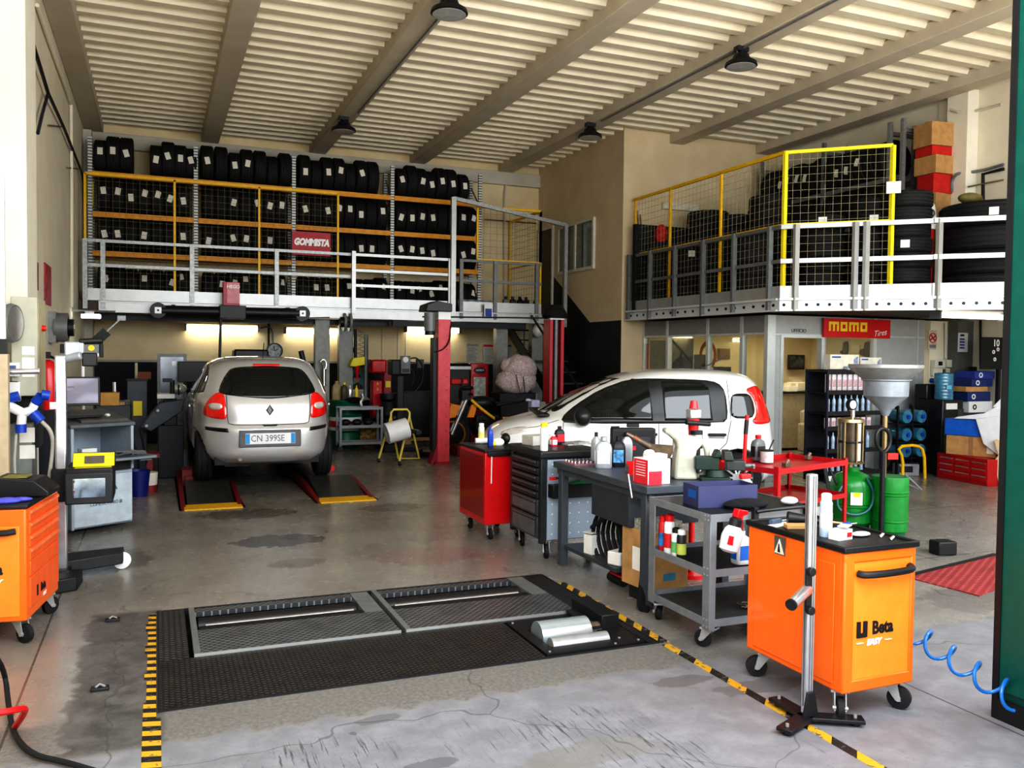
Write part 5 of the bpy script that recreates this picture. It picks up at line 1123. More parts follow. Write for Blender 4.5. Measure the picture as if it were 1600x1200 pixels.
# ---- red open trolley
A = P(1216,738,z=.8); t = thing('red_cart', 'open red two-shelf trolley behind the orange trolley', 'cart', (A.x, A.y, 0), .30); w, l = 1.05, .58
for x in (0, w-.04):
    for y in (0, l-.04): MB().bx(x,x+.04,y,y+.006,.03,.84).bx(x if x == 0 else x+.034,(x if x == 0 else x+.034)+.006,y,y+.04,.03,.84).build('leg', cart_red, t)
for z, h in ((.80,.045),(.52,.04)):
    MB().bx(0,w,0,l,z-.02,z-.012).bx(0,w,-.004,.004,z-.02,z+h-.02).bx(0,w,l-.004,l+.004,z-.02,z+h-.02).bx(-.004,.004,0,l,z-.02,z+h-.02).bx(w-.004,w+.004,0,l,z-.02,z+h-.02).build('shelf_tray', cart_red, t)
bottle('oil_bottle', 'grey oil bottle with red cap on the open red trolley', 1184, 719, .13, .08, .22, M('bottle_grey', (.16,.17,.18), .4), red, z=.80, rz=.2, lab=M('label_black', (.02,.02,.02), .4))
b = thing('paint_pot', 'small white paint pot with brush on the open red trolley', 'pot', P(1198,722,z=.80)); MB().cyl((0,0,0),(0,0,.10),.055,n=20).build('pot_body', M('pot_white', (.6,.6,.6), .4, var=.3), b); MB().lathe([(.057,.095),(.057,.105),(.05,.105)],n=20).build('rim', dark, b); MB().cyl((.01,0,.08),(.07,0,.19),.006,n=8).build('brush', black, b)
for j, (px, py) in enumerate(((1229,728),(1262,714))):
    p = P(px,py,z=.80); p.x -= .08*j; p.y -= .10*j; tag(MB().box((p.x,p.y,.81),(.06,.05,.03)).cyl((p.x,p.y,.82),(p.x+.02,p.y,.85),.015,n=10).build('worn_fitting', rust), 'rusty brake fitting on the open red trolley, %s' % ('near edge' if j == 0 else 'far edge'), 'fitting', 'rusty fittings on the red trolley')
# ================================================================ cabinet side of the hall
t = thing('drawer_cabinet', 'orange drawer cabinet with black top at the frame edge, beside the headlamp tester', 'tool cabinet', (-.69, 5.56, 0), math.radians(-8.3)); w, l, ZB, ZT = .45, .68, .14, .79
MB().bx(-w,0,0,l,ZB,ZT).build('cabinet_body', orange, t, bevel=.01); MB().bx(-w,-.035,-.006,.004,ZB+.03,ZT-.10).build('front_panel', orange_l, t, bevel=.004); MB().bx(-w-.01,.012,-.012,l+.012,ZT,ZT+.022).build('black_top', black, t, bevel=.006)
zz = ZT-.015
for i, h in enumerate((.075,.075,.075,.075,.095,.185)):
    d = MB().bx(-.01,.008,.055,l-.02,zz-h+.006,zz).build('drawer', M('drawer_orange', (.92,.15,.03), .4, var=.05), t, bevel=.003)
    if i < 4: MB().bx(.006,.016,.06,l-.03,zz-.022,zz-.006).build('handle', M('handle_orange', (.95,.25,.10), .4), d)
    zz -= h
text('Beta', .07, (.0095,.30,.27), txt_black, t, facing='+x', off=.003, sx=.8); MB().bx(.008,.0095,.17,.20,.24,.305).build('emblem', txt_black, t); text('EASY', .03, (.0095,.33,.215), txt_white, t, facing='+x', shear=.3)
text('Beta', .085, (-.185,-.008,.445), txt_black, t, off=.003, sx=.85); MB().bx(-.34,-.285,-.008,-.006,.41,.48).build('emblem', txt_black, t); text('EASY', .038, (-.17,-.008,.375), txt_white, t, shear=.3, off=.002)
MB().tube([(-w+.04,0,.66),(-w+.06,-.04,.66),(-.10,-.045,.66),(-.05,-.02,.665)], .018, 10, 1).build('handle', black, t)
for x in (-.06,-w+.06):
    for y in (.08,l-.08): caster(t, x, y, rz=-.6 if y < .3 else 1.0)
p = P(38,765,z=.815); b = thing('tester_case', 'sloping black plastic instrument case on the orange drawer cabinet', 'case', (-.78,5.98,.813), -.15)
MB().prism([(-.22,0),(.20,0),(.20,.03),(.12,.10),(-.10,.115),(-.18,.06),(-.22,.03)],'y',-.13,.13).build('case_shell', black, b, bevel=.008); MB().box((-.0,-.01,.112),(.13,.12,.008)).build('label_plate', M('olive_plate', (.25,.22,.06), .5), b)
b = thing('rubber_gloves', 'violet blue rubber gloves lying on the orange drawer cabinet', 'gloves', (-.80,5.66,.813)); MB().ball((0,0,.012),.07,14,(1.1,.6,.3)).ball((.07,.03,.012),.05,12,(1.2,.5,.3)).build('glove', M('violet_rubber', (.10,.11,.55), .5, bump=.6, scale=25), b)
# ---- headlamp tester on wheels
c = P(97,893,z=0.08); t = thing('headlamp_tester', 'headlamp tester with aluminium column, lens box and white wheel', 'tester', (c.x, c.y, 0)); 
MB().box((0,0,.86),(.075,.07,1.60)).build('column', alu, t, bevel=.012); MB().bx(-.10,.06,-.12,.10,.05,.11).build('column_foot', black, t, bevel=.01)
MB().prism([(-.05,-.02),(.40,.18),(.40,.40),(-.05,.30)],'z',.06,.15).build('wheel_base', M('graphite', (.025,.027,.03), .5), t, bevel=.01); MB().prism([(-.02,-.34),(.12,-.28),(.14,-.05),(-.02,-.02)],'z',.0,.10).build('front_foot', black, t, bevel=.01)
q = P(190,875,z=.068)-c
wv_ = MB().lathe([(.005,-.018),(.05,-.02),(.066,-.018),(.066,.018),(.05,.02),(.005,.018)], n=26, m=Matrix.Rotation(PI/2,3,'X')).build('wheel', white, t); wv_.location = (q.x, q.y, .068); wv_.rotation_euler = (0,0,.3)
MB().lathe([(.060,-.014),(.068,-.014),(.068,.014),(.060,.014)], n=26, m=Matrix.Rotation(PI/2,3,'X'), close=True).build('wheel_tyre', black, wv_)
w2_ = wv_.copy(); COL.objects.link(w2_); w2_.location = (.02,.38,.07); w2_.rotation_euler = (0,0,1.2)
zb = .62; yb_ = -.22; hx = .10
MB().bx(hx-.06,hx+.25,yb_+.02,yb_+.44,zb-.015,zb+.235).build('lens_housing', black, t, bevel=.012)
MB().bx(hx-.06,hx+.25,yb_,yb_+.02,zb-.02,zb+.205).build('front_frame', M('graphite'), t, bevel=.01); MB().bx(hx-.01,hx+.20,yb_-.006,yb_+.001,zb+.03,zb+.165).build('lens', M('lens_mirror', (.35,.42,.5), .05, .9, var=.7, scale=6), t)
MB().prism([(yb_+.10,zb+.235),(yb_+.16,zb+.33),(yb_+.20,zb+.33),(yb_+.22,zb+.235)],'x',hx-.02,hx+.26).build('display_hood', black, t, bevel=.006)
sl_ = MB().prism([(yb_+.092,zb+.24),(yb_+.15,zb+.33),(yb_+.155,zb+.33),(yb_+.098,zb+.24)],'x',hx-.015,hx+.255).build('yellow_panel', yellow_b, t); MB().prism([(yb_+.094,zb+.262),(yb_+.128,zb+.312),(yb_+.131,zb+.312),(yb_+.098,zb+.262)],'x',hx+.06,hx+.19).build('display', M('lcd_grey', (.12,.11,.09), .3), sl_).location = (0,-.004,0)
MB().bx(hx+.0,hx+.24,yb_+.03,yb_+.09,zb+.235,zb+.239).build('yellow_sticker', M('olive_yellow', (.45,.4,.02), .4), t)
MB().bx(-.06,.06,-.06,.06,zb-.02,zb+.22).build('slide_block', black, t, bevel=.008)
MB().box((.09,.02,1.70),(.13,.08,.12)).cyl((.02,.0,1.63),(.14,-.04,1.66),.03,n=12).build('sight_head', silver_pl, t, bevel=.01); MB().box((.19,0,1.63),(.10,.08,.10)).cyl((.12,.0,1.76),(.28,0,1.77),.022,n=12).build('sight_arm', black, t, bevel=.01)
# ---- alignment computer cabinet
t = thing('alignment_cabinet', 'pale blue-grey computer cabinet with open shelf and monitor, COMPACT PRO III lettering', 'cabinet', (-.72, 8.74, 0), math.radians(30)); w, l, h = .60, .62, .98
MB().bx(0,w,.03,l,.04,.56).bx(0,.03,0,l,.04,h).bx(w-.03,w,0,l,.56,h).bx(0,w,l-.03,l,.04,h).build('cabinet_shell', blue_cab, t, bevel=.008)
MB().bx(-.006,0,.06,l,.06,h).build('side_panel', blue_cab_d, t); MB().bx(.02,w-.02,-.004,.03,.06,.53).build('lower_door', M('pale_panel', (.50,.57,.63), .45), t, bevel=.006)
MB().bx(.25,w-.04,-.008,.03,.56,.66).build('printer_slot', black, t); MB().bx(-.0,w,-.0,l,.665,.675).build('inner_shelf', blue_cab, t)
MB().bx(.06,w+.10,-.24,.02,.675,.70).build('pull_out_shelf', M('shelf_grey', (.25,.29,.33), .35, .2), t, bevel=.004); MB().tube([(.55,-.2,.66),(.66,-.2,.66),(.68,-.05,.66)], .007).build('pull_handle', galvd, t)
MB().prism([(-.01,h),(l,h+.10),(l,h+.13),(-.01,h+.03)],'x',-.01,w+.01).build('sloping_top', M('top_grey', (.13,.145,.155), .5), t, bevel=.005)
MB().prism([(.04,h+.04),(.06,h+.065),(l-.14,h+.13),(l-.14,h+.105)],'x',.12,w-.03).build('keyboard_tray', M('tray_grey', (.10,.105,.10), .5), t)
text('COMPACT PRO III', .048, (.32,-.010,.26), M('soft_ink', (.10,.16,.22), .6), t, sx=.8, shear=.1); text('A', .16, (.36,-.010,.44), M('petrol_ink', (.01,.16,.26), .5), t, off=.01)
b = thing('monitor', 'flat computer monitor with grey software page on the alignment cabinet', 'monitor', (-.80,9.22,h+.10), math.radians(12)); MB().bx(-.22,.30,0,.03,.08,.36).build('bezel', black, b, bevel=.005); sc_ = NT('screen_page'); k = sc_
tc = k.n('ShaderNodeTexCoord'); vo = k.noise(tc.outputs['Generated'], 1.2, 1); k.l(k.mix(k.step(vo,.45,.6),(.20,.19,.24),(.34,.32,.40)), k.b.inputs['Base Color']); k.l(k.mix(k.step(vo,.45,.6),(.20,.19,.24),(.34,.32,.40)), k.b.inputs['Emission Color']); k.b.inputs['Emission Strength'].default_value = .35
MB().bx(-.20,.28,-.004,.001,.105,.345).build('screen', sc_.m, b); MB().bx(-.13,.13,-.006,-.003,.20,.23).build('dialog_bar', M('screen_bar', (.30,.25,.33), .5), b); text('Check in progress', .025, (-.02,-.007,.265), txt_grey, b); MB().bx(-.04,.04,.01,.03,.0,.09).bx(-.11,.11,-.05,.09,0,.015).build('monitor_stand', black, b)
b = thing('keyboard', 'small black keyboard and mouse in front of the monitor', 'keyboard', (-.66,8.98,h+.075), math.radians(30)); MB().box((0,0,.02),(.36,.12,.02)).build('key_deck', black, b, bevel=.004); MB().ball((.26,0,.02),.035,10,(.7,1,.5)).build('mouse', white, b)
cb_ = MB()
for q in range(7): cb_.tube([(-.42+random.random()*.34, 8.72+random.random()*.22, .705+random.random()*.06) for _ in range(5)], .007, 6, 2)
o = tag(cb_.build('cable_tangle', M('cable_grey', (.16,.16,.17), .5)), 'tangle of grey cables on the pull-out shelf of the alignment cabinet', 'cables'); o['kind'] = 'stuff'
tag(MB().box((-.60,8.93,.73),(.14,.1,.1),rz=.5).build('white_module', white, bevel=.006), 'white module at the back of the alignment cabinet shelf', 'module')
tag(MB().ball((-.55,8.78,.715),.05,12,(1.2,.8,.5)).build('black_scanner', black), 'black hand scanner on the pull-out shelf', 'scanner')
b = thing('camera_mast', 'measuring head with yellow dot on a thin white mast behind the monitor', 'measuring head', P(130,640,y=9.6)); z0 = b.location.z; b.location.z = 0; zt_ = P(130,556,y=9.6).z
MB().cyl((0,0,0),(0,0,zt_),.016,n=12).cyl((0,0,0),(0,0,.03),.16,n=20).build('mast', white, b); MB().box((.03,0,zt_+.06),(.25,.10,.12)).build('head_housing', galvd, b, bevel=.01); MB().box((.03,-.02,zt_+.01),(.24,.10,.035)).build('white_bar', white, b, bevel=.008); MB().cyl((.08,-.05,zt_+.08),(.08,-.055,zt_+.08),.03,n=16).build('yellow_dot', yellow_b, b); MB().box((.17,0,zt_+.06),(.03,.12,.15)).box((-.15,0,zt_+.07),(.1,.09,.09)).build('end_block', black, b, bevel=.006)
# ---- things on and around the pillar
t = thing('electrical_cabinet', 'beige electrical cabinet with red switch mounted before the pillar', 'cabinet', (-.97,7.12,1.36)); MB().bx(0,.17,0,.5,0,.72).build('cabinet_shell', beige_cab, t, bevel=.006); MB().bx(.165,.172,.04,.46,.03,.69).build('door_panel', M('door_beige', (.50,.46,.30), .5), t)
MB().cyl((.17,.25,.50),(.20,.25,.50),.022,n=14).build('red_switch', red, t); MB().bx(.07,.15,-.004,0,.14,.28).bx(.07,.15,-.004,0,.30,.36).build('notice', paper, t); MB().bx(-.1,.15,.2,.5,-.4,0).build('mounting_plate', dark, t)
b = thing('wall_fan', 'round steel wall fan mounted before the pillar', 'fan', P(18,505,y=6.95)); MB().lathe([(.13,-.03),(.14,0),(.13,.03)], n=28, m=Matrix.Rotation(PI/2,3,'X') @ Matrix.Rotation(1.3,3,'Y')).build('cage', galvd, b); MB().lathe([(.001,-.05),(.06,-.045),(.12,-.02),(.12,.03),(.001,.04)], n=24, m=Matrix.Rotation(PI/2,3,'X') @ Matrix.Rotation(1.3,3,'Y')).build('hub', alu, b); MB().bar((-.12,.12,-.12),(0,0,0),.03).build('bracket', dark, b)
b = thing('fire_extinguisher', 'red fire extinguisher standing below the beige electrical cabinet', 'extinguisher', (P(75,640,y=8.55).x, 8.55, 0)); ze = P(75,640,y=8.55).z
MB().bx(-.08,.08,-.07,.07,0,ze).build('stand', dark, b); MB().lathe([(.07,ze),(.075,ze+.02),(.075,ze+.36),(.05,ze+.42),(.02,ze+.44)], n=22).build('cylinder', red, b); MB().box((0,-.01,ze+.48),(.05,.05,.06)).tube([(.02,0,ze+.47),(.08,-.02,ze+.44),(.08,-.03,ze+.2)],.012).build('valve_hose', black, b); MB().box((-.05,-.06,ze+.32),(.05,.01,.06)).build('label', paper, b)
b = thing('plug_cluster', 'cluster of white and blue industrial plugs and adaptors with cables', 'plugs', P(40,645,y=6.95))
MB().tube([(-.12,0,.06),(-.02,0,.0),(.06,0,.02)],.035,12).tube([(-.02,0,.0),(-.03,0,-.10)],.032,12).tube([(.03,.0,-.0),(.06,.02,.07)],.03,12).build('adaptor_body', white, b)
for pts in ([(.06,.02,.07),(.10,0,.12)],[(.05,-.02,.0),(.10,-.03,-.06)],[(-.03,0,-.08),(-.03,0,-.14)],[(-.12,0,.10),(-.04,.0,.12)],[(.10,-.01,.13),(.15,.0,.12)]): MB().tube(pts,.036,12).build('blue_plug', blue, b)
MB().tube([(-.17,0,.05),(-.11,0,.06)],.045,12).build('red_plug', red, b); MB().box((.18,-.01,.05),(.05,.03,.05)).build('white_plug', white, b); MB().tube([(.10,-.02,-.06),(.16,0,-.13),(.17,.05,-.25),(.13,.05,-.55)],.014,8,2).tube([(-.06,.02,-.12),(-.08,.02,-.4),(-.05,.02,-.6)],.01,8,1).build('cable', M('cable_pale', (.45,.43,.38), .5), b); MB().bar((-.1,.05,.05),(-.12,.25,.1),.03).build('wall_bracket', dark, b)
b = thing('socket_box', 'stack of white wall sockets above the plug cluster', 'socket', P(20,612,y=7.10)); MB().box((0,0,0),(.10,.07,.14)).box((.0,0,.16),(.09,.05,.10)).build('socket_housing', white, b, bevel=.006); MB().box((.0,-.03,.17),(.05,.01,.04)).build('window', M('socket_blue', (.1,.15,.3), .3), b); MB().box((0,.05,.05),(.06,.1,.05)).build('bracket', dark, b)
b = thing('low_cabinet', 'low grey steel box with paper notes beneath the plug cluster', 'cabinet', (P(16,700,y=7.2).x, 7.2, 0)); xr_ = P(50,700,y=7.2).x-b.location.x; zt_ = P(30,662,y=7.2).z; MB().bx(0,xr_,0,.3,0,zt_).build('cabinet_shell', M('low_grey', (.22,.24,.22), .5), b, bevel=.006); MB().bx(.06,.16,-.004,0,zt_-.14,zt_-.03).bx(.06,.16,-.004,0,zt_-.26,zt_-.16).build('note', paper, b)
b = thing('measuring_post', 'white square post with black collar and beige lower panel at the frame edge', 'post', (P(3,600,y=6.6).x, 6.6, 0)); zc1 = P(4,553,y=6.6).z; MB().bx(-.10,.035,0,.08,0,zc1).build('lower_panel', M('beige_panel', (.50,.41,.28), .5), b, bevel=.004); MB().bx(-.04,.03,0,.06,zc1,zc1+.10).build('collar', black, b); MB().bx(-.05,.022,.01,.05,zc1+.09,P(4,270,y=6.6).z).build('post_upper', white, b, bevel=.006)
a_ = P(15,581,y=6.75); e_ = P(62,580,y=6.75); tag(MB().cyl(a_,e_,.02,n=14).bar(a_+Vector((.02,0,0)), a_+Vector((.0,.42,0)), .02).build('steel_bar', alu), 'short polished steel bar sticking out before the beige cabinet', 'bar')
b = thing('hose_reel', 'grey hose reel with black hub on the side wall above the alignment cabinet', 'hose reel', (XL, P(107,512,x=XL+.2).y, P(107,512,x=XL+.2).z)); MB().lathe([(.14,.06),(.17,.06),(.17,.20),(.14,.20)], n=26, m=Matrix.Rotation(PI/2,3,'Y'), close=True).build('drum', galvd, b); MB().cyl((.05,0,0),(.26,0,0),.10,n=22).build('hub', black, b); MB().box((.04,0,0),(.08,.28,.36)).build('back_plate', M('plate_grey', (.25,.26,.26), .5), b); MB().box((.262,0,.01),(.006,.06,.05)).build('label', paper, b)
for (a, c_, lb, mt) in (((53,406,60,450), 1, 'small red and black poster on the side wall by the pillar', M('poster_mix', (.30,.05,.06), .6, var=.9, scale=14)), ((70,410,80,474), 2, 'tall red and white poster on the side wall farther from the pillar', M('poster_red', (.42,.05,.08), .6, var=.6, scale=9))):
    p1_ = P(a[0],(a[1]+a[3])/2,x=XL+.01); p2_ = P(a[2],(a[1]+a[3])/2,x=XL+.01); z1 = P(a[0],a[1],x=XL+.01).z; z2 = P(a[0],a[3],x=XL+.01).z
    tag(MB().bx(XL,XL+.012,p1_.y,p2_.y,z2,z1).build('poster', mt), lb, 'poster')
# entrance hose and red handle at the frame edge
tag(MB().tube([P(-10,1020,z=.35),P(8,1050,z=.12),P(14,1110,z=.02),P(22,1150,z=.02),P(50,1180,z=.02),P(100,1190,z=.02),P(150,1205,z=.02)], .012, 8, 2).build('black_hose', rubber), 'black hose curling over the floor at the entrance', 'hose')
b = thing('red_handle_bar', 'bent red tube handle lying at the entrance beside the black hose', 'handle', (0,0,0)); MB().tube([P(-15,1116,z=.18),P(20,1110,z=.18),P(40,1106,z=.16),P(38,1115,z=.12),P(22,1138,z=.02)], .014, 10, 2).build('tube', red, b)
# ---- rail-hung equipment on the long mezzanine edge
HY = MY-.28
a_ = P(247,485,y=HY); e_ = P(472,490,y=HY); t = thing('heater_bar', 'long black horizontal bar with round ends hung below the mezzanine edge', 'lift beam', (0,0,0))
MB().cyl(a_+Vector((.05,0,0)), e_-Vector((.05,0,0)), .085, n=18).build('bar', black, t)
for q in (a_, e_):
    ec = MB().cyl(q+Vector((0,-.07,0)), q+Vector((0,.07,0)), .125, n=28).build('round_end', black, t); MB().box(q+Vector((0,-.075,0)),(.10,.012,.10)).build('centre_plate', galv_b, ec); MB().box(q+Vector((0,-.083,0)),(.03,.008,.03)).build('hole', black, ec)
p = P(361,460,y=HY); MB().box((p.x,HY,p.z+.0),(.26,.16,.40)).build('red_motor_box', M('motor_red', (.42,.03,.06), .4), t, bevel=.006); MB().box((p.x+.03,HY-.083,p.z+.02),(.20,.008,.34)).build('pink_front', M('motor_pink', (.62,.22,.25), .4), t); text('HEGO', .075, (p.x+.03,HY-.09,p.z+.12), txt_white, t, off=.002)
p2 = P(363,488,y=HY); MB().box((p2.x,HY-.02,p2.z),(.42,.22,.22)).build('lower_box', black, t, bevel=.01)
MB().bx(a_.x+.2,a_.x+.26,HY,MY-.04,a_.z-.03,a_.z+.10).bx(e_.x-.26,e_.x-.2,HY,MY-.04,e_.z-.03,e_.z+.10).bx(p.x-.05,p.x+.05,HY,MY-.05,p.z-.05,p.z+.05).build('hanger', dark, t)
q = P(345,498,y=HY); q2 = P(342,562,y=HY); MB().cyl(q, (q2.x,HY,q2.z-.5), .022, n=10).build('drop_cable', black, t)
p = P(190,497,y=MY-.1); p2 = P(158,526,y=MY-.1); t = thing('target_arm', 'black target block on a slanting steel arm under the mezzanine', 'target', (0,0,0)); MB().bar(p, p2, .05, .02).box(p,(.12,.05,.08)).build('arm', galv, t)
d = (p2-p).normalized(); MB().bar(p2-d*.12, p2+d*.16, .12, .15).build('block', black, t)
p = P(140,492,y=14.2); t = thing('clip_lamp', 'small white lamp on a bracket under the mezzanine corner', 'lamp', (p.x,14.2,p.z)); MB().box((.02,0,-.02),(.26,.12,.06)).build('lamp_body', cool_l, t, bevel=.01); MB().bar((-.25,.02,.06),(.3,1.05,.10),.03).box((0,.0,.03),(.12,.08,.05)).build('bracket', galv, t)
# ================================================================ workshop under the long mezzanine
def strip_lamp(px0, px1, py, Y, label, mat=None, dia=.05):
    a = P(px0,py,y=Y); b = P(px1,py,y=Y); t = thing('strip_lamp', label, 'lamp', (a.x, Y, a.z)); L = b.x-a.x
    MB().bx(0,L,.05,.11,.02,.08).build('housing', M('housing_beige', (.45,.40,.28), .6), t, bevel=.006); MB().cyl((.02,.03,0),(L-.02,.03,0),dia,n=16).build('tube', mat or tube_l, t); MB().bx(0,.03,-.03,.14,-.05,.07).build('end_cap', galvd, t); MB().bx(L-.03,L,-.03,.14,-.05,.07).build('end_cap', galvd, t); return t
strip_lamp(289,405,512,16.85,'lit strip lamp on the back wall above the silver car'); strip_lamp(445,552,517,16.85,'lit strip lamp on the back wall beside the wall clock'); strip_lamp(634,719,515,16.85,'lit strip lamp on the back wall behind the red lift post')
pipe('conduit_pipe', 'dark conduit loop on the back wall between two strip lamps', 'pipe', [P(407,513,y=16.93),P(418,510,y=16.93),P(426,515,y=16.93),P(427,540,y=16.93)], .015, galvd, 1)
pipe('conduit_pipe', 'vertical dark pipe on the back wall beside the clock', 'pipe', [P(420,505,y=16.94),P(420,545,y=16.94)], .02, navy, 0)
for px, nm in ((598,'first'),(622,'second'),(634,'third')): pipe('conduit_pipe', 'thin vertical pipe on the back wall behind the machines, %s of three' % nm, 'pipe', [P(px,507,y=16.95),P(px,575,y=16.95)], .012, cream, 0)
p = P(429,548,y=16.9); t = thing('wall_clock', 'round wall clock with dark rim behind the silver car', 'clock', (p.x,16.9,p.z)); MB().lathe([(.13,-.02),(.15,-.02),(.15,.06),(.13,.06)],n=30,m=Matrix.Rotation(PI/2,3,'X'),close=True).build('rim', black, t); MB().cyl((0,-.0,0),(0,.05,0),.135,n=30).build('dial', M('dial_grey', (.45,.48,.5), .5, var=.5, scale=20), t); MB().bar((0,-.008,0),(.07,-.008,.03),.012).bar((0,-.008,0),(-.02,-.008,.09),.012).build('hands', txt_black, t); MB().box((.03,.06,-.15),(.22,.03,.25)).build('back_board', white, t)
def pb(name, label, cat, px0, px1, py0, py1, Y, dep, mat, bevel=.008, ground=True, group=None):
    x0 = P(px0,py1,y=Y).x; x1 = P(px1,py1,y=Y).x; z1 = P((px0+px1)/2,py0,y=Y).z; z0 = 0 if ground else P((px0+px1)/2,py1,y=Y).z
    t = thing(name, label, cat, (x0,Y,z0), group=group); MB().bx(0,x1-x0,0,dep,0,z1-z0).build('body', mat, t, bevel=bevel); t['w'] = x1-x0; t['h'] = z1-z0; return t
t = pb('grey_locker', 'slate grey locker with yellow sticker beside the alignment cabinet', 'locker', 199,230,595,690,13.0,.4,M('locker_grey', (.075,.085,.105), .5)); w, h = t['w'], t['h']
MB().bx(w*.30,w*.75,-.006,0,h*.62,h*.78).build('yellow_sticker', yellow_b, t); MB().bx(-.01,w+.01,-.01,.41,h,h+.02).build('lid', dark, t)
x = t.location.x; tag(MB().box((x+.22,13.2,h+.07),(.17,.14,.10)).build('brown_box', M('brown_red', (.18,.04,.02), .6)), 'small red-brown box on top of the slate grey locker', 'box')
p = P(213,600,y=13.6); tag(MB().cyl((p.x,13.6,0),(p.x,13.6,P(213,567,y=13.6).z),.02,n=8).build('broom_handle', M('pale_wood', (.55,.50,.35), .6)), 'pale wooden broom handle standing behind the grey locker', 'broom')
t = pb('tool_table', 'dark tool table covered in small parts behind the alignment cabinet', 'table', 150,204,634,700,11.6,.6,M('table_dark', (.05,.055,.06), .6)); w, h = t['w'], t['h']
X0 = t.location.x
tag(MB().bx(X0+.05,X0+.26,11.62,11.8,h,h+.16).build('wooden_box', M('ochre_wood', (.48,.26,.06), .6), bevel=.004), 'small ochre wooden box standing on the dark tool table', 'box')
tag(MB().cyl((X0+.2,11.9,h),(X0+.2,11.9,h+.28),.025,n=12).build('chrome_tube', chrome), 'upright chrome tube behind the ochre wooden box', 'tube')
for q in range(4): tag(MB().box((X0+(.29,.34,.27,.33)[q],(11.68,11.80,12.0,12.1)[q],h+.022),(.07,.05,.044),rz=q).build('small_part', galvd if q % 2 else rust, bevel=.004), 'small metal part on the dark tool table, %s from the wooden box' % ORD[q], 'part', 'metal parts on the tool table')
t = pb('steel_locker', 'tall shiny steel locker against the navy dado beside the silver car', 'locker', 246,292,553,688,15.2,.5,M('dark_mirror_steel', (.16,.17,.19), .18, .9, var=.3, scale=3)); w, h = t['w'], t['h']
MB().bx(0,.05,-.012,0,0,h).bx(w-.05,w,-.012,0,0,h).bx(0,w,-.012,0,h-.05,h).build('locker_frame', galvd, t); MB().bx(w*.5,w*.64,-.018,-.012,h-.20,h-.12).build('badge', galv_b, t)
t = thing('display_monitor', 'large black monitor on a stand beside the silver car roof', 'monitor', (P(306,597,y=14.75).x,14.75,0)); zb = P(308,597,y=14.75).z; ztt = P(308,565,y=14.75).z; MB().bx(-.27,.30,0,.06,zb,ztt).build('panel', black, t, bevel=.008); MB().bx(-.05,.05,.06,.12,0,ztt-.1).bx(-.25,.25,-.1,.3,0,.04).build('stand', dark, t)
# wheel balancer: slanted body, spindle, guard, tray
t = thing('wheel_balancer', 'dark grey wheel balancer with white tray and chrome spindle beside the silver car', 'wheel balancer', (P(262,690,y=12.3).x,12.3,0)); zt_ = P(252,618,y=12.3).z
MB().bx(-.12,.20,0,.5,0,zt_-.40).bx(-.05,.12,.1,.4,zt_-.41,zt_-.05).build('base_cabinet', M('balancer_black', (.02,.022,.028), .5), t, bevel=.01); MB().prism([(-.34,zt_-.42),(-.10,zt_-.10),(.22,zt_-.05),(.18,zt_-.22),(-.2,zt_-.48)],'y',.05,.35).build('slanted_arm', M('balancer_grey', (.06,.075,.10), .45), t, bevel=.01)
MB().bx(-.13,.09,-.05,.3,zt_-.04,zt_+.02).build('white_tray', white, t, bevel=.006); MB().cyl((.3,-.05,zt_-.22),(.55,-.08,zt_-.20),.03,n=14).cyl((.38,-.06,zt_-.32),(.38,-.06,zt_-.10),.045,n=14).build('spindle', chrome, t); MB().tube([(.30,-.05,zt_-.1),(.28,-.08,zt_-.4),(.36,-.05,zt_-.62),(.45,0,zt_-.66)],.012,8,2).build('air_hose', black, t)
MB().cyl((.06,.1,zt_+.02),(.06,.1,zt_+.20),.03,n=12).box((.0,.1,zt_+.2),(.12,.06,.05)).cyl((.14,.1,zt_),(.14,.1,zt_+.14),.012,n=8).build('clamp_tools', dark, t)
for a, b_ in (((-.12,-.03,zt_-.20),0),((-.26,-.03,zt_-.40),1)): MB().ball(a,.022,10).build('knob', white, t)
t = thing('tyre_trolley_jack', 'small red trolley jack with black handles beside the open cabinet', 'jack', (P(222,712,y=11.4).x,11.4,0)); MB().bx(-.16,.2,0,.3,.38,.43).bx(.05,.12,.05,.2,.08,.38).build('jack_frame', redd, t); MB().tube([(-.16,0,.8),(-.06,.05,.45),(-.02,.1,.1)],.014).tube([(-.02,0,.75),(.04,.05,.40),(.1,.1,.05)],.014).build('handle', black, t); MB().cyl((-.1,.05,.05),(.18,.05,.05),.05,n=14).build('wheel', black, t)
b = thing('blue_bucket', 'dark blue bucket beside the open computer cabinet', 'bucket', (P(216,714,y=10.9).x,10.9,0)); MB().lathe([(.10,0),(.13,.30),(.12,.30),(.09,.02)],n=22).build('tub', M('bucket_blue', (.01,.02,.16), .4), b)
b = thing('paint_bucket', 'small cream and red bucket beside the dark blue bucket', 'bucket', (P(233,712,y=11.2).x,11.15,0)); MB().lathe([(.09,.08),(.10,.24),(.09,.24)],n=20).build('tub', cream, b); MB().cyl((0,0,0),(0,0,.09),.092,n=20).build('lower_band', redd, b)
t = pb('black_hood', 'black machine hood showing above the silver car roof', 'machine', 366,420,546,600,15.6,.5,black,.03)
p = P(470,548,y=14.6); p2 = P(486,590,y=14.6); tag(MB().cyl(p,(p2.x+.25,14.6,0),.045,n=14).build('black_pole', black), 'thick black pole leaning behind the silver car', 'pole')
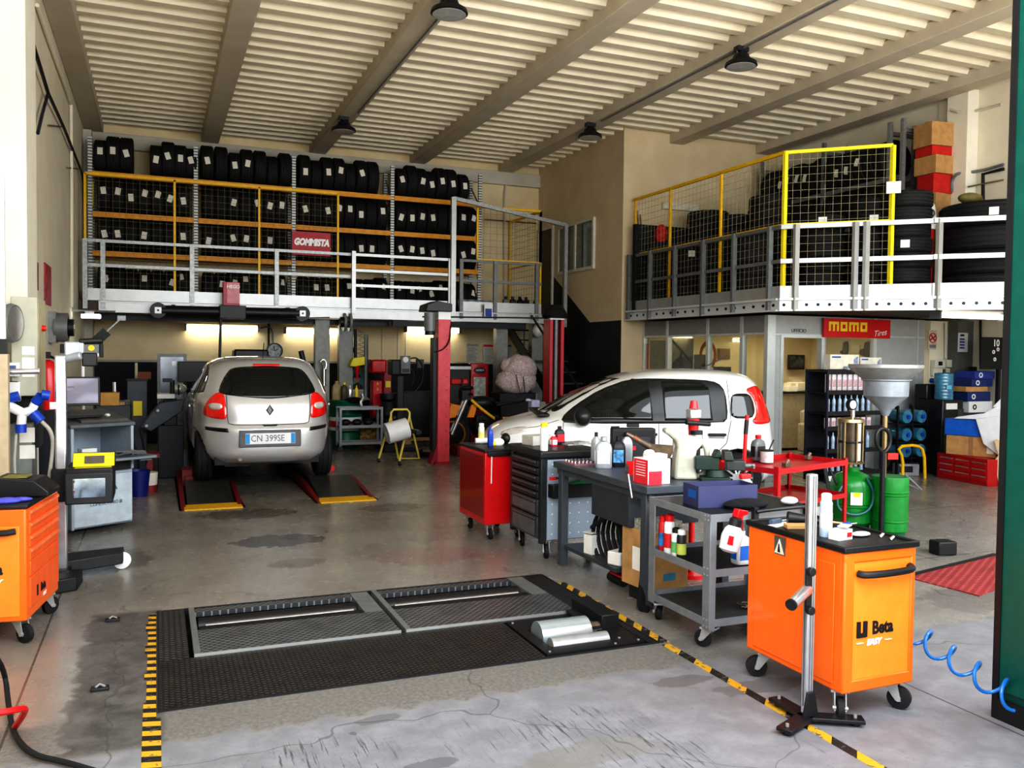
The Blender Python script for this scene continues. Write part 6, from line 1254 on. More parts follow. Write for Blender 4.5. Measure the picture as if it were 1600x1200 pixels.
# hanging chrome gun on the first column
p = P(506,585,y=15.4); tag(MB().cyl((p.x,15.38,p.z-.2),(p.x,15.38,p.z+.1),.035,n=14).tube([(p.x,15.38,p.z+.1),(p.x-.06,15.38,p.z+.2),(p.x-.02,15.38,p.z+.28),(p.x+.05,15.38,p.z+.22),(p.x+.02,15.38,p.z+.05)],.016,8,1).box((p.x,15.42,p.z),(.03,.08,.03)).build('chrome_gun', chrome), 'chrome air gun hanging on the column beside the silver car', 'air gun')
# green drum
c = P(540,694,y=15.42); c.y = 15.17; t = thing('oil_drum', 'green oil drum with white and red bands behind the shelf trolley', 'drum', (c.x,c.y+.25,0)); R = .285; H = P(540,626,y=c.y).z
MB().lathe([(R,0),(R+.01,.02),(R,.04),(R,H*.33),(R+.012,H*.35),(R,H*.37),(R,H*.66),(R+.012,H*.68),(R,H*.70),(R,H-.04),(R+.01,H-.02),(R,H),(.001,H-.015)],n=36).build('drum_shell', green_d, t)
MB().lathe([(R+.004,H*.37),(R+.004,H*.44)],n=36).build('white_band', white, t); MB().lathe([(R+.004,H*.44),(R+.004,H*.57)],n=36).build('red_band', red, t); MB().lathe([(R+.004,H*.57),(R+.004,H*.65)],n=36).build('white_band', white, t)
tx = text('OIL', .09, (0,-R-.006,H*.505), txt_white, t) if False else None
dx, dy = c.x, c.y+.25
for px, w_, d_, h_, m_, cm_, lb in ((526,.17,.12,.34,M('tan_can', (.42,.32,.16), .5),M('tan_can'),'tan oil canister standing on the green drum'),(538,.11,.09,.32,M('dark_can', (.07,.06,.04), .5),yellow_b,'dark bottle with yellow cap at the front of the green drum'),(547,.06,.06,.26,alu,white,'slim silver bottle on the green drum'),(557,.06,.05,.26,yellow_b,yellow_b,'yellow bottle on the green drum edge')):
    xx = P(px,620,y=dy).x; bottle('oil_bottle', lb, px, 620, w_, d_, h_, m_, cm_, y=dy+(-.12 if px == 538 else .03), z=H)
b = thing('black_rag', 'black rag draped over the front of the green drum', 'rag', (dx+.10,dy-.24,H)); MB().ball((0,0,0),.14,14,(1.2,.6,.45)).build('cloth', M('black_cloth'), b)
# shelf trolley
a_ = P(541,702,z=0); e_ = P(584,697,z=0); a_ = P(541,702,y=14.72); t = thing('shelf_trolley', 'grey steel shelf trolley in front of the green drum', 'trolley', (a_.x-.10,a_.y,0)); w = .72; H2_ = P(560,636,y=a_.y).z
for x in (0,w):
    for y in (0,.3): MB().bx(x-.02,x+.02,y-.02,y+.02,.08,H2_).build('leg', grey_cart, t); MB().cyl((x,y-.02,.045),(x,y+.02,.045),.045,n=14).build('caster', black, t)
for z in (H2_-.02,H2_*.56,.14): MB().bx(0,w,0,.3,z-.02,z).bx(0,w,-.02,.02,z-.03,z+.02).bx(0,w,.28,.32,z-.03,z+.02).build('shelf', grey_cart, t)
p = P(565,640,y=14.85); tag(MB().tube([(p.x,14.85,H2_+.22),(p.x+.03,14.85,H2_+.14),(p.x-.02,14.85,H2_+.08),(p.x,14.85,H2_)],.03,10,1).build('pipe_fitting', alu), 'bent bright pipe fitting standing on the shelf trolley', 'fitting')
for q in range(3): tag(MB().ball((a_.x+.02+q*.2,a_.y+.15,H2_*.56+.06),.09,12,(1,.8,.65)).build('spare_part', dark), 'dark spare part on the middle trolley shelf, %s' % ORD[q], 'part', 'dark parts on the shelf trolley')
p = P(573,682,y=15.2); tag(MB().box((p.x+.02,15.27,.23),(.30,.2,.46)).box((p.x+.02,15.165,.20),(.24,.01,.10)).build('striped_crate', M('crate_stripes', (.25,.15,.03), .6, var=1.0, scale=18), bevel=.006), 'dark crate with orange hazard stripes behind the shelf trolley', 'crate')
# tyre changer
Y = 15.9; t = thing('tyre_changer', 'red tyre changer with yellow arm head and black turntable', 'tyre changer', (P(590,690,y=Y).x,Y,0))
zz = lambda py: P(590,py,y=Y).z; xx = lambda px: P(px,600,y=Y).x-t.location.x
MB().bx(xx(583),xx(597),0,.25,.1,zz(595)).build('front_column', red, t, bevel=.01); MB().bx(xx(604),xx(616),.2,.45,0,zz(563)).build('rear_column', M('changer_red', (.35,.01,.015), .4), t, bevel=.01)
MB().bx(xx(581),xx(604),0,.3,zz(583),zz(562)).build('red_head', red, t, bevel=.03); MB().bx(xx(570),xx(583),.1,.16,zz(568),zz(562)).bx(xx(576),xx(577),.1,.14,zz(618),zz(520)).build('arm', dark, t)
MB().cyl((xx(573),.1,zz(620)),(xx(573),.1,zz(522)),.035,n=12).build('shaft', galvd, t); MB().lathe([(.02,.2),(.03,.06),(.09,0)],c=(xx(573),.1,zz(600)-.3),n=16).build('bead_shoe', galv_b, t)
MB().prism([(xx(545),zz(572)),(xx(550),zz(560)),(xx(568),zz(557)),(xx(568),zz(570)),(xx(552),zz(573))],'y',-.1,.12).build('yellow_head', yellow_b, t, bevel=.01); MB().cyl((xx(558),0,zz(592)),(xx(558),0,zz(572)),.02,.05,n=14).build('red_cone', red, t); MB().cyl((xx(556),.05,zz(560)),(xx(556),.05,zz(515)),.03,n=10).build('lift_shaft', dark, t)
MB().lathe([(.001,.0),(.30,0),(.32,.25),(.20,.3),(.12,.55),(.16,.6),(.16,.7),(.001,.7)],c=(xx(602),-.25,.25),n=24).bx(xx(575),xx(625),-.45,.1,0,.35).build('turntable', black, t)
for z in (601,610): MB().prism([(xx(588),zz(z)),(xx(592),zz(z)),(xx(590),zz(z)+.06)],'y',-.006,0).build('warning_sign', M('warn_orange', (.9,.45,.05), .5), t)
MB().box((xx(606)+.05,.18,zz(601)),(.10,.01,.12)).build('sticker', yellow_b, t); text('Corghi', .09, (xx(600),-.462,.28), txt_white, t, shear=.3) if False else None
sp_ = MB(); n = 14; sp_.tube([(P(564,515,y=16.5).x+.06*math.cos(q*.9), 16.5+.06*math.sin(q*.9), P(564,515,y=16.5).z-q*.012) for q in range(60)], .008, 6)
tag(sp_.build('spiral_hose', M('hose_grey', (.35,.34,.3), .5)), 'coiled grey air hose hanging above the yellow changer head', 'hose'); 
p = P(556,595,y=16.85); t = thing('wall_poster', 'blue and green wall poster of a person in a dark cap', 'poster', (p.x,16.9,p.z)); hh = .30
MB().bx(-.19,.19,.0,.02,-.30,.28).build('sheet', M('poster_blue', (.10,.25,.36), .6, var=.6, scale=5), t); MB().bx(.02,.18,-.006,0,.16,.27).build('green_panel', M('poster_green', (.15,.35,.05), .6), t); MB().prism([(-.10,-.30),(.16,-.30),(.15,-.10),(.05,-.03),(-.05,-.08)],'y',-.008,-.002).build('figure_shape', M('figure_grey', (.06,.06,.065), .7), t); MB().cyl((.03,-.009,.03),(.03,-.002,.03),.06,n=20).build('face_shape', M('face_tone', (.45,.28,.2), .7), t); MB().prism([(-.05,.06),(.11,.06),(.09,.13),(-.03,.13)],'y',-.012,-.003).build('cap_shape', black, t)
tag(MB().bx(P(548,615,y=16.8).x,P(569,615,y=16.8).x,16.8,16.98,P(555,618,y=16.8).z-.12,P(555,609,y=16.8).z).build('socket_box', cream, bevel=.01), 'cream wall socket box below the blue poster', 'socket')
p = P(546,550,y=16.5); tag(MB().tube([(p.x+.10*math.cos(a*.5),16.6,p.z+.13*math.sin(a*.5)) for a in range(11)],.025,8).bar((p.x+.1,16.6,p.z),(p.x+.1,16.98,p.z),.02).build('hanging_belt', rubber), 'black rubber belt hanging behind the column', 'belt')
# fitting machine on a post
Y = 14.4; t = thing('engine_gauge_stand', 'black stand carrying a grey gauge box and looped cables', 'tester', (P(626,690,y=Y).x,Y,0)); zz = lambda py: P(626,py,y=Y).z; xx = lambda px: P(px,600,y=Y).x-t.location.x
MB().bx(xx(621),xx(631),0,.1,0,zz(587)).bx(-.3,.3,-.05,.4,0,.08).build('post', black, t, bevel=.01); MB().bx(xx(612),xx(640),0,.3,zz(586),zz(562)).build('machine_head', M('balancer_black'), t, bevel=.02); MB().bx(xx(625),xx(640),-.06,0,zz(584),zz(556)).build('gauge_box', M('gauge_grey', (.14,.15,.17), .4), t, bevel=.01)
MB().cyl((xx(632),-.07,zz(562)),(xx(632),-.06,zz(562)),.05,n=20).build('dial', white, t); MB().bx(xx(627),xx(638),-.065,-.06,zz(582),zz(576)).build('badge', black, t); MB().tube([(xx(640),0,zz(560)),(xx(652),0,zz(558)),(xx(662),0,zz(575)),(xx(660),0,zz(600)),(xx(645),0,zz(615)),(xx(640),.0,zz(640))],.012,8,2).tube([(xx(638),0,zz(572)),(xx(648),0,zz(585)),(xx(645),0,zz(600))],.02,8,2).build('cable', black, t); MB().box((xx(657),.05,zz(568)),(.12,.1,.15)).bar((xx(657),.05,zz(568)),(xx(640),.05,zz(566)),.03).build('hanging_gun', black, t)
# dark screen wall of the bay
tag(MB().bx(P(612,690,y=16.3).x,P(690,690,y=16.3).x,16.3,16.9,0,.95).build('parts_chest', black, bevel=.02), 'long black chest standing behind the yellow roll stand', 'chest')
# pallet
a_ = P(590,700,z=0); t = thing('wooden_pallet', 'wooden pallet lying behind the yellow roll stand', 'pallet', (a_.x,a_.y,0)); 
for q in range(2): MB().bx(0,1.15,q*.23,q*.23+.16,.11,.13).build('deck_board', wood, t)
for q in (0,.5,1.0): MB().bx(q,q+.12,0,.38,.0,.11).build('stringer', wood, t)
# paper roll stand
A = [P(592,722,z=0), P(624,727,z=0), P(655,719,z=0), P(627,719,z=0)]; tp = P(627,636,y=13.0); b = thing('roll_stand', 'yellow tubular stand holding a big paper roll', 'stand', (0,0,0))
Yc = 13.0; l_ = P(611,640,y=Yc); r_ = P(640,640,y=Yc); zt_ = l_.z
fr_ = MB().tube([(A[0].x,A[0].y,.06),(l_.x,Yc,.72),(l_.x,Yc,zt_-.05),(l_.x+.04,Yc,zt_),(r_.x-.04,Yc,zt_),(r_.x,Yc,zt_-.05),(r_.x,Yc,.72),(A[1].x,A[1].y,.06)],.018,10,0).build('front_frame', pale_yellow, b)
MB().tube([(l_.x,Yc+.02,.72),(A[3].x-.05,A[3].y,.03),(A[2].x,A[2].y,.03),(r_.x,Yc+.02,.72)],.018,10,0).build('rear_frame', pale_yellow, b)
for q in (A[0],A[1]): MB().cyl((q.x-.02,q.y,.03),(q.x+.02,q.y,.03),.03,n=12).build('caster', black, b)
p = P(617,672,y=12.75); ro = thing('paper_roll', 'large white paper roll on the yellow stand', 'paper roll', (p.x,12.62,p.z)); MB().lathe([(.035,-.17),(.155,-.17),(.16,-.165),(.16,.165),(.155,.17),(.035,.17)],n=36,m=Matrix.Rotation(PI/2-.25,3,'Y'),close=True).build('roll', white, ro); MB().cyl((-.0,0,0),(.33,.02,-.03),.016,n=10).box((.33,.1,-.03),(.08,.3,.06)).build('axle', black, ro)
# lift posts
def lift_post(px0, px1, Y, label, ztop, chan=False):
    x0 = P(px0,640,y=Y).x; x1 = P(px1,640,y=Y).x; t = thing('lift_post', label, 'lift post', (x0,Y,0)); w = x1-x0
    if not chan:
        MB().bx(0,w,0,.26,.03,ztop-.12).build('column', redpost, t, bevel=.006); MB().bx(0,w,-.004,.26,ztop-.12,ztop).build('white_top', white, t); MB().bx(-.05,w+.02,-.05,.35,0,.03).prism([(-.10,0),(0,0),(0,.30)],'y',.02,.22).build('foot', M('post_shade', (.32,.02,.04), .5), t)
        bl = MB()
        for q in range(9): bl.cyl((w*.7,-.004,.3+q*.21),(w*.7,0,.3+q*.21),.008,n=8)
        bl.build('bolt_hole', black, t)
        MB().prism([(-.22,ztop),(w,ztop),(w,ztop+.12),(-.05,ztop+.16),(-.2,ztop+.10)],'y',-.08,.34).build('top_cover', black, t, bevel=.01); MB().cyl((-.12,.05,ztop-.30),(-.12,.05,ztop-.02),.09,n=22).build('motor', galvd, t); MB().cyl((-.12,.05,ztop-.36),(-.12,.05,ztop-.30),.08,n=18).build('motor_cap', black, t)
        MB().bx(-.06,-.0,.05,.22,.2,ztop-.4).build('carriage', dark, t); MB().tube([(-.05,.0,ztop-.62),(.08,-.03,ztop-.58),(w*.9,-.03,ztop-.45),(w,-.02,ztop-.2)],.010,8,2).build('cable', black, t)
    else:
        MB().bx(0,w*.22,0,.26,.03,ztop).bx(w*.78,w,0,.26,.03,ztop).build('red_flange', M('flange_red', (.42,.02,.035), .45), t, bevel=.004); MB().bx(w*.2,w*.8,.12,.26,.03,ztop).build('channel', black, t); MB().cyl((w*.55,.07,.1),(w*.55,.07,ztop-.02),.035,n=14).build('screw', galvd, t); MB().lathe([(.20,0),(.22,.05),(.16,.16),(.10,.22),(.001,.22)],c=(w*.5,.10,ztop+.01),n=22).build('top_cover', black, t); MB().bx(0,w,-.004,.26,ztop-.015,ztop+.01).build('top_plate', white, t); MB().bx(-.1,w+.1,-.05,.35,0,.03).build('foot', dark, t)
    return t
zt_ = P(692,487,y=12.6).z
lift_post(684,703,12.6,'tall pinkish red lift post with black motor head beside the paper roll',zt_); lift_post(858,880,12.75,'red channelled lift post with black cap behind the white car',P(870,498,y=12.75).z,True)
a_ = P(655,708,z=.06); e_ = P(690,712,z=.06); tag(MB().bar(a_,(e_.x,e_.y+.1,.07),.10,.06).cyl((a_.x,a_.y,.06),(a_.x,a_.y,.13),.05,n=16).bx(a_.x-.03,e_.x,a_.y-.02,a_.y+.06,0,.05).build('floor_swing_beam', black), 'black lift arm lying on the floor at the foot of the pinkish red post', 'lift arm')
p = P(480,496,y=15.1); 
tag(MB().bar(P(470,497,y=MY-.09), P(515,496,y=MY-.09), .02).cyl(P(660,505,y=12.75)+Vector((0,0,.1)), P(858,497,y=12.85), .012, n=8).build('lift_cable', dark), 'thin dark cable running between the two red lift posts', 'cable')
p = P(545,503,y=15.1); t = thing('hose_reel', 'grey round hose reel hanging under the deck at the second column', 'hose reel', (p.x,15.25,p.z)); MB().lathe([(.10,-.07),(.16,-.07),(.16,-.03),(.10,-.03),(.10,.03),(.16,.03),(.16,.07),(.10,.07)],n=26,m=Matrix.Rotation(PI/2,3,'Y') @ Matrix.Rotation(0,3,'X'),close=True).build('drum', M('reel_grey', (.22,.23,.23), .45), t); MB().cyl((-.13,0,0),(.08,0,0),.09,n=18).build('hub', black, t); MB().box((-.0,.15,.08),(.06,.3,.05)).box((-.135,0,0),(.006,.06,.06)).build('bracket', galvd, t)
# red and grey machine cabinet
Y = 15.4; t = thing('service_machine', 'red service machine with oval badge and paper panel', 'machine', (P(735,690,y=Y).x,Y,0)); w = P(762,690,y=Y).x-t.location.x; h = P(748,568,y=Y).z
MB().bx(0,w,0,.4,0,h).build('body', M('machine_red', (.45,.006,.012), .35, coat=.4), t, bevel=.01); MB().bx(w*.15,w*.85,-.008,0,h-.62,h-.26).build('paper_panel', M('panel_paper', (.42,.46,.40), .5, var=.4, scale=14), t); MB().lathe([(.001,0),(.12,0),(.12,.008),(.001,.008)],c=(w*.5,-.002,h-.13),n=24,m=Matrix.Rotation(PI/2,3,'X') @ Matrix.Diagonal((1,.55,1)).to_3x3()).build('badge', black, t); text('LAUNCH', .055, (w*.5,-.014,h-.13), txt_white, t, sx=.75); MB().bx(w*.7,w*.9,-.01,0,h-.95,h-.83).build('catch', redd, t)
t = thing('parts_washer', 'dark parts cabinet with steel lid and red bar next to the red service machine', 'machine', (P(701,690,y=Y).x,Y,0)); w = P(733,690,y=Y).x-t.location.x
MB().bx(0,w,0,.45,0,h-.12).build('body', M('washer_dark', (.03,.03,.032), .5), t, bevel=.01); MB().bx(-.02,w+.02,-.03,.47,h-.12,h-.05).build('steel_lid', galv_b, t, bevel=.008); MB().bx(.03,w-.04,-.04,0,h-.40,h-.29).build('red_bar', red, t, bevel=.02); MB().lathe([(.001,.0),(.22,0),(.24,.05),(.001,.07)],c=(w*.5,.2,h-.05),n=24).build('basin', dark, t); MB().tube([(w*.6,-.05,h-.28),(w*.55,-.06,h-.5),(w*.7,-.06,h-.62),(w*.5,-.06,h-.75)],.02,8,2).build('hose', black, t)
# notices on the back wall
for j, (x0, x1, y0, y1, hd, lb) in enumerate(((728,748,537,567,M('notice_head', (.4,.38,.34), .6),'pale notice sheet on the back wall next to the red lift post'),(755,773,538,568,txt_red,'white notice with red heading on the back wall'),(786,800,538,568,M('head_green', (.08,.25,.14), .6),'notice with green heading half behind the grey column'),(807,823,548,562,txt_black,'small notice behind the bundle of checked cloth'))):
    a_ = P(x0,y1,y=16.96); b_ = P(x1,y0,y=16.96); t = thing('wall_notice', lb, 'notice', (a_.x,16.97,a_.z)); w, h_ = b_.x-a_.x, b_.z-a_.z
    MB().bx(0,w,0,.02,0,h_).build('sheet', M('notice_sheet', (.62,.60,.53), .7), t); MB().bx(.01,w-.01,-.004,0,h_*.86,h_*.98).build('heading', hd, t)
    ln = MB()
    for q in range(11): ln.bx(.03,w-.03-(q % 3)*.03,-.003,0,h_*(.08+.068*q),h_*(.08+.068*q)+.008)
    ln.build('text_line', M('ink_soft', (.25,.24,.22), .7), t)
# cloth bundle on a dark bin
Y = 14.6; t = thing('waste_bin', 'dark bin stuffed under the checked cloth bundle', 'bin', (P(808,690,y=Y).x,Y,0)); zb = P(808,614,y=Y).z; MB().prism([(-.30,0),(.30,0),(.36,zb),(-.38,zb)],'y',-.05,.45).build('bin_body', M('bin_black', (.008,.009,.012), .5), t, bevel=.01)
b = thing('cloth_bundle', 'large pinkish checked cloth bundle heaped on the dark bin', 'bundle', (t.location.x+.03,Y+.15,zb)); zh = P(808,556,y=Y).z-zb
cm_ = M('checked_cloth'); MB().ball((0,0,zh*.3),zh*.42,24,(1.35,1.0,.85)).ball((.06,-.05,zh*.66),zh*.36,24,(1.25,1.0,1.0)).ball((-.14,0,zh*.75),zh*.2,18,(1.2,1,1)).build('cloth', cm_, b)
dt = b.children[0].modifiers.new('crumple','DISPLACE'); tx_ = bpy.data.textures.new('crumple','VORONOI'); tx_.noise_scale = .11; dt.texture = tx_; dt.strength = .07; dt.mid_level = .4
MB().bar((-.13,-.30,zh*.5),(-.06,-.33,zh*.02),.025,.015).bar((-.0,-.33,zh*.45),(.04,-.34,zh*.02),.025,.015).build('strap', black, b)
# motorcycle under repair
t = thing('motorcycle', 'black and yellow motorcycle under repair behind the pinkish red post', 'motorcycle', (P(728,700,y=13.9).x,13.9,0),.0); 
def mwheel(x, R):
    m_ = MB().lathe([(R*.72,-.05),(R*.9,-.06),(R,-.03),(R,.03),(R*.9,.06),(R*.72,.05)],n=36,m=Matrix.Rotation(PI/2,3,'X'),close=True).build('wheel', rubber, t); m_.location = (x,0,R); MB().lathe([(R*.62,-.03),(R*.73,-.03),(R*.73,.03),(R*.62,.03)],n=32,m=Matrix.Rotation(PI/2,3,'X'),close=True).build('rim', M('rim_gold', (.3,.14,.03), .4, .5), m_)
    MB().cyl((0,-.04,0),(0,.04,0),.05,n=12).build('hub', dark, m_)
mwheel(-.25,.33); mwheel(.95,.33)
MB().cyl((-.28,-.06,.33),(-.02,-.06,.92),.028,n=12).cyl((-.28,.06,.33),(-.02,.06,.92),.028,n=12).build('fork', galv_b, t); MB().box((.35,0,.48),(.42,.26,.36)).cyl((.25,-.16,.45),(.25,.16,.45),.13,n=18).cyl((.48,-.17,.45),(.48,.17,.45),.11,n=18).build('engine', M('engine_black', (.03,.03,.032), .5, .5), t, bevel=.02)
MB().ball((.28,0,.86),.2,16,(1.3,.75,.6)).build('tank', black, t); MB().prism([(.5,.80),(1.0,.86),(1.15,.95),(1.0,.90),(.55,.86)],'y',-.11,.11).build('seat', black, t, bevel=.02); MB().tube([(0,-.32,1.0),(.03,-.2,1.03),(.0,0,1.0),(.03,.2,1.03),(0,.32,1.0)],.016,8,1).box((-.04,0,1.0),(.14,.2,.16)).ball((.0,0,1.12),.1,12,(1.3,1,.5)).build('handlebar', dark, t)
MB().tube([(.05,-.12,.92),(.12,-.17,.84),(.35,-.2,.66),(.62,-.2,.48),(.66,-.18,.28)],.026,10,2).build('yellow_frame_tube', yellow, t); MB().prism([(-.38,.60),(-.22,.62),(-.12,.82),(-.30,.86)],'y',-.09,.09).build('orange_fairing', M('fairing_orange', (.75,.25,.01), .4), t, bevel=.01); MB().prism([(-.02,.62),(.10,.62),(.16,.84),(.06,.84)],'y',-.12,-.06).build('orange_side_panel', M('fairing_orange'), t); MB().cyl((.7,-.1,.3),(1.1,-.12,.5),.05,n=14).build('exhaust', galvd, t); MB().bar((.9,0,.33),(.5,0,.42),.05,.2).build('swing_arm', dark, t)
p = P(735,705,y=13.3); tag(MB().box((p.x+.25,13.55,.09),(.9,.35,.18)).build('red_lift_table', redd, bevel=.01), 'low red lift table in front of the motorcycle wheel', 'lift table')
# low tool bench behind the white car bonnet
Y = 13.0; x0 = P(790,690,y=Y).x; x1 = P(850,690,y=Y).x; zb = P(800,655,y=Y).z; t = thing('low_bench', 'low dark bench with scattered tools behind the white car bonnet', 'bench', (x0,Y,0)); MB().bx(0,x1-x0,0,.5,0,zb).build('bench_body', black, t, bevel=.01)
for j, (dx, m_, s_) in enumerate(((.05,yellow,(.22,.04,.03)),(.30,yellow_b,(.12,.06,.05)),(.46,red,(.08,.05,.04)),(.5,galv_b,(.22,.03,.03)))): tag(MB().box((x0+dx+.05,Y+.12+.08*(j % 2),zb+s_[2]/2),s_,rz=.3*j).build('hand_tool', m_, bevel=.005), ('long yellow tool','short yellow tool','small red tool','bright steel tool')[j]+' on the low dark bench behind the bonnet', 'tool')
p = P(836,650,y=12.0); b = thing('lavender_canister', 'pale lavender canister with spout and grey pump on a stand behind the bonnet', 'canister', (p.x,12.0,0)); zb = P(836,652,y=12.0).z; MB().bx(-.12,.16,-.1,.1,0,zb).build('stand', dark, b); MB().bx(-.09,.05,-.08,.08,zb,zb+.27).tube([(-.05,0,zb+.25),(-.12,0,zb+.27),(-.16,0,zb+.26)],.022,10).build('canister_body', M('lavender_plastic', (.50,.48,.68), .4), b, bevel=.02); MB().box((.10,0,zb+.13),(.10,.12,.22)).cyl((.02,0,zb+.27),(.02,0,zb+.36),.012,n=8).build('pump_unit', galvd, b, bevel=.01)
p = P(846,516,y=15.2); tag(MB().ball((p.x,15.35,p.z),.13,16,(.9,.7,1.1)).box((p.x,15.46,p.z),(.05,.2,.05)).build('wall_lamp', M('frosted_lamp', (.55,.55,.5), .3)), 'frosted round lamp on the stair column', 'lamp')
# stairs
t = thing('steel_stairs', 'dark open steel stairs climbing along the black painted wall', 'stairs', (0,0,0)); X0, X1 = 6.72, 7.52; ya, yb_, zt2_ = 12.9, 16.75, 2.5; n = 12
for x in (X0, X1): MB().bar((x,ya,.05),(x,yb_,zt2_-.05),.03,.22).build('stringer', dark, t)
for q in range(n): f_ = (q+.5)/n; MB().bx(X0,X1,ya+(yb_-ya)*f_-.11,ya+(yb_-ya)*f_+.11,zt2_*f_,zt2_*f_+.03).build('tread', M('tread_dark', (.05,.05,.05), .5, .4), t)
for x in (X0,): 
    MB().bar((x,ya,.95),(x,yb_-.9,zt2_+.35),.03).build('handrail', dark, t)
    for q in (0,.35,.7): MB().cyl((x,ya+(yb_-ya)*q,zt2_*q),(x,ya+(yb_-ya)*q,zt2_*q+.92),.015,n=8).build('baluster', dark, t)

p = P(118,297,y=16.3); p.x = -1.06; tag(MB().tube([(p.x,16.3,p.z-.22),(p.x-.03,16.3,p.z),(p.x,16.3,p.z+.22),(p.x+.06,16.3,p.z+.18),(p.x+.05,16.3,p.z-.24)], .035, 8, 2).bar((p.x,16.3,p.z+.2),(p.x,16.98,p.z+.2),.02).build('yellow_strap', yellow_b), 'yellow strap hanging on the back wall beside the first rack upright', 'strap')
# ================================================================ office and its front
OY, OX, OT = 9.95, 8.1, z_b-.01
pan = M('office_panel', (.42,.43,.42), .5, var=.05); fra = M('office_frame', (.62,.65,.64), .4, .3, var=.05); pan_d = M('office_panel_shade', (.30,.30,.29), .5, var=.06)  # pan_d: shade of the office side wall put into its grey
ox = lambda px, py=600: P(px,py,y=OY).x
d0, d1 = ox(1222), ox(1281); w0, w1 = ox(1289), ox(1364); zd = P(1250,528,y=OY).z
mb = MB().bx(OX,d0-.04,OY,OY+.06,0,OT).bx(d1+.04,w0,OY,OY+.06,0,OT).bx(d0-.04,d1+.04,OY,OY+.06,zd+.04,OT).bx(w0,w1,OY,OY+.06,zd+.04,OT).bx(w0,w1,OY,OY+.06,0,.75).bx(w1,11.12,OY,OY+.06,0,OT)
struct(mb.build('wall_office_front', pan))
struct(MB().bx(d0-.05,d0,OY-.02,OY+.08,0,zd+.05).bx(d1,d1+.05,OY-.02,OY+.08,0,zd+.05).bx(d0-.05,d1+.05,OY-.02,OY+.08,zd,zd+.05).bx(OX-.04,OX+.10,OY-.03,OY+.05,0,OT).bx(w1-.02,w1+.04,OY-.015,OY+.06,0,OT).bx(ox(1430),ox(1430)+.03,OY-.015,OY+.01,0,OT).bx(OX,11.12,OY-.015,OY+.01,zd+.035,zd+.055).build('door_frame_office', fra))
wn = thing('window_2', 'office window behind the bottle display rack', 'window', ((w0+w1)/2,OY+.03,(zd+.75)/2)); wn['kind'] = 'structure'
gl = NT('clear_office_glass'); k = gl; tr = k.n('ShaderNodeBsdfTransparent'); gb = k.n('ShaderNodeBsdfGlossy'); gb.inputs['Roughness'].default_value = .03; mxs = k.n('ShaderNodeMixShader'); 
mxs.inputs[0].default_value = .10; k.l(tr.outputs[0], mxs.inputs[1]); k.l(gb.outputs[0], mxs.inputs[2]); k.l(mxs.outputs[0], k.t.nodes['Material Output'].inputs['Surface']); tr.inputs[0].default_value = (.86,.88,.84,1); gl = gl.m
MB().bx(-(w1-w0)/2,(w1-w0)/2,-.005,.005,-(zd-.75)/2,(zd-.75)/2).build('pane', gl, wn)
# glazed side
sy = [13.33] + [P(px,560,x=OX).y for px in (1044,1107)] + [OY+.02]; zg = P(1185,523,x=OX).z
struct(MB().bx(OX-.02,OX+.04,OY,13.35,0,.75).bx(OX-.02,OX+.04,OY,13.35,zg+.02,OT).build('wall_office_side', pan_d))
fr_ = MB()
for y in sy: fr_.bx(OX-.035,OX+.05,y-.03,y+.03,0,OT)
fr_.bx(OX-.03,OX+.05,OY,13.33,zg,zg+.03).bx(OX-.03,OX+.05,OY,13.33,.72,.76).bx(OX-.03,OX+.05,OY+.55,OY+.62,.7,OT)
struct(fr_.build('trim_office_frame', fra))
for i in range(3):
    g_ = struct(MB().bx(OX,OX+.01,sy[i+1]+.03,sy[i]-.03,.76,zg).build('window_%d' % (3+i), gl))
sx = OX+.03
def inside(name, label, px0, px1, py0, py1, mat, cat='poster'):
    ya_ = P(px0,(py0+py1)/2,x=sx).y; yb2 = P(px1,(py0+py1)/2,x=sx).y; z1 = P((px0+px1)/2,py0,x=sx).z; z0 = P((px0+px1)/2,py1,x=sx).z
    tag(MB().bx(sx,sx+.006,yb2,ya_,z0,z1).build(name, mat), label, cat)
inside('window_poster', 'narrow red poster inside the first office side window', 998,1013,537,590, M('window_red', (.75,.06,.02), .5), 'poster')
inside('window_sheet', 'large pale sheet taped inside the first office side window', 1015,1042,532,600, M('sheet_pale', (.55,.52,.46), .7), 'sheet')
inside('window_sheet', 'large grey sheet taped inside the second office side window', 1050,1083,530,600, M('sheet_grey', (.42,.41,.43), .7), 'sheet')
inside('window_sheet', 'small grey sheet low in the second office side window', 1084,1103,554,600, M('sheet_grey'), 'sheet')
inside('window_sheet', 'white papers low in the third office side window', 1114,1142,573,600, M('sheet_grey'), 'sheet')
cr = P(1106,555,x=sx+.03); tag(MB().lathe([(.16,-.004),(.23,-.004),(.23,.004),(.16,.004)],c=(sx+.03,cr.y,cr.z),n=36,m=Matrix.Rotation(PI/2,3,'Y'),close=True).build('orange_ring', M('ring_orange', (.85,.25,.02), .5)), 'orange ring sticker between the second and third side windows', 'sticker')
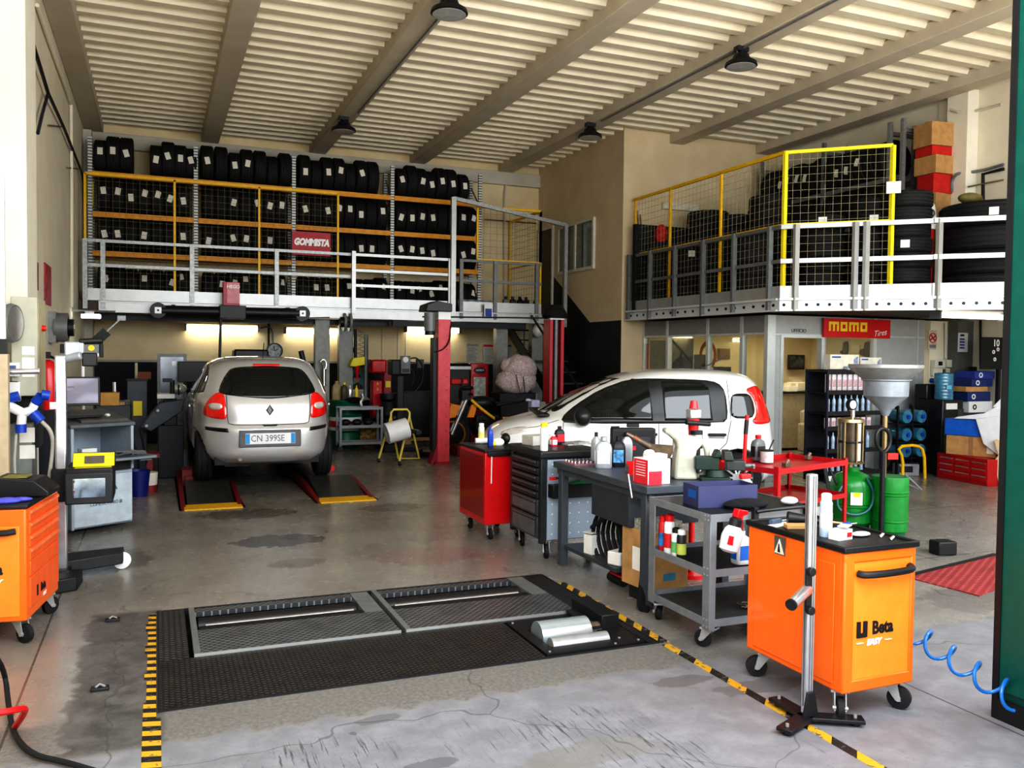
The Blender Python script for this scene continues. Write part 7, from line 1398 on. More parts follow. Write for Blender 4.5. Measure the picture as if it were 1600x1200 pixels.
# interior
iw = plain_wall('office_inner_wall', (.62,.54,.36), (.70,.61,.42))
struct(MB().bx(OX+.05,11.9,13.26,13.34,0,OT).bx(11.82,11.88,OY+.9,13.25,0,OT).build('wall_office_inner', iw))
struct(MB().bx(OX+.04,11.88,OY+.06,13.25,OT-.015,OT).build('ceiling_office', M('office_ceiling', (.6,.58,.5), .7)))
t = thing('office_counter', 'grey counter with dark top inside the office doorway', 'counter', (P(1222,640,y=12.5).x-.5,12.5,0)); zc_ = P(1250,612,y=12.5).z; wc = P(1276,640,y=12.5).x-t.location.x
MB().bx(0,wc,0,.5,.05,zc_-.03).build('counter_body', M('counter_grey', (.42,.38,.28), .5), t); MB().bx(-.02,wc+.02,-.04,.52,zc_-.03,zc_).build('counter_top', black, t)
p = P(1249,605,y=12.7); b = thing('printer', 'beige desktop printer on the office counter', 'printer', (p.x,12.72,zc_)); MB().bx(-.16,.16,-.15,.15,0,.17).build('printer_body', cream, b, bevel=.015); MB().prism([(.0,.17),(.14,.17),(.18,.26),(.04,.20)],'x',-.12,.12).build('paper_tray', M('tray_beige', (.4,.37,.28), .5), b)
p = P(1232,605,y=12.7); b = thing('paper_stack', 'stack of papers and boxes beside the beige printer', 'papers', (p.x,12.68,zc_)); MB().box((0,0,.05),(.2,.2,.1)).build('lower_pile', paper, b, bevel=.004); MB().box((.02,0,.13),(.16,.16,.05),rz=.2).build('upper_pile', cream, b)
p = P(1266,602,y=12.7); b = thing('desk_phone', 'black telephone at the end of the office counter', 'telephone', (p.x,12.68,zc_)); MB().box((0,0,.04),(.18,.16,.07)).build('phone_base', black, b, bevel=.01); MB().tube([(-.08,-.05,.1),(0,-.05,.13),(.08,-.05,.1)],.022,8,1).build('handset', black, b)
p = P(1245,566,y=13.1); b = thing('wall_monitor', 'black monitor on the office inner wall above the printer', 'monitor', (p.x,13.12,p.z)); MB().box((0,0,0),(.38,.05,.28)).box((0,.08,0),(.1,.12,.1)).build('bezel', black, b, bevel=.008); MB().box((0,-.027,.01),(.33,.004,.22)).build('screen', M('camera_screen', (.05,.06,.07), .2, var=.9, scale=12), b)
p = P(1272,690,y=11.7); b = thing('armchair', 'pale covered armchair inside the office doorway', 'armchair', (p.x+.25,11.7,0)); acm = M('armchair_cover', (.36,.33,.26), .8, bump=.3)
MB().bx(-.3,.3,-.28,.3,.05,.40).build('seat', acm, b, bevel=.05); MB().bx(-.3,.3,.2,.34,.3,.78).build('backrest', acm, b, bevel=.05)
for s_ in (-.3,.3): MB().bx(s_-.07,s_+.07,-.28,.3,.05,.56).build('armrest', acm, b, bevel=.04)
for j, (px, sz) in enumerate(((1320,.06),(1355,.10))):
    p = P(px,546,x=11.78); b = thing('wall_ornament', 'dark ornament on the office inner wall seen over the display, %s' % ('narrow one' if j == 0 else 'broad one'), 'ornament', (11.78,p.y,p.z), -PI/2); MB().prism([(-sz,-.12),(sz*.6,-.15),(sz,.0),(sz*.7,.15),(-sz*.5,.13)],'y',-.02,.04).build('panel', M('dark_wood', (.06,.035,.015), .5), b, bevel=.01); MB().cyl((-sz,-.03,-.05),(-sz,.03,-.05),.06 if j else .03,n=14).build('disc', M('dark_wood'), b)
p = P(1337,545,x=11.8); tag(MB().box((11.805,p.y,p.z),(.02,.20,.14)).build('framed_certificate', cream), 'pale framed certificate on the office inner wall', 'picture')
p = P(1133,553,y=13.2); tag(MB().box((p.x,13.24,p.z),(.26,.03,.20)).box((p.x,13.222,p.z),(.22,.01,.16)).build('framed_picture', M('frame_brown', (.2,.13,.07), .6)), 'brown framed picture seen through the third side window', 'picture')
# shop sign and lettering
s0 = P(1287,497,y=OY-.05); s1 = P(1390,529,y=OY-.05); t = thing('tyre_sign', 'red sign with yellow MOMO and white Tires lettering over the office window', 'sign', (s0.x,OY-.06,s1.z)); w, h = s1.x-s0.x, s0.z-s1.z
MB().bx(0,w,0,.025,0,h).build('board', M('sign_bright_red', (.62,.008,.015), .4, var=.04), t); my = M('sign_yellow', (.88,.66,.04), .5)
x = w*.07; ch, cw, sw = h*.5, w*.145, w*.028; zb_ = h*.33
for chh in 'momo':
    lt = MB(); 
    if chh == 'm':
        for q in (0,1,2): lt.bx(x+q*(cw-sw)/2,x+q*(cw-sw)/2+sw,-.006,0,zb_,zb_+ch)
        lt.bx(x,x+cw,-.006,0,zb_+ch-sw*1.1,zb_+ch)
    else:
        lt.bx(x,x+sw,-.006,0,zb_,zb_+ch).bx(x+cw*.7-sw,x+cw*.7,-.006,0,zb_,zb_+ch).bx(x,x+cw*.7,-.006,0,zb_,zb_+sw*1.1).bx(x,x+cw*.7,-.006,0,zb_+ch-sw*1.1,zb_+ch)
    lt.build('letter', my, t); x += (cw if chh == 'm' else cw*.7)+w*.025
tx = text('Tires', h*.46, (w*.83,-.008,h*.27), txt_white, t, shear=.45); tx.rotation_euler = (PI/2,-.15,0)
p = P(1248,517,y=OY); tag(text('UFFICIO', .075, (p.x,OY-.006,p.z), M('letter_dark_grey', (.06,.06,.07), .5)), 'dark UFFICIO lettering above the office door', 'lettering')  # letters in an even dark grey
# bottle display rack
DY = 9.1; x0 = P(1292,640,y=DY).x; x1 = P(1385,640,y=DY).x; zt_ = P(1330,578,y=DY).z; t = thing('display_rack', 'black display rack of bottles and packs in front of the office window', 'rack', (x0,DY,0)); w = x1-x0
for x in (0,w):
    for y in (0,.4): MB().bx(x-.015,x+.015,y-.015,y+.015,0,zt_).build('upright', navy, t)
lv2 = [.10,.38,.70,.95,1.22] ; lv2 = [v*zt_/1.5 for v in (.12,.42,.72,.92,1.20)]
for z in lv2+[zt_-.02]: MB().bx(0,w,0,.4,z-.015,z).bx(0,w,-.01,.0,z-.03,z+.03).build('shelf', black, t)
MB().bx(0,w,.39,.41,0,zt_).build('back_panel', M('rack_back', (.012,.013,.018), .6), t); MB().bx(.02,w*.4,-.004,.004,.02,.10).build('price_board', white, t)
bcl = M('pale_blue_bottle', (.40,.52,.66), .2, var=.2)
gproto = {}
def pack(kind, x, y, z, h, label, group):
    key = (kind,round(h,3))
    if key not in gproto:
        o = thing('blister_pack' if kind == 'pack' else 'fluid_bottle', label, 'pack' if kind == 'pack' else 'bottle', (x,y,z), group=group)
        if kind == 'pack': MB().bx(-.033,.033,-.02,.02,0,h).build('pack_body', M('pack_pale', (.68,.62,.64), .5, var=.25, scale=30), o, bevel=.004); MB().bx(-.028,.028,-.022,-.02,h*.3,h*.7).build('print', M('pack_print', (.55,.35,.38), .5, var=.5, scale=60), o)
        else: MB().lathe([(.024,0),(.027,.01),(.022,h*.4),(.027,h*.55),(.024,h*.75),(.009,h*.85),(.009,h)],n=14).build('bottle_body', bcl, o)
        gproto[key] = o; return o
    return dup(gproto[key], (x,y,z), None, label, group)
for j in range(11): pack('pack', x0+.06+j*(w-.12)/10, DY+.06, lv2[4], zt_-lv2[4]-.06, 'pale printed blister pack, %s along the top shelf of the display' % ORD[j], 'packs on the top display shelf')
for j in range(8): pack('bottle', x0+.07+j*(w-.14)/9, DY+.06, lv2[3], lv2[4]-lv2[3]-.04, 'pale blue bottle, %s along the upper bottle shelf of the display' % ORD[j], 'bottles on the upper display shelf')
for j in range(8): pack('pack', x0+.06+j*(w-.12)/9, DY+.06, lv2[2], (lv2[3]-lv2[2])*.7, 'white pack, %s along the middle shelf of the display' % ORD[j], 'packs on the middle display shelf')
for j in range(8): pack('bottle', x0+.07+j*(w-.14)/9, DY+.06, lv2[1], (lv2[2]-lv2[1])*.8, 'pale blue bottle, %s along the lower bottle shelf of the display' % ORD[j], 'bottles on the lower display shelf')
for j in range(7): pack('bottle', x0+.07+j*(w-.14)/9, DY+.06, lv2[0], (lv2[1]-lv2[0])*.7, 'pale blue bottle, %s along the lowest shelf of the display' % ORD[j], 'bottles on the lowest display shelf')
for j, (px0_, px1_, py0_, yy) in enumerate(((1297,1342,554,DY+.05),(1344,1377,558,DY+.22))):
    xa = P(px0_,578,y=yy).x; xb = P(px1_,578,y=yy).x; hb = P(1320,py0_,y=yy).z-zt_; b = thing('wiper_box', 'white carton with blue print on the display rack, %s' % ('nearer the office door' if j == 0 else 'half behind the other'), 'box', (xa,yy,zt_)); MB().bx(0,xb-xa,0,.12,0,hb).build('carton', M('box_ivory', (.72,.69,.58), .6), b, bevel=.003)
    MB().bx((xb-xa)*.06,(xb-xa)*.36,-.003,0,hb*.78,hb*.88).build('blue_line', txt_blue, b); MB().prism([((xb-xa)*.80,hb*.2),((xb-xa)*.96,hb*.3),((xb-xa)*.95,hb*.9),((xb-xa)*.82,hb*.7)],'y',-.003,0).build('car_print', M('print_steel', (.25,.30,.45), .5, var=.6, scale=20), b)
    text('Small engine care', hb*.17, ((xb-xa)*.42,-.003,hb*.52), txt_grey, b) if False else None
for j, (px, m_, s_) in enumerate(((1325,M('wrap_blue', (.35,.45,.55), .3),(.16,.1,.05)),(1350,M('lime_pack', (.45,.55,.10), .4),(.12,.1,.05)),(1372,M('pale_pack', (.6,.6,.5), .4),(.2,.1,.04)))): p = P(px,575,y=DY+.04); tag(MB().box((p.x,DY-.005,zt_+s_[2]/2),(s_[0],.08,s_[2]),rz=.1*j).build('wiper_pack', m_, bevel=.008), ('pale blue wrapped','lime green','pale long')[j]+' pack lying at the front of the display rack top', 'pack')
# fluid drainers in front
def drainer_gas(c):
    t = thing('oil_extractor', 'green oil extractor with glass measuring chamber beside the orange trolley', 'oil drainer', c); R = .205; Hb = .54
    MB().lathe([(R*.8,.08),(R,.12),(R,.26),(R+.008,.27),(R,.28),(R,.29),(R+.008,.30),(R,.31),(R,Hb-.08),(R*.93,Hb-.02),(R*.7,Hb+.03),(R*.32,Hb+.06),(R*.32,Hb+.10),(.001,Hb+.10)],n=36).build('tank', green, t)
    MB().lathe([(R*.78,.02),(R*.82,.09)],n=24).build('foot_ring', green_d, t)
    z0 = Hb+.14; cx = -.03
    MB().cyl((cx,0,Hb+.08),(cx,0,z0),.03,n=14).lathe([(.001,0),(.125,0),(.13,.02),(.001,.025)],c=(cx,0,z0),n=24).lathe([(.001,0),(.125,0),(.12,.03),(.05,.045),(.001,.05)],c=(cx,0,z0+.40),n=24).build('chamber_plate', M('old_brass', (.38,.30,.16), .35, .8), t)
    for q in range(6): a = 2*PI*q/6+.3; MB().cyl((cx+.11*math.cos(a),.11*math.sin(a),z0+.02),(cx+.11*math.cos(a),.11*math.sin(a),z0+.42),.010,n=8).build('tie_rod', M('old_brass'), t)
    MB().cyl((cx,0,z0+.025),(cx,0,z0+.40),.10,n=26).build('glass_chamber', M('amber_glass', (.075,.055,.035), .12, var=.2, coat=.6), t); MB().bx(cx-.022,cx+.022,-.108,-.101,z0+.03,z0+.39).build('scale_strip', paper, t); MB().lathe([(.112,0),(.116,.01),(.112,.02)],c=(cx,0,z0+.2),n=26).build('middle_ring', dark, t)
    MB().cyl((cx+.02,0,z0+.44),(cx+.02,0,z0+.52),.02,n=12).build('valve', chrome, t); MB().cyl((cx+.0,-.02,z0+.57),(cx+.0,.02,z0+.57),.055,n=22).build('pressure_gauge', black, t); MB().cyl((cx,-.024,z0+.57),(cx,-.02,z0+.57),.042,n=22).build('gauge_dial', white, t)
    MB().tube([(-.16,-.08,.52),(-.26,-.08,.40),(-.27,-.1,.25),(-.15,-.2,.20),(0,-.24,.25),(.06,-.23,.42),(-.02,-.2,.56)],.014,8,2).build('hose', M('teal_hose', (.02,.13,.13), .4), t); MB().tube([(.09,-.2,.5),(.1,-.215,.45),(.1,-.215,.1)],.008,6).build('sight_tube', dark, t)
    lb_ = MB().box((-.12,-.185,.36),(.11,.008,.12),rz=-.5).build('label', paper, t); MB().box((-.122,-.192,.40),(.06,.006,.04),rz=-.5).build('warning', yellow_b, t); MB().bar((-.30,.05,.65),(-.24,.02,.30),.03).bar((-.28,0,.62),(-.2,-.02,.48),.018).build('probe_holder', dark, t)
    for a in (0.6,2.7,4.5): MB().cyl((R*.8*math.cos(a),R*.8*math.sin(a)-.015,.03),(R*.8*math.cos(a),R*.8*math.sin(a)+.015,.03),.03,n=12).build('caster', black, t)
g1 = P(1345,836,z=0); drainer_gas((g1.x+.02,g1.y+.15,0))
g2 = P(1402,842,z=0); t = thing('waste_oil_drainer', 'green waste oil drainer drum with grey funnel bowl raised on a post', 'oil drainer', (g2.x+.02,g2.y+.12,0)); R = .165
MB().lathe([(R*.9,.05),(R,.07),(R,.15),(R+.007,.16),(R,.17),(R,.40),(R+.007,.41),(R,.42),(R+.007,.44),(R,.45),(R,.56),(R*.98,.58),(.001,.58)],n=32).build('drum', green, t); MB().cyl((0,0,0),(0,0,.05),R*.85,n=20).build('foot_ring', green_d, t)
hz = P(1400,640,y=g2.y+.12).z; px_ = P(1390,640,y=g2.y+.12).x-t.location.x
MB().cyl((px_,.05,.5),(px_,.05,hz-.05),.022,n=14).build('post', M('old_brass'), t); MB().lathe([(.03,hz-.06),(.06,hz+.0),(.20,hz+.13),(.205,hz+.27),(.225,hz+.28),(.225,hz+.29),(.20,hz+.29)],c=(px_,.05,0),n=36).build('funnel_bowl', M('bowl_grey', (.30,.33,.37), .35, .2), t)
MB().lathe([(.21,hz+.29),(.30,hz+.36),(.335,hz+.40),(.335,hz+.43),(.31,hz+.42),(.2,hz+.32)],c=(px_-.01,.05,0),n=40).build('splash_tray', M('tray_steel', (.40,.41,.42), .35, .5), t)
MB().tube([(.10,-.08,.60),(.2,-.1,.52),(.30,-.1,.45),(.17,-.05,.5)],.010,6).build('lever', galvd, t); MB().bar((px_+.02,.04,hz-.45),(px_+.13,.02,hz-.45),.04,.06).build('red_lever', red, t)
b = thing('pump_trolley', 'slim black pump post with loop handle between the two green drums', 'pump', (P(1383,845,z=0).x,P(1383,845,z=0).y+.05,0)); zt2_ = P(1383,705,y=b.location.y).z; MB().cyl((0,0,.0),(0,0,zt2_),.024,n=14).cyl((0,0,0),(0,0,.03),.10,n=18).build('post', black, b); MB().tube([(0,0,zt2_-.02),(-.08,0,zt2_+.05),(-.10,0,zt2_+.15),(-.05,0,zt2_+.22),(.05,0,zt2_+.2),(.09,0,zt2_+.10),(.06,0,zt2_+.02),(0,0,zt2_-.02)],.018,8,2).build('loop_handle', black, b)
# water cooler corner
WX, WY = 10.55, 9.25
t = thing('water_cooler', 'black water cooler standing before the pillar', 'water cooler', (P(1476,650,y=WY).x+.04,WY+.05,0)); zc2 = P(1476,601,y=WY).z; ww = .21
MB().bx(-ww,ww,-.16,.36,0,zc2-.22).bx(-ww,ww,.13,.36,zc2-.23,zc2).build('cooler_body', M('cooler_black', (.015,.016,.02), .4), t, bevel=.02); MB().bx(-ww+.02,ww-.15,-.166,-.16,.35,zc2-.38).build('tap_recess', black, t); MB().bx(ww-.13,ww-.01,-.172,-.16,.05,zc2-.35).build('side_door', M('cooler_grey', (.05,.053,.06), .4), t); MB().bx(-ww+.06,ww-.14,-.172,-.16,zc2-.36,zc2-.27).build('label', paper, t)
water = M('blue_bottle_plastic', (.05,.20,.30), .12, var=.35, scale=6, coat=.6)
b = thing('water_bottle', 'large blue water bottle standing upside down on the cooler', 'water bottle', (t.location.x,WY+.02,zc2-.22)); hb = P(1476,583,y=WY).z-zc2+.22; pr = [(.07,-.02)]
for q in range(8): z_ = q*hb/8; pr += [(.128,z_),(.134,z_+hb/16),(.128,z_+hb/8-.005)]
MB().lathe(pr+[(.12,hb),(.03,hb+.01)],n=28).build('bottle_body', water, b); MB().cyl((0,0,hb),(0,0,hb+.06),.02,n=12).build('handle_plug', black, b); b.location.y += .01; b.location.x -= .04; MB().bx(-.1,.0,-.137,-.130,hb*.40,hb*.55).build('label', M('label_sky', (.15,.45,.65), .4), b)
# water bottle rack
RX0 = P(1403,690,y=9.35).x; t = thing('bottle_rack', 'dark rack holding water bottles on their sides before the office panel', 'rack', (RX0,9.35,0)); rw = P(1448,690,y=9.35).x-RX0; zz = lambda py: P(1425,py,y=9.35).z
for x in (0,rw/2,rw): MB().bx(x-.012,x+.012,0,.03,0,zz(634)).bx(x-.012,x+.012,.3,.33,0,zz(634)).build('upright', black, t)
hs_ = [zz(662),zz(690),zz(715)]
for z in hs_: MB().bx(0,rw,0,.33,z-.02,z).build('shelf', black, t)
for i, z in enumerate(hs_):
    for j in range(2):
        b = thing('water_bottle', 'blue water bottle lying on its side in the rack, %s row %s' % (('top','middle','bottom')[i], ('near the office','near the cooler')[j]), 'water bottle', (RX0+rw*(.25+.5*j),9.33,z+.105), group='water bottles lying in the rack'); pr = [(.001,-.02)]
        for q in range(5): pr += [(.095,q*.055-.01),(.10,q*.055+.02)]
        MB().lathe(pr+[(.09,.28),(.03,.33),(.001,.33)],n=22,m=Matrix.Rotation(-PI/2,3,'X')).build('bottle_body', water, b); MB().cyl((0,-.045,0),(0,-.02,0),.03,n=12).build('cap', blue, b)
# wall fittings by the pillar
WP = XR-.26
def onwall(px, py, X=XR-.24): return P(px,py,x=X)
nY = 9.86
p = P(1461,528,y=nY); t = thing('no_smoking_sign', 'round red no-smoking sign on the white pillar', 'sign', (p.x,nY+.04,p.z)); MB().box((0,.01,-.03),(.17,.01,.30)).build('sheet', M('sign_sheet', (.6,.57,.5), .6), t); MB().lathe([(.065,-.004),(.08,-.004),(.08,.004),(.065,.004)],n=28,m=Matrix.Rotation(PI/2,3,'X'),close=True).bar((-.05,-.002,.05),(.05,-.002,-.05),.014).build('red_ring', txt_red, t); MB().bar((-.05,-.0,-.03),(.05,-.0,.03),.012,.012).build('cigarette', txt_black, t); MB().box((0,-.002,-.13),(.13,.004,.05)).build('text_block', M('ink_soft'), t)
struct(MB().bx(P(1451,600,y=nY+.06).x,P(1500,600,y=nY+.06).x,nY+.06,nY+.9,0,2.3).build('trim_7', wl))
p = P(1507,535,y=9.66); t = thing('price_notice', 'framed white notice with blue bars on the grey corner', 'notice', (p.x,9.68,p.z)); MB().box((0,.01,0),(.20,.02,.30)).build('frame', white, t, bevel=.004)
for q in range(4): MB().box((-.03,-.004,.05-q*.045),(.10,.004,.025)).build('blue_bar', txt_blue, t)
MB().box((-.03,-.004,.11),(.08,.004,.03)).build('heading', txt_black, t)
struct(MB().bx(P(1495,600,y=9.72).x,XR2,9.72,9.9,0,2.3).build('trim_8', M('corner_grey', (.16,.16,.15), .6)))
p = P(1474,568,y=9.86); t = thing('socket_unit', 'cream electrical box row with blue sockets above the water cooler', 'socket', (p.x,9.88,p.z)); MB().bx(-.22,.0,-.06,.03,-.07,.05).bx(.04,.22,-.06,.03,-.06,.06).bx(-.22,.2,-.03,.03,-.2,-.07).build('housing', cream, t, bevel=.006); MB().bx(-.15,-.07,-.065,-.058,-.03,.03).build('display', black, t)
for x in (-.19,-.08): MB().cyl((x,-.07,-.27),(x,.03,-.27),.04,n=16).build('blue_socket', blue, t)
MB().cyl((.18,-.07,-.26),(.18,.03,-.26),.05,n=16).build('red_socket', redd, t)
pipe('conduit_pipe', 'cream conduit rising from the electrical box to the ceiling', 'pipe', [P(1478,560,y=9.88),P(1478,505,y=9.88)], .02, cream, 0)
pipe('conduit_pipe', 'dark pipe on the side wall beside the framed notice', 'pipe', [P(1532,570,x=XR2-.03),P(1532,500,x=XR2-.03)], .018, dark, 0)
# stock of boxes
BXY = 8.55
t = pb('storage_cabinet', 'dark grey low cabinet under the brake disc cartons', 'cabinet', 1500,1545,645,720,9.2,.45,M('cabinet_graphite', (.035,.037,.042), .5)); w, h = t['w'], t['h']; MB().bx(.05,w-.05,-.012,0,h-.14,h-.03).build('drawer', M('drawer_graphite', (.06,.063,.07), .45), t, bevel=.004)
X0 = t.location.x; zz = h
for j, (py, m_, x_, lb) in enumerate(((627,white,.25,'white carton with black ring print on the dark cabinet'),(612,M('carton_navy', (.02,.04,.16), .5),.22,'navy carton with white ring print above the white one'),(604,cardb,.18,'open brown carton flap pile between navy cartons'),(592,M('carton_navy'),.30,'navy carton second from the top of the stack'),(580,M('carton_blue', (.03,.06,.30), .5),.36,'blue carton with white ring print at the top of the stack'))):
    z2 = P(1530,py,y=9.25).z; b = thing('stock_carton', lb, 'box', (X0+x_-.05,9.24,zz), group='cartons stacked on the dark cabinet'); hh = max(.05,z2-zz-.002); MB().bx(0,.50-.02*j,0,.35,0,hh).build('carton', m_, b, bevel=.004); 
    if j != 2: MB().lathe([(.022,-.002),(.04,-.002),(.04,.002),(.022,.002)],c=(.12,-.003,hh*.5),n=20,m=Matrix.Rotation(PI/2,3,'X') ,close=True).build('ring_print', white if m_ is not white else txt_black, b)
    zz += hh+.002
t = pb('steel_locker', 'dark navy steel cabinet behind the brake disc cartons', 'cabinet', 1512,1526,573,720,9.64,.03,navy)
p = P(1550,552,y=9.1); t = thing('disc_board', 'black price board with big 10 and round pictures', 'board', (p.x,9.1,p.z)); MB().box((0,.01,0),(.46,.02,.48)).bx(.18,.23,.02,.07,-p.z,0).build('board', black, t); text('10', .14, (.08,-.004,.15), txt_white, t, off=.004)
for x, z in ((.03,.02),(.12,.06),(.06,-.09)): MB().lathe([(.012,-.003),(.03,-.003),(.03,.003),(.012,.003)],c=(x,-.003,z),n=18,m=Matrix.Rotation(PI/2,3,'X'),close=True).build('disc_picture', white, t)
# red chest, cartons and blue bin at the gateway
t = thing('red_tool_chest', 'long low red tool chest with nine thin drawers by the side gateway', 'tool chest', (10.42,9.05,0),-1.72)
MB().bx(0,.94,0,.42,0,.36).build('chest_body', M('chest_red', (.42,.008,.012), .4), t, bevel=.006)
for i in range(3):
    for j in range(3): d = MB().bx(.06+i*.30,.32+i*.30,-.008,0,.06+j*.09,.135+j*.09).build('drawer', M('chest_red2', (.50,.012,.016), .35), t); MB().bx(.07+i*.30,.31+i*.30,-.014,-.008,.115+j*.09,.13+j*.09).build('handle', alu, d)
cx, cy_ = 10.62, 8.62
b = thing('brown_carton', 'brown taped carton lying on the red tool chest', 'box', (cx,cy_,.362),-1.25); MB().bx(-.30,.36,-.18,.18,0,.27).build('carton', cardb, b, bevel=.004); MB().bx(.0,.06,-.182,.182,0,.272).build('tape', M('tape_brown', (.35,.2,.09), .4), b); MB().bx(.24,.33,-.184,-.18,.05,.17).build('label', paper, b)
b = thing('blue_crate', 'bright blue plastic crate on the brown carton', 'crate', (cx,cy_,.635),-1.25); MB().bx(-.32,.18,-.2,.2,0,.23).build('crate_body', M('crate_blue', (.01,.13,.55), .4), b, bevel=.008)
b = thing('plastic_bag', 'crumpled white plastic bag drooping over the blue crate', 'bag', (cx+.04,cy_-.15,.868),-1.25); bm_ = M('bag_white', (.82,.84,.86), .3, var=.05, bump=.6, scale=9)
MB().prism([(-.35,0),(.32,.02),(.36,.12),(.20,.20),(.05,.10),(-.3,.03)],'y',-.22,.22).prism([(.06,-.32),(.34,-.52),(.37,.1),(-.05,.02)],'y',-.24,-.222).prism([(.10,.18),(.26,.16),(.30,.36),(.22,.32)],'y',-.08,.08).build('bag_film', bm_, b, bevel=.015)
MB().box((.27,-.09,.28),(.05,.004,.05)).build('print', txt_red, b)
b = thing('tall_carton', 'tall pale carton with torn edge standing beside the red chest at the gateway', 'box', (10.48,7.98,0),-1.2); MB().prism([(-.10,0),(.5,0),(.5,.62),(-.18,.62),(-.12,.42),(-.17,.34)],'y',0,.4).build('carton', cardl, b, bevel=.004)
# small things on the floor
b = thing('car_battery', 'grey car battery on the floor before the blue ramp', 'battery', (P(1415,742,z=0).x,P(1415,742,z=0).y,0),-.3); MB().bx(-.15,.15,-.1,.1,0,.17).build('battery_case', M('battery_grey', (.30,.31,.33), .5), b, bevel=.006); MB().bx(-.14,.14,-.09,.09,.17,.19).bx(-.151,.05,-.102,-.1,.05,.14).build('lid', black, b)
p = P(1450,735,z=0); tag(MB().prism([(-.5,0),(.5,0),(.4,.10),(-.4,.12)],'y',-.12,.25).build('blue_ramp', M('ramp_blue', (.01,.07,.20), .45), bevel=.01), 'low dark blue steel ramp on the floor before the water bottles', 'ramp'); bpy.data.objects['blue_ramp'].location = (p.x,p.y+.12,0)
a_ = [P(1411,716,y=9.0),P(1402,698,y=9.0),P(1432,695,y=9.0),P(1444,704,y=9.0)]; tag(MB().tube([(a_[0].x,9.0,.0),(a_[0].x,9.0,a_[0].z)]+a_[1:]+[(a_[3].x+.03,9.0,0)],.022,10,1).build('tube_loop', yellow), 'bent yellow tube handle rising before the water bottle rack', 'handle')
c = P(1482,868,z=0); b = thing('rubber_chock', 'small black rubber block alone on the open floor', 'chock', (c.x,c.y+.06,0),-.2); MB().bx(-.09,.09,-.07,.07,0,.12).build('block', black, b, bevel=.012)
A4 = [P(1418,903,z=0),P(1530,932,z=0),P(1600,905,z=0),P(1560,868,z=0)]
mt = plate_mat('red_dimpled_mat', (.30,.035,.04), (.50,.12,.12), 60, .5, 0.0, 'dot'); mb = MB(); vb = [mb.bm.verts.new((q.x,q.y,0.001)) for q in A4]; vt = [mb.bm.verts.new((q.x,q.y,.008)) for q in A4]; mb.bm.faces.new(vb[::-1]); mb.bm.faces.new(vt)
for k_ in range(4): mb.bm.faces.new((vb[k_],vb[(k_+1)%4],vt[(k_+1)%4],vt[k_]))
tag(mb.build('rubber_mat', mt), 'red dimpled rubber mat on the floor before the green gate', 'mat')
tag(MB().bar(A4[0]+Vector((-.0,.02,.006)), A4[3]+Vector((0,.02,.006)), .05, .012).build('floor_strip', black), 'black floor strip along the far edge of the red mat', 'strip')
# spiral air hose
s0 = P(1425,950,z=.42); s1 = P(1566,1055,z=.25); pts = []; turns = 7.5; n = 150
ax = (s1-s0); u_ = Vector((0,0,1)); v_ = ax.normalized().cross(u_).normalized(); u_ = v_.cross(ax.normalized())
s0 = Vector((3.6,3.72,.40)); s1 = Vector((3.60,2.66,.16)); ax = s1-s0; v_ = ax.normalized().cross(Vector((0,0,1))).normalized(); u_ = v_.cross(ax.normalized())
for q in range(n+1): f_ = q/n; a = 2*PI*turns*f_; pts.append(s0+ax*f_+(u_*math.cos(a)+v_*math.sin(a))*.055)
tag(MB().tube(pts,.0085,8).build('spiral_hose', M('hose_blue', (.01,.16,.50), .3, coat=.4)), 'coiled bright blue air hose stretched from the orange trolley to the green gate', 'hose')
strip_lamp(1466,1572,492,8.2,'bright strip lamp under the office mezzanine by the green gate',cool_l,.032)
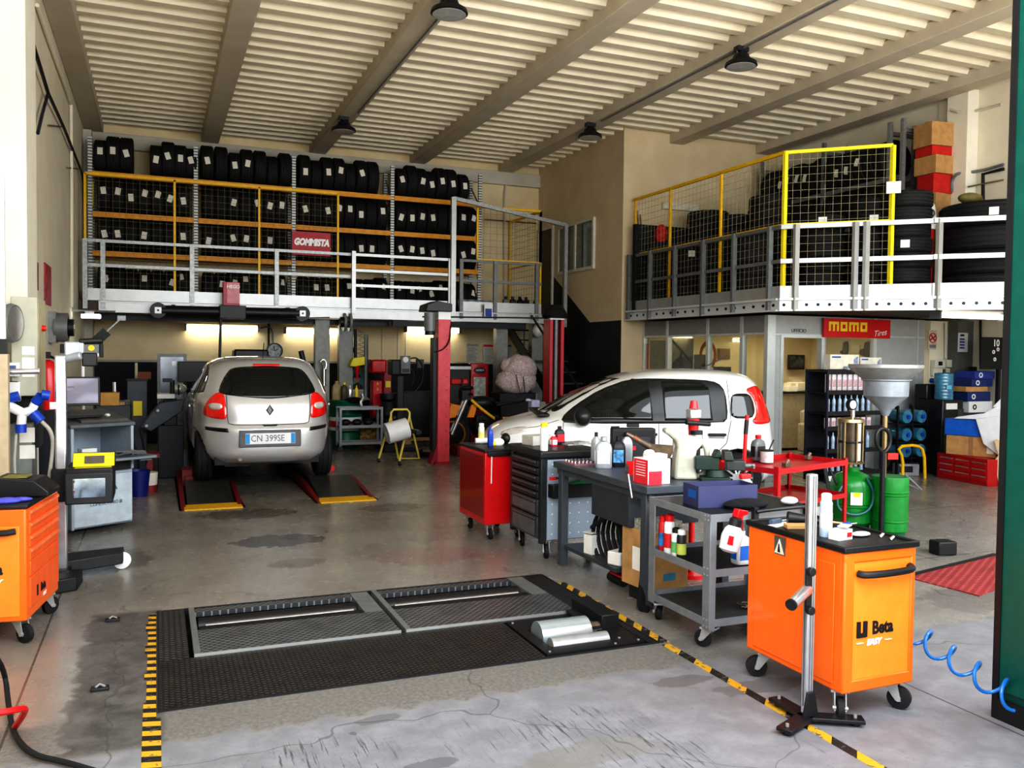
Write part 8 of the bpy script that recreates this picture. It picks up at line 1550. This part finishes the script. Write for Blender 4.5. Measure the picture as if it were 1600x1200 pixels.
# warm office lamps
for x, y, e in ((9.3,11.6,26),(10.3,12.2,20)):
    l_ = bpy.data.lights.new('office_lamp','AREA'); l_.shape = 'RECTANGLE'; l_.size = .9; l_.size_y = .3; l_.energy = e*.9; l_.color = (1,.85,.58); o = bpy.data.objects.new('office_lamp', l_); COL.objects.link(o); o.location = (x,y,OT-.05)
# ================================================================ light
wd = bpy.data.worlds.new('sky'); SC.world = wd; wd.use_nodes = True
nt = wd.node_tree; bg = nt.nodes['Background']
sky = nt.nodes.new('ShaderNodeTexSky'); sky.sky_type = 'HOSEK_WILKIE'; sky.turbidity = 6; sky.sun_direction = Vector((.25,-.75,.6)).normalized(); sky.ground_albedo = .4
mx = nt.nodes.new('ShaderNodeMix'); mx.data_type = 'RGBA'; mx.inputs[0].default_value = .65
nt.links.new(sky.outputs[0], mx.inputs[6]); mx.inputs[7].default_value = (.93,.96,1.0,1)
nt.links.new(mx.outputs[2], bg.inputs['Color']); bg.inputs['Strength'].default_value = 2.3
def area(name, loc, rot, sx, sy, power, col=(1,1,1), spread=PI):
    l = bpy.data.lights.new(name, 'AREA'); l.shape = 'RECTANGLE'; l.size = sx; l.size_y = sy; l.energy = power; l.color = col; l.spread = spread
    o = bpy.data.objects.new(name, l); COL.objects.link(o); o.location = loc; o.rotation_euler = rot; return o
# sunlight on the yard in front, bounced into the hall
sl = bpy.data.lights.new('sun', 'SUN'); sl.energy = 8.0; sl.angle = .02; sl.color = (1,.95,.86)
so = bpy.data.objects.new('sun', sl); COL.objects.link(so); so.rotation_euler = Vector((.30,-.25,-1)).to_track_quat('-Z','Y').to_euler()
# added fill lamp at the gateways, beside the sky's own daylight
area('gateway_fill', (4.5, 1.2, 3.4), (math.radians(78), 0, 0), 11, 2.6, 500, (.90,.95,1.0))
# render and view settings
SC.cycles.use_denoising = True
SC.cycles.max_bounces = 8; SC.cycles.diffuse_bounces = 5; SC.cycles.glossy_bounces = 3; SC.cycles.transmission_bounces = 4; SC.cycles.transparent_max_bounces = 6
SC.cycles.caustics_reflective = False; SC.cycles.caustics_refractive = False; SC.cycles.sample_clamp_indirect = 6
SC.view_settings.view_transform = 'Standard'; SC.view_settings.look = 'High Contrast'; SC.view_settings.exposure = 0.0
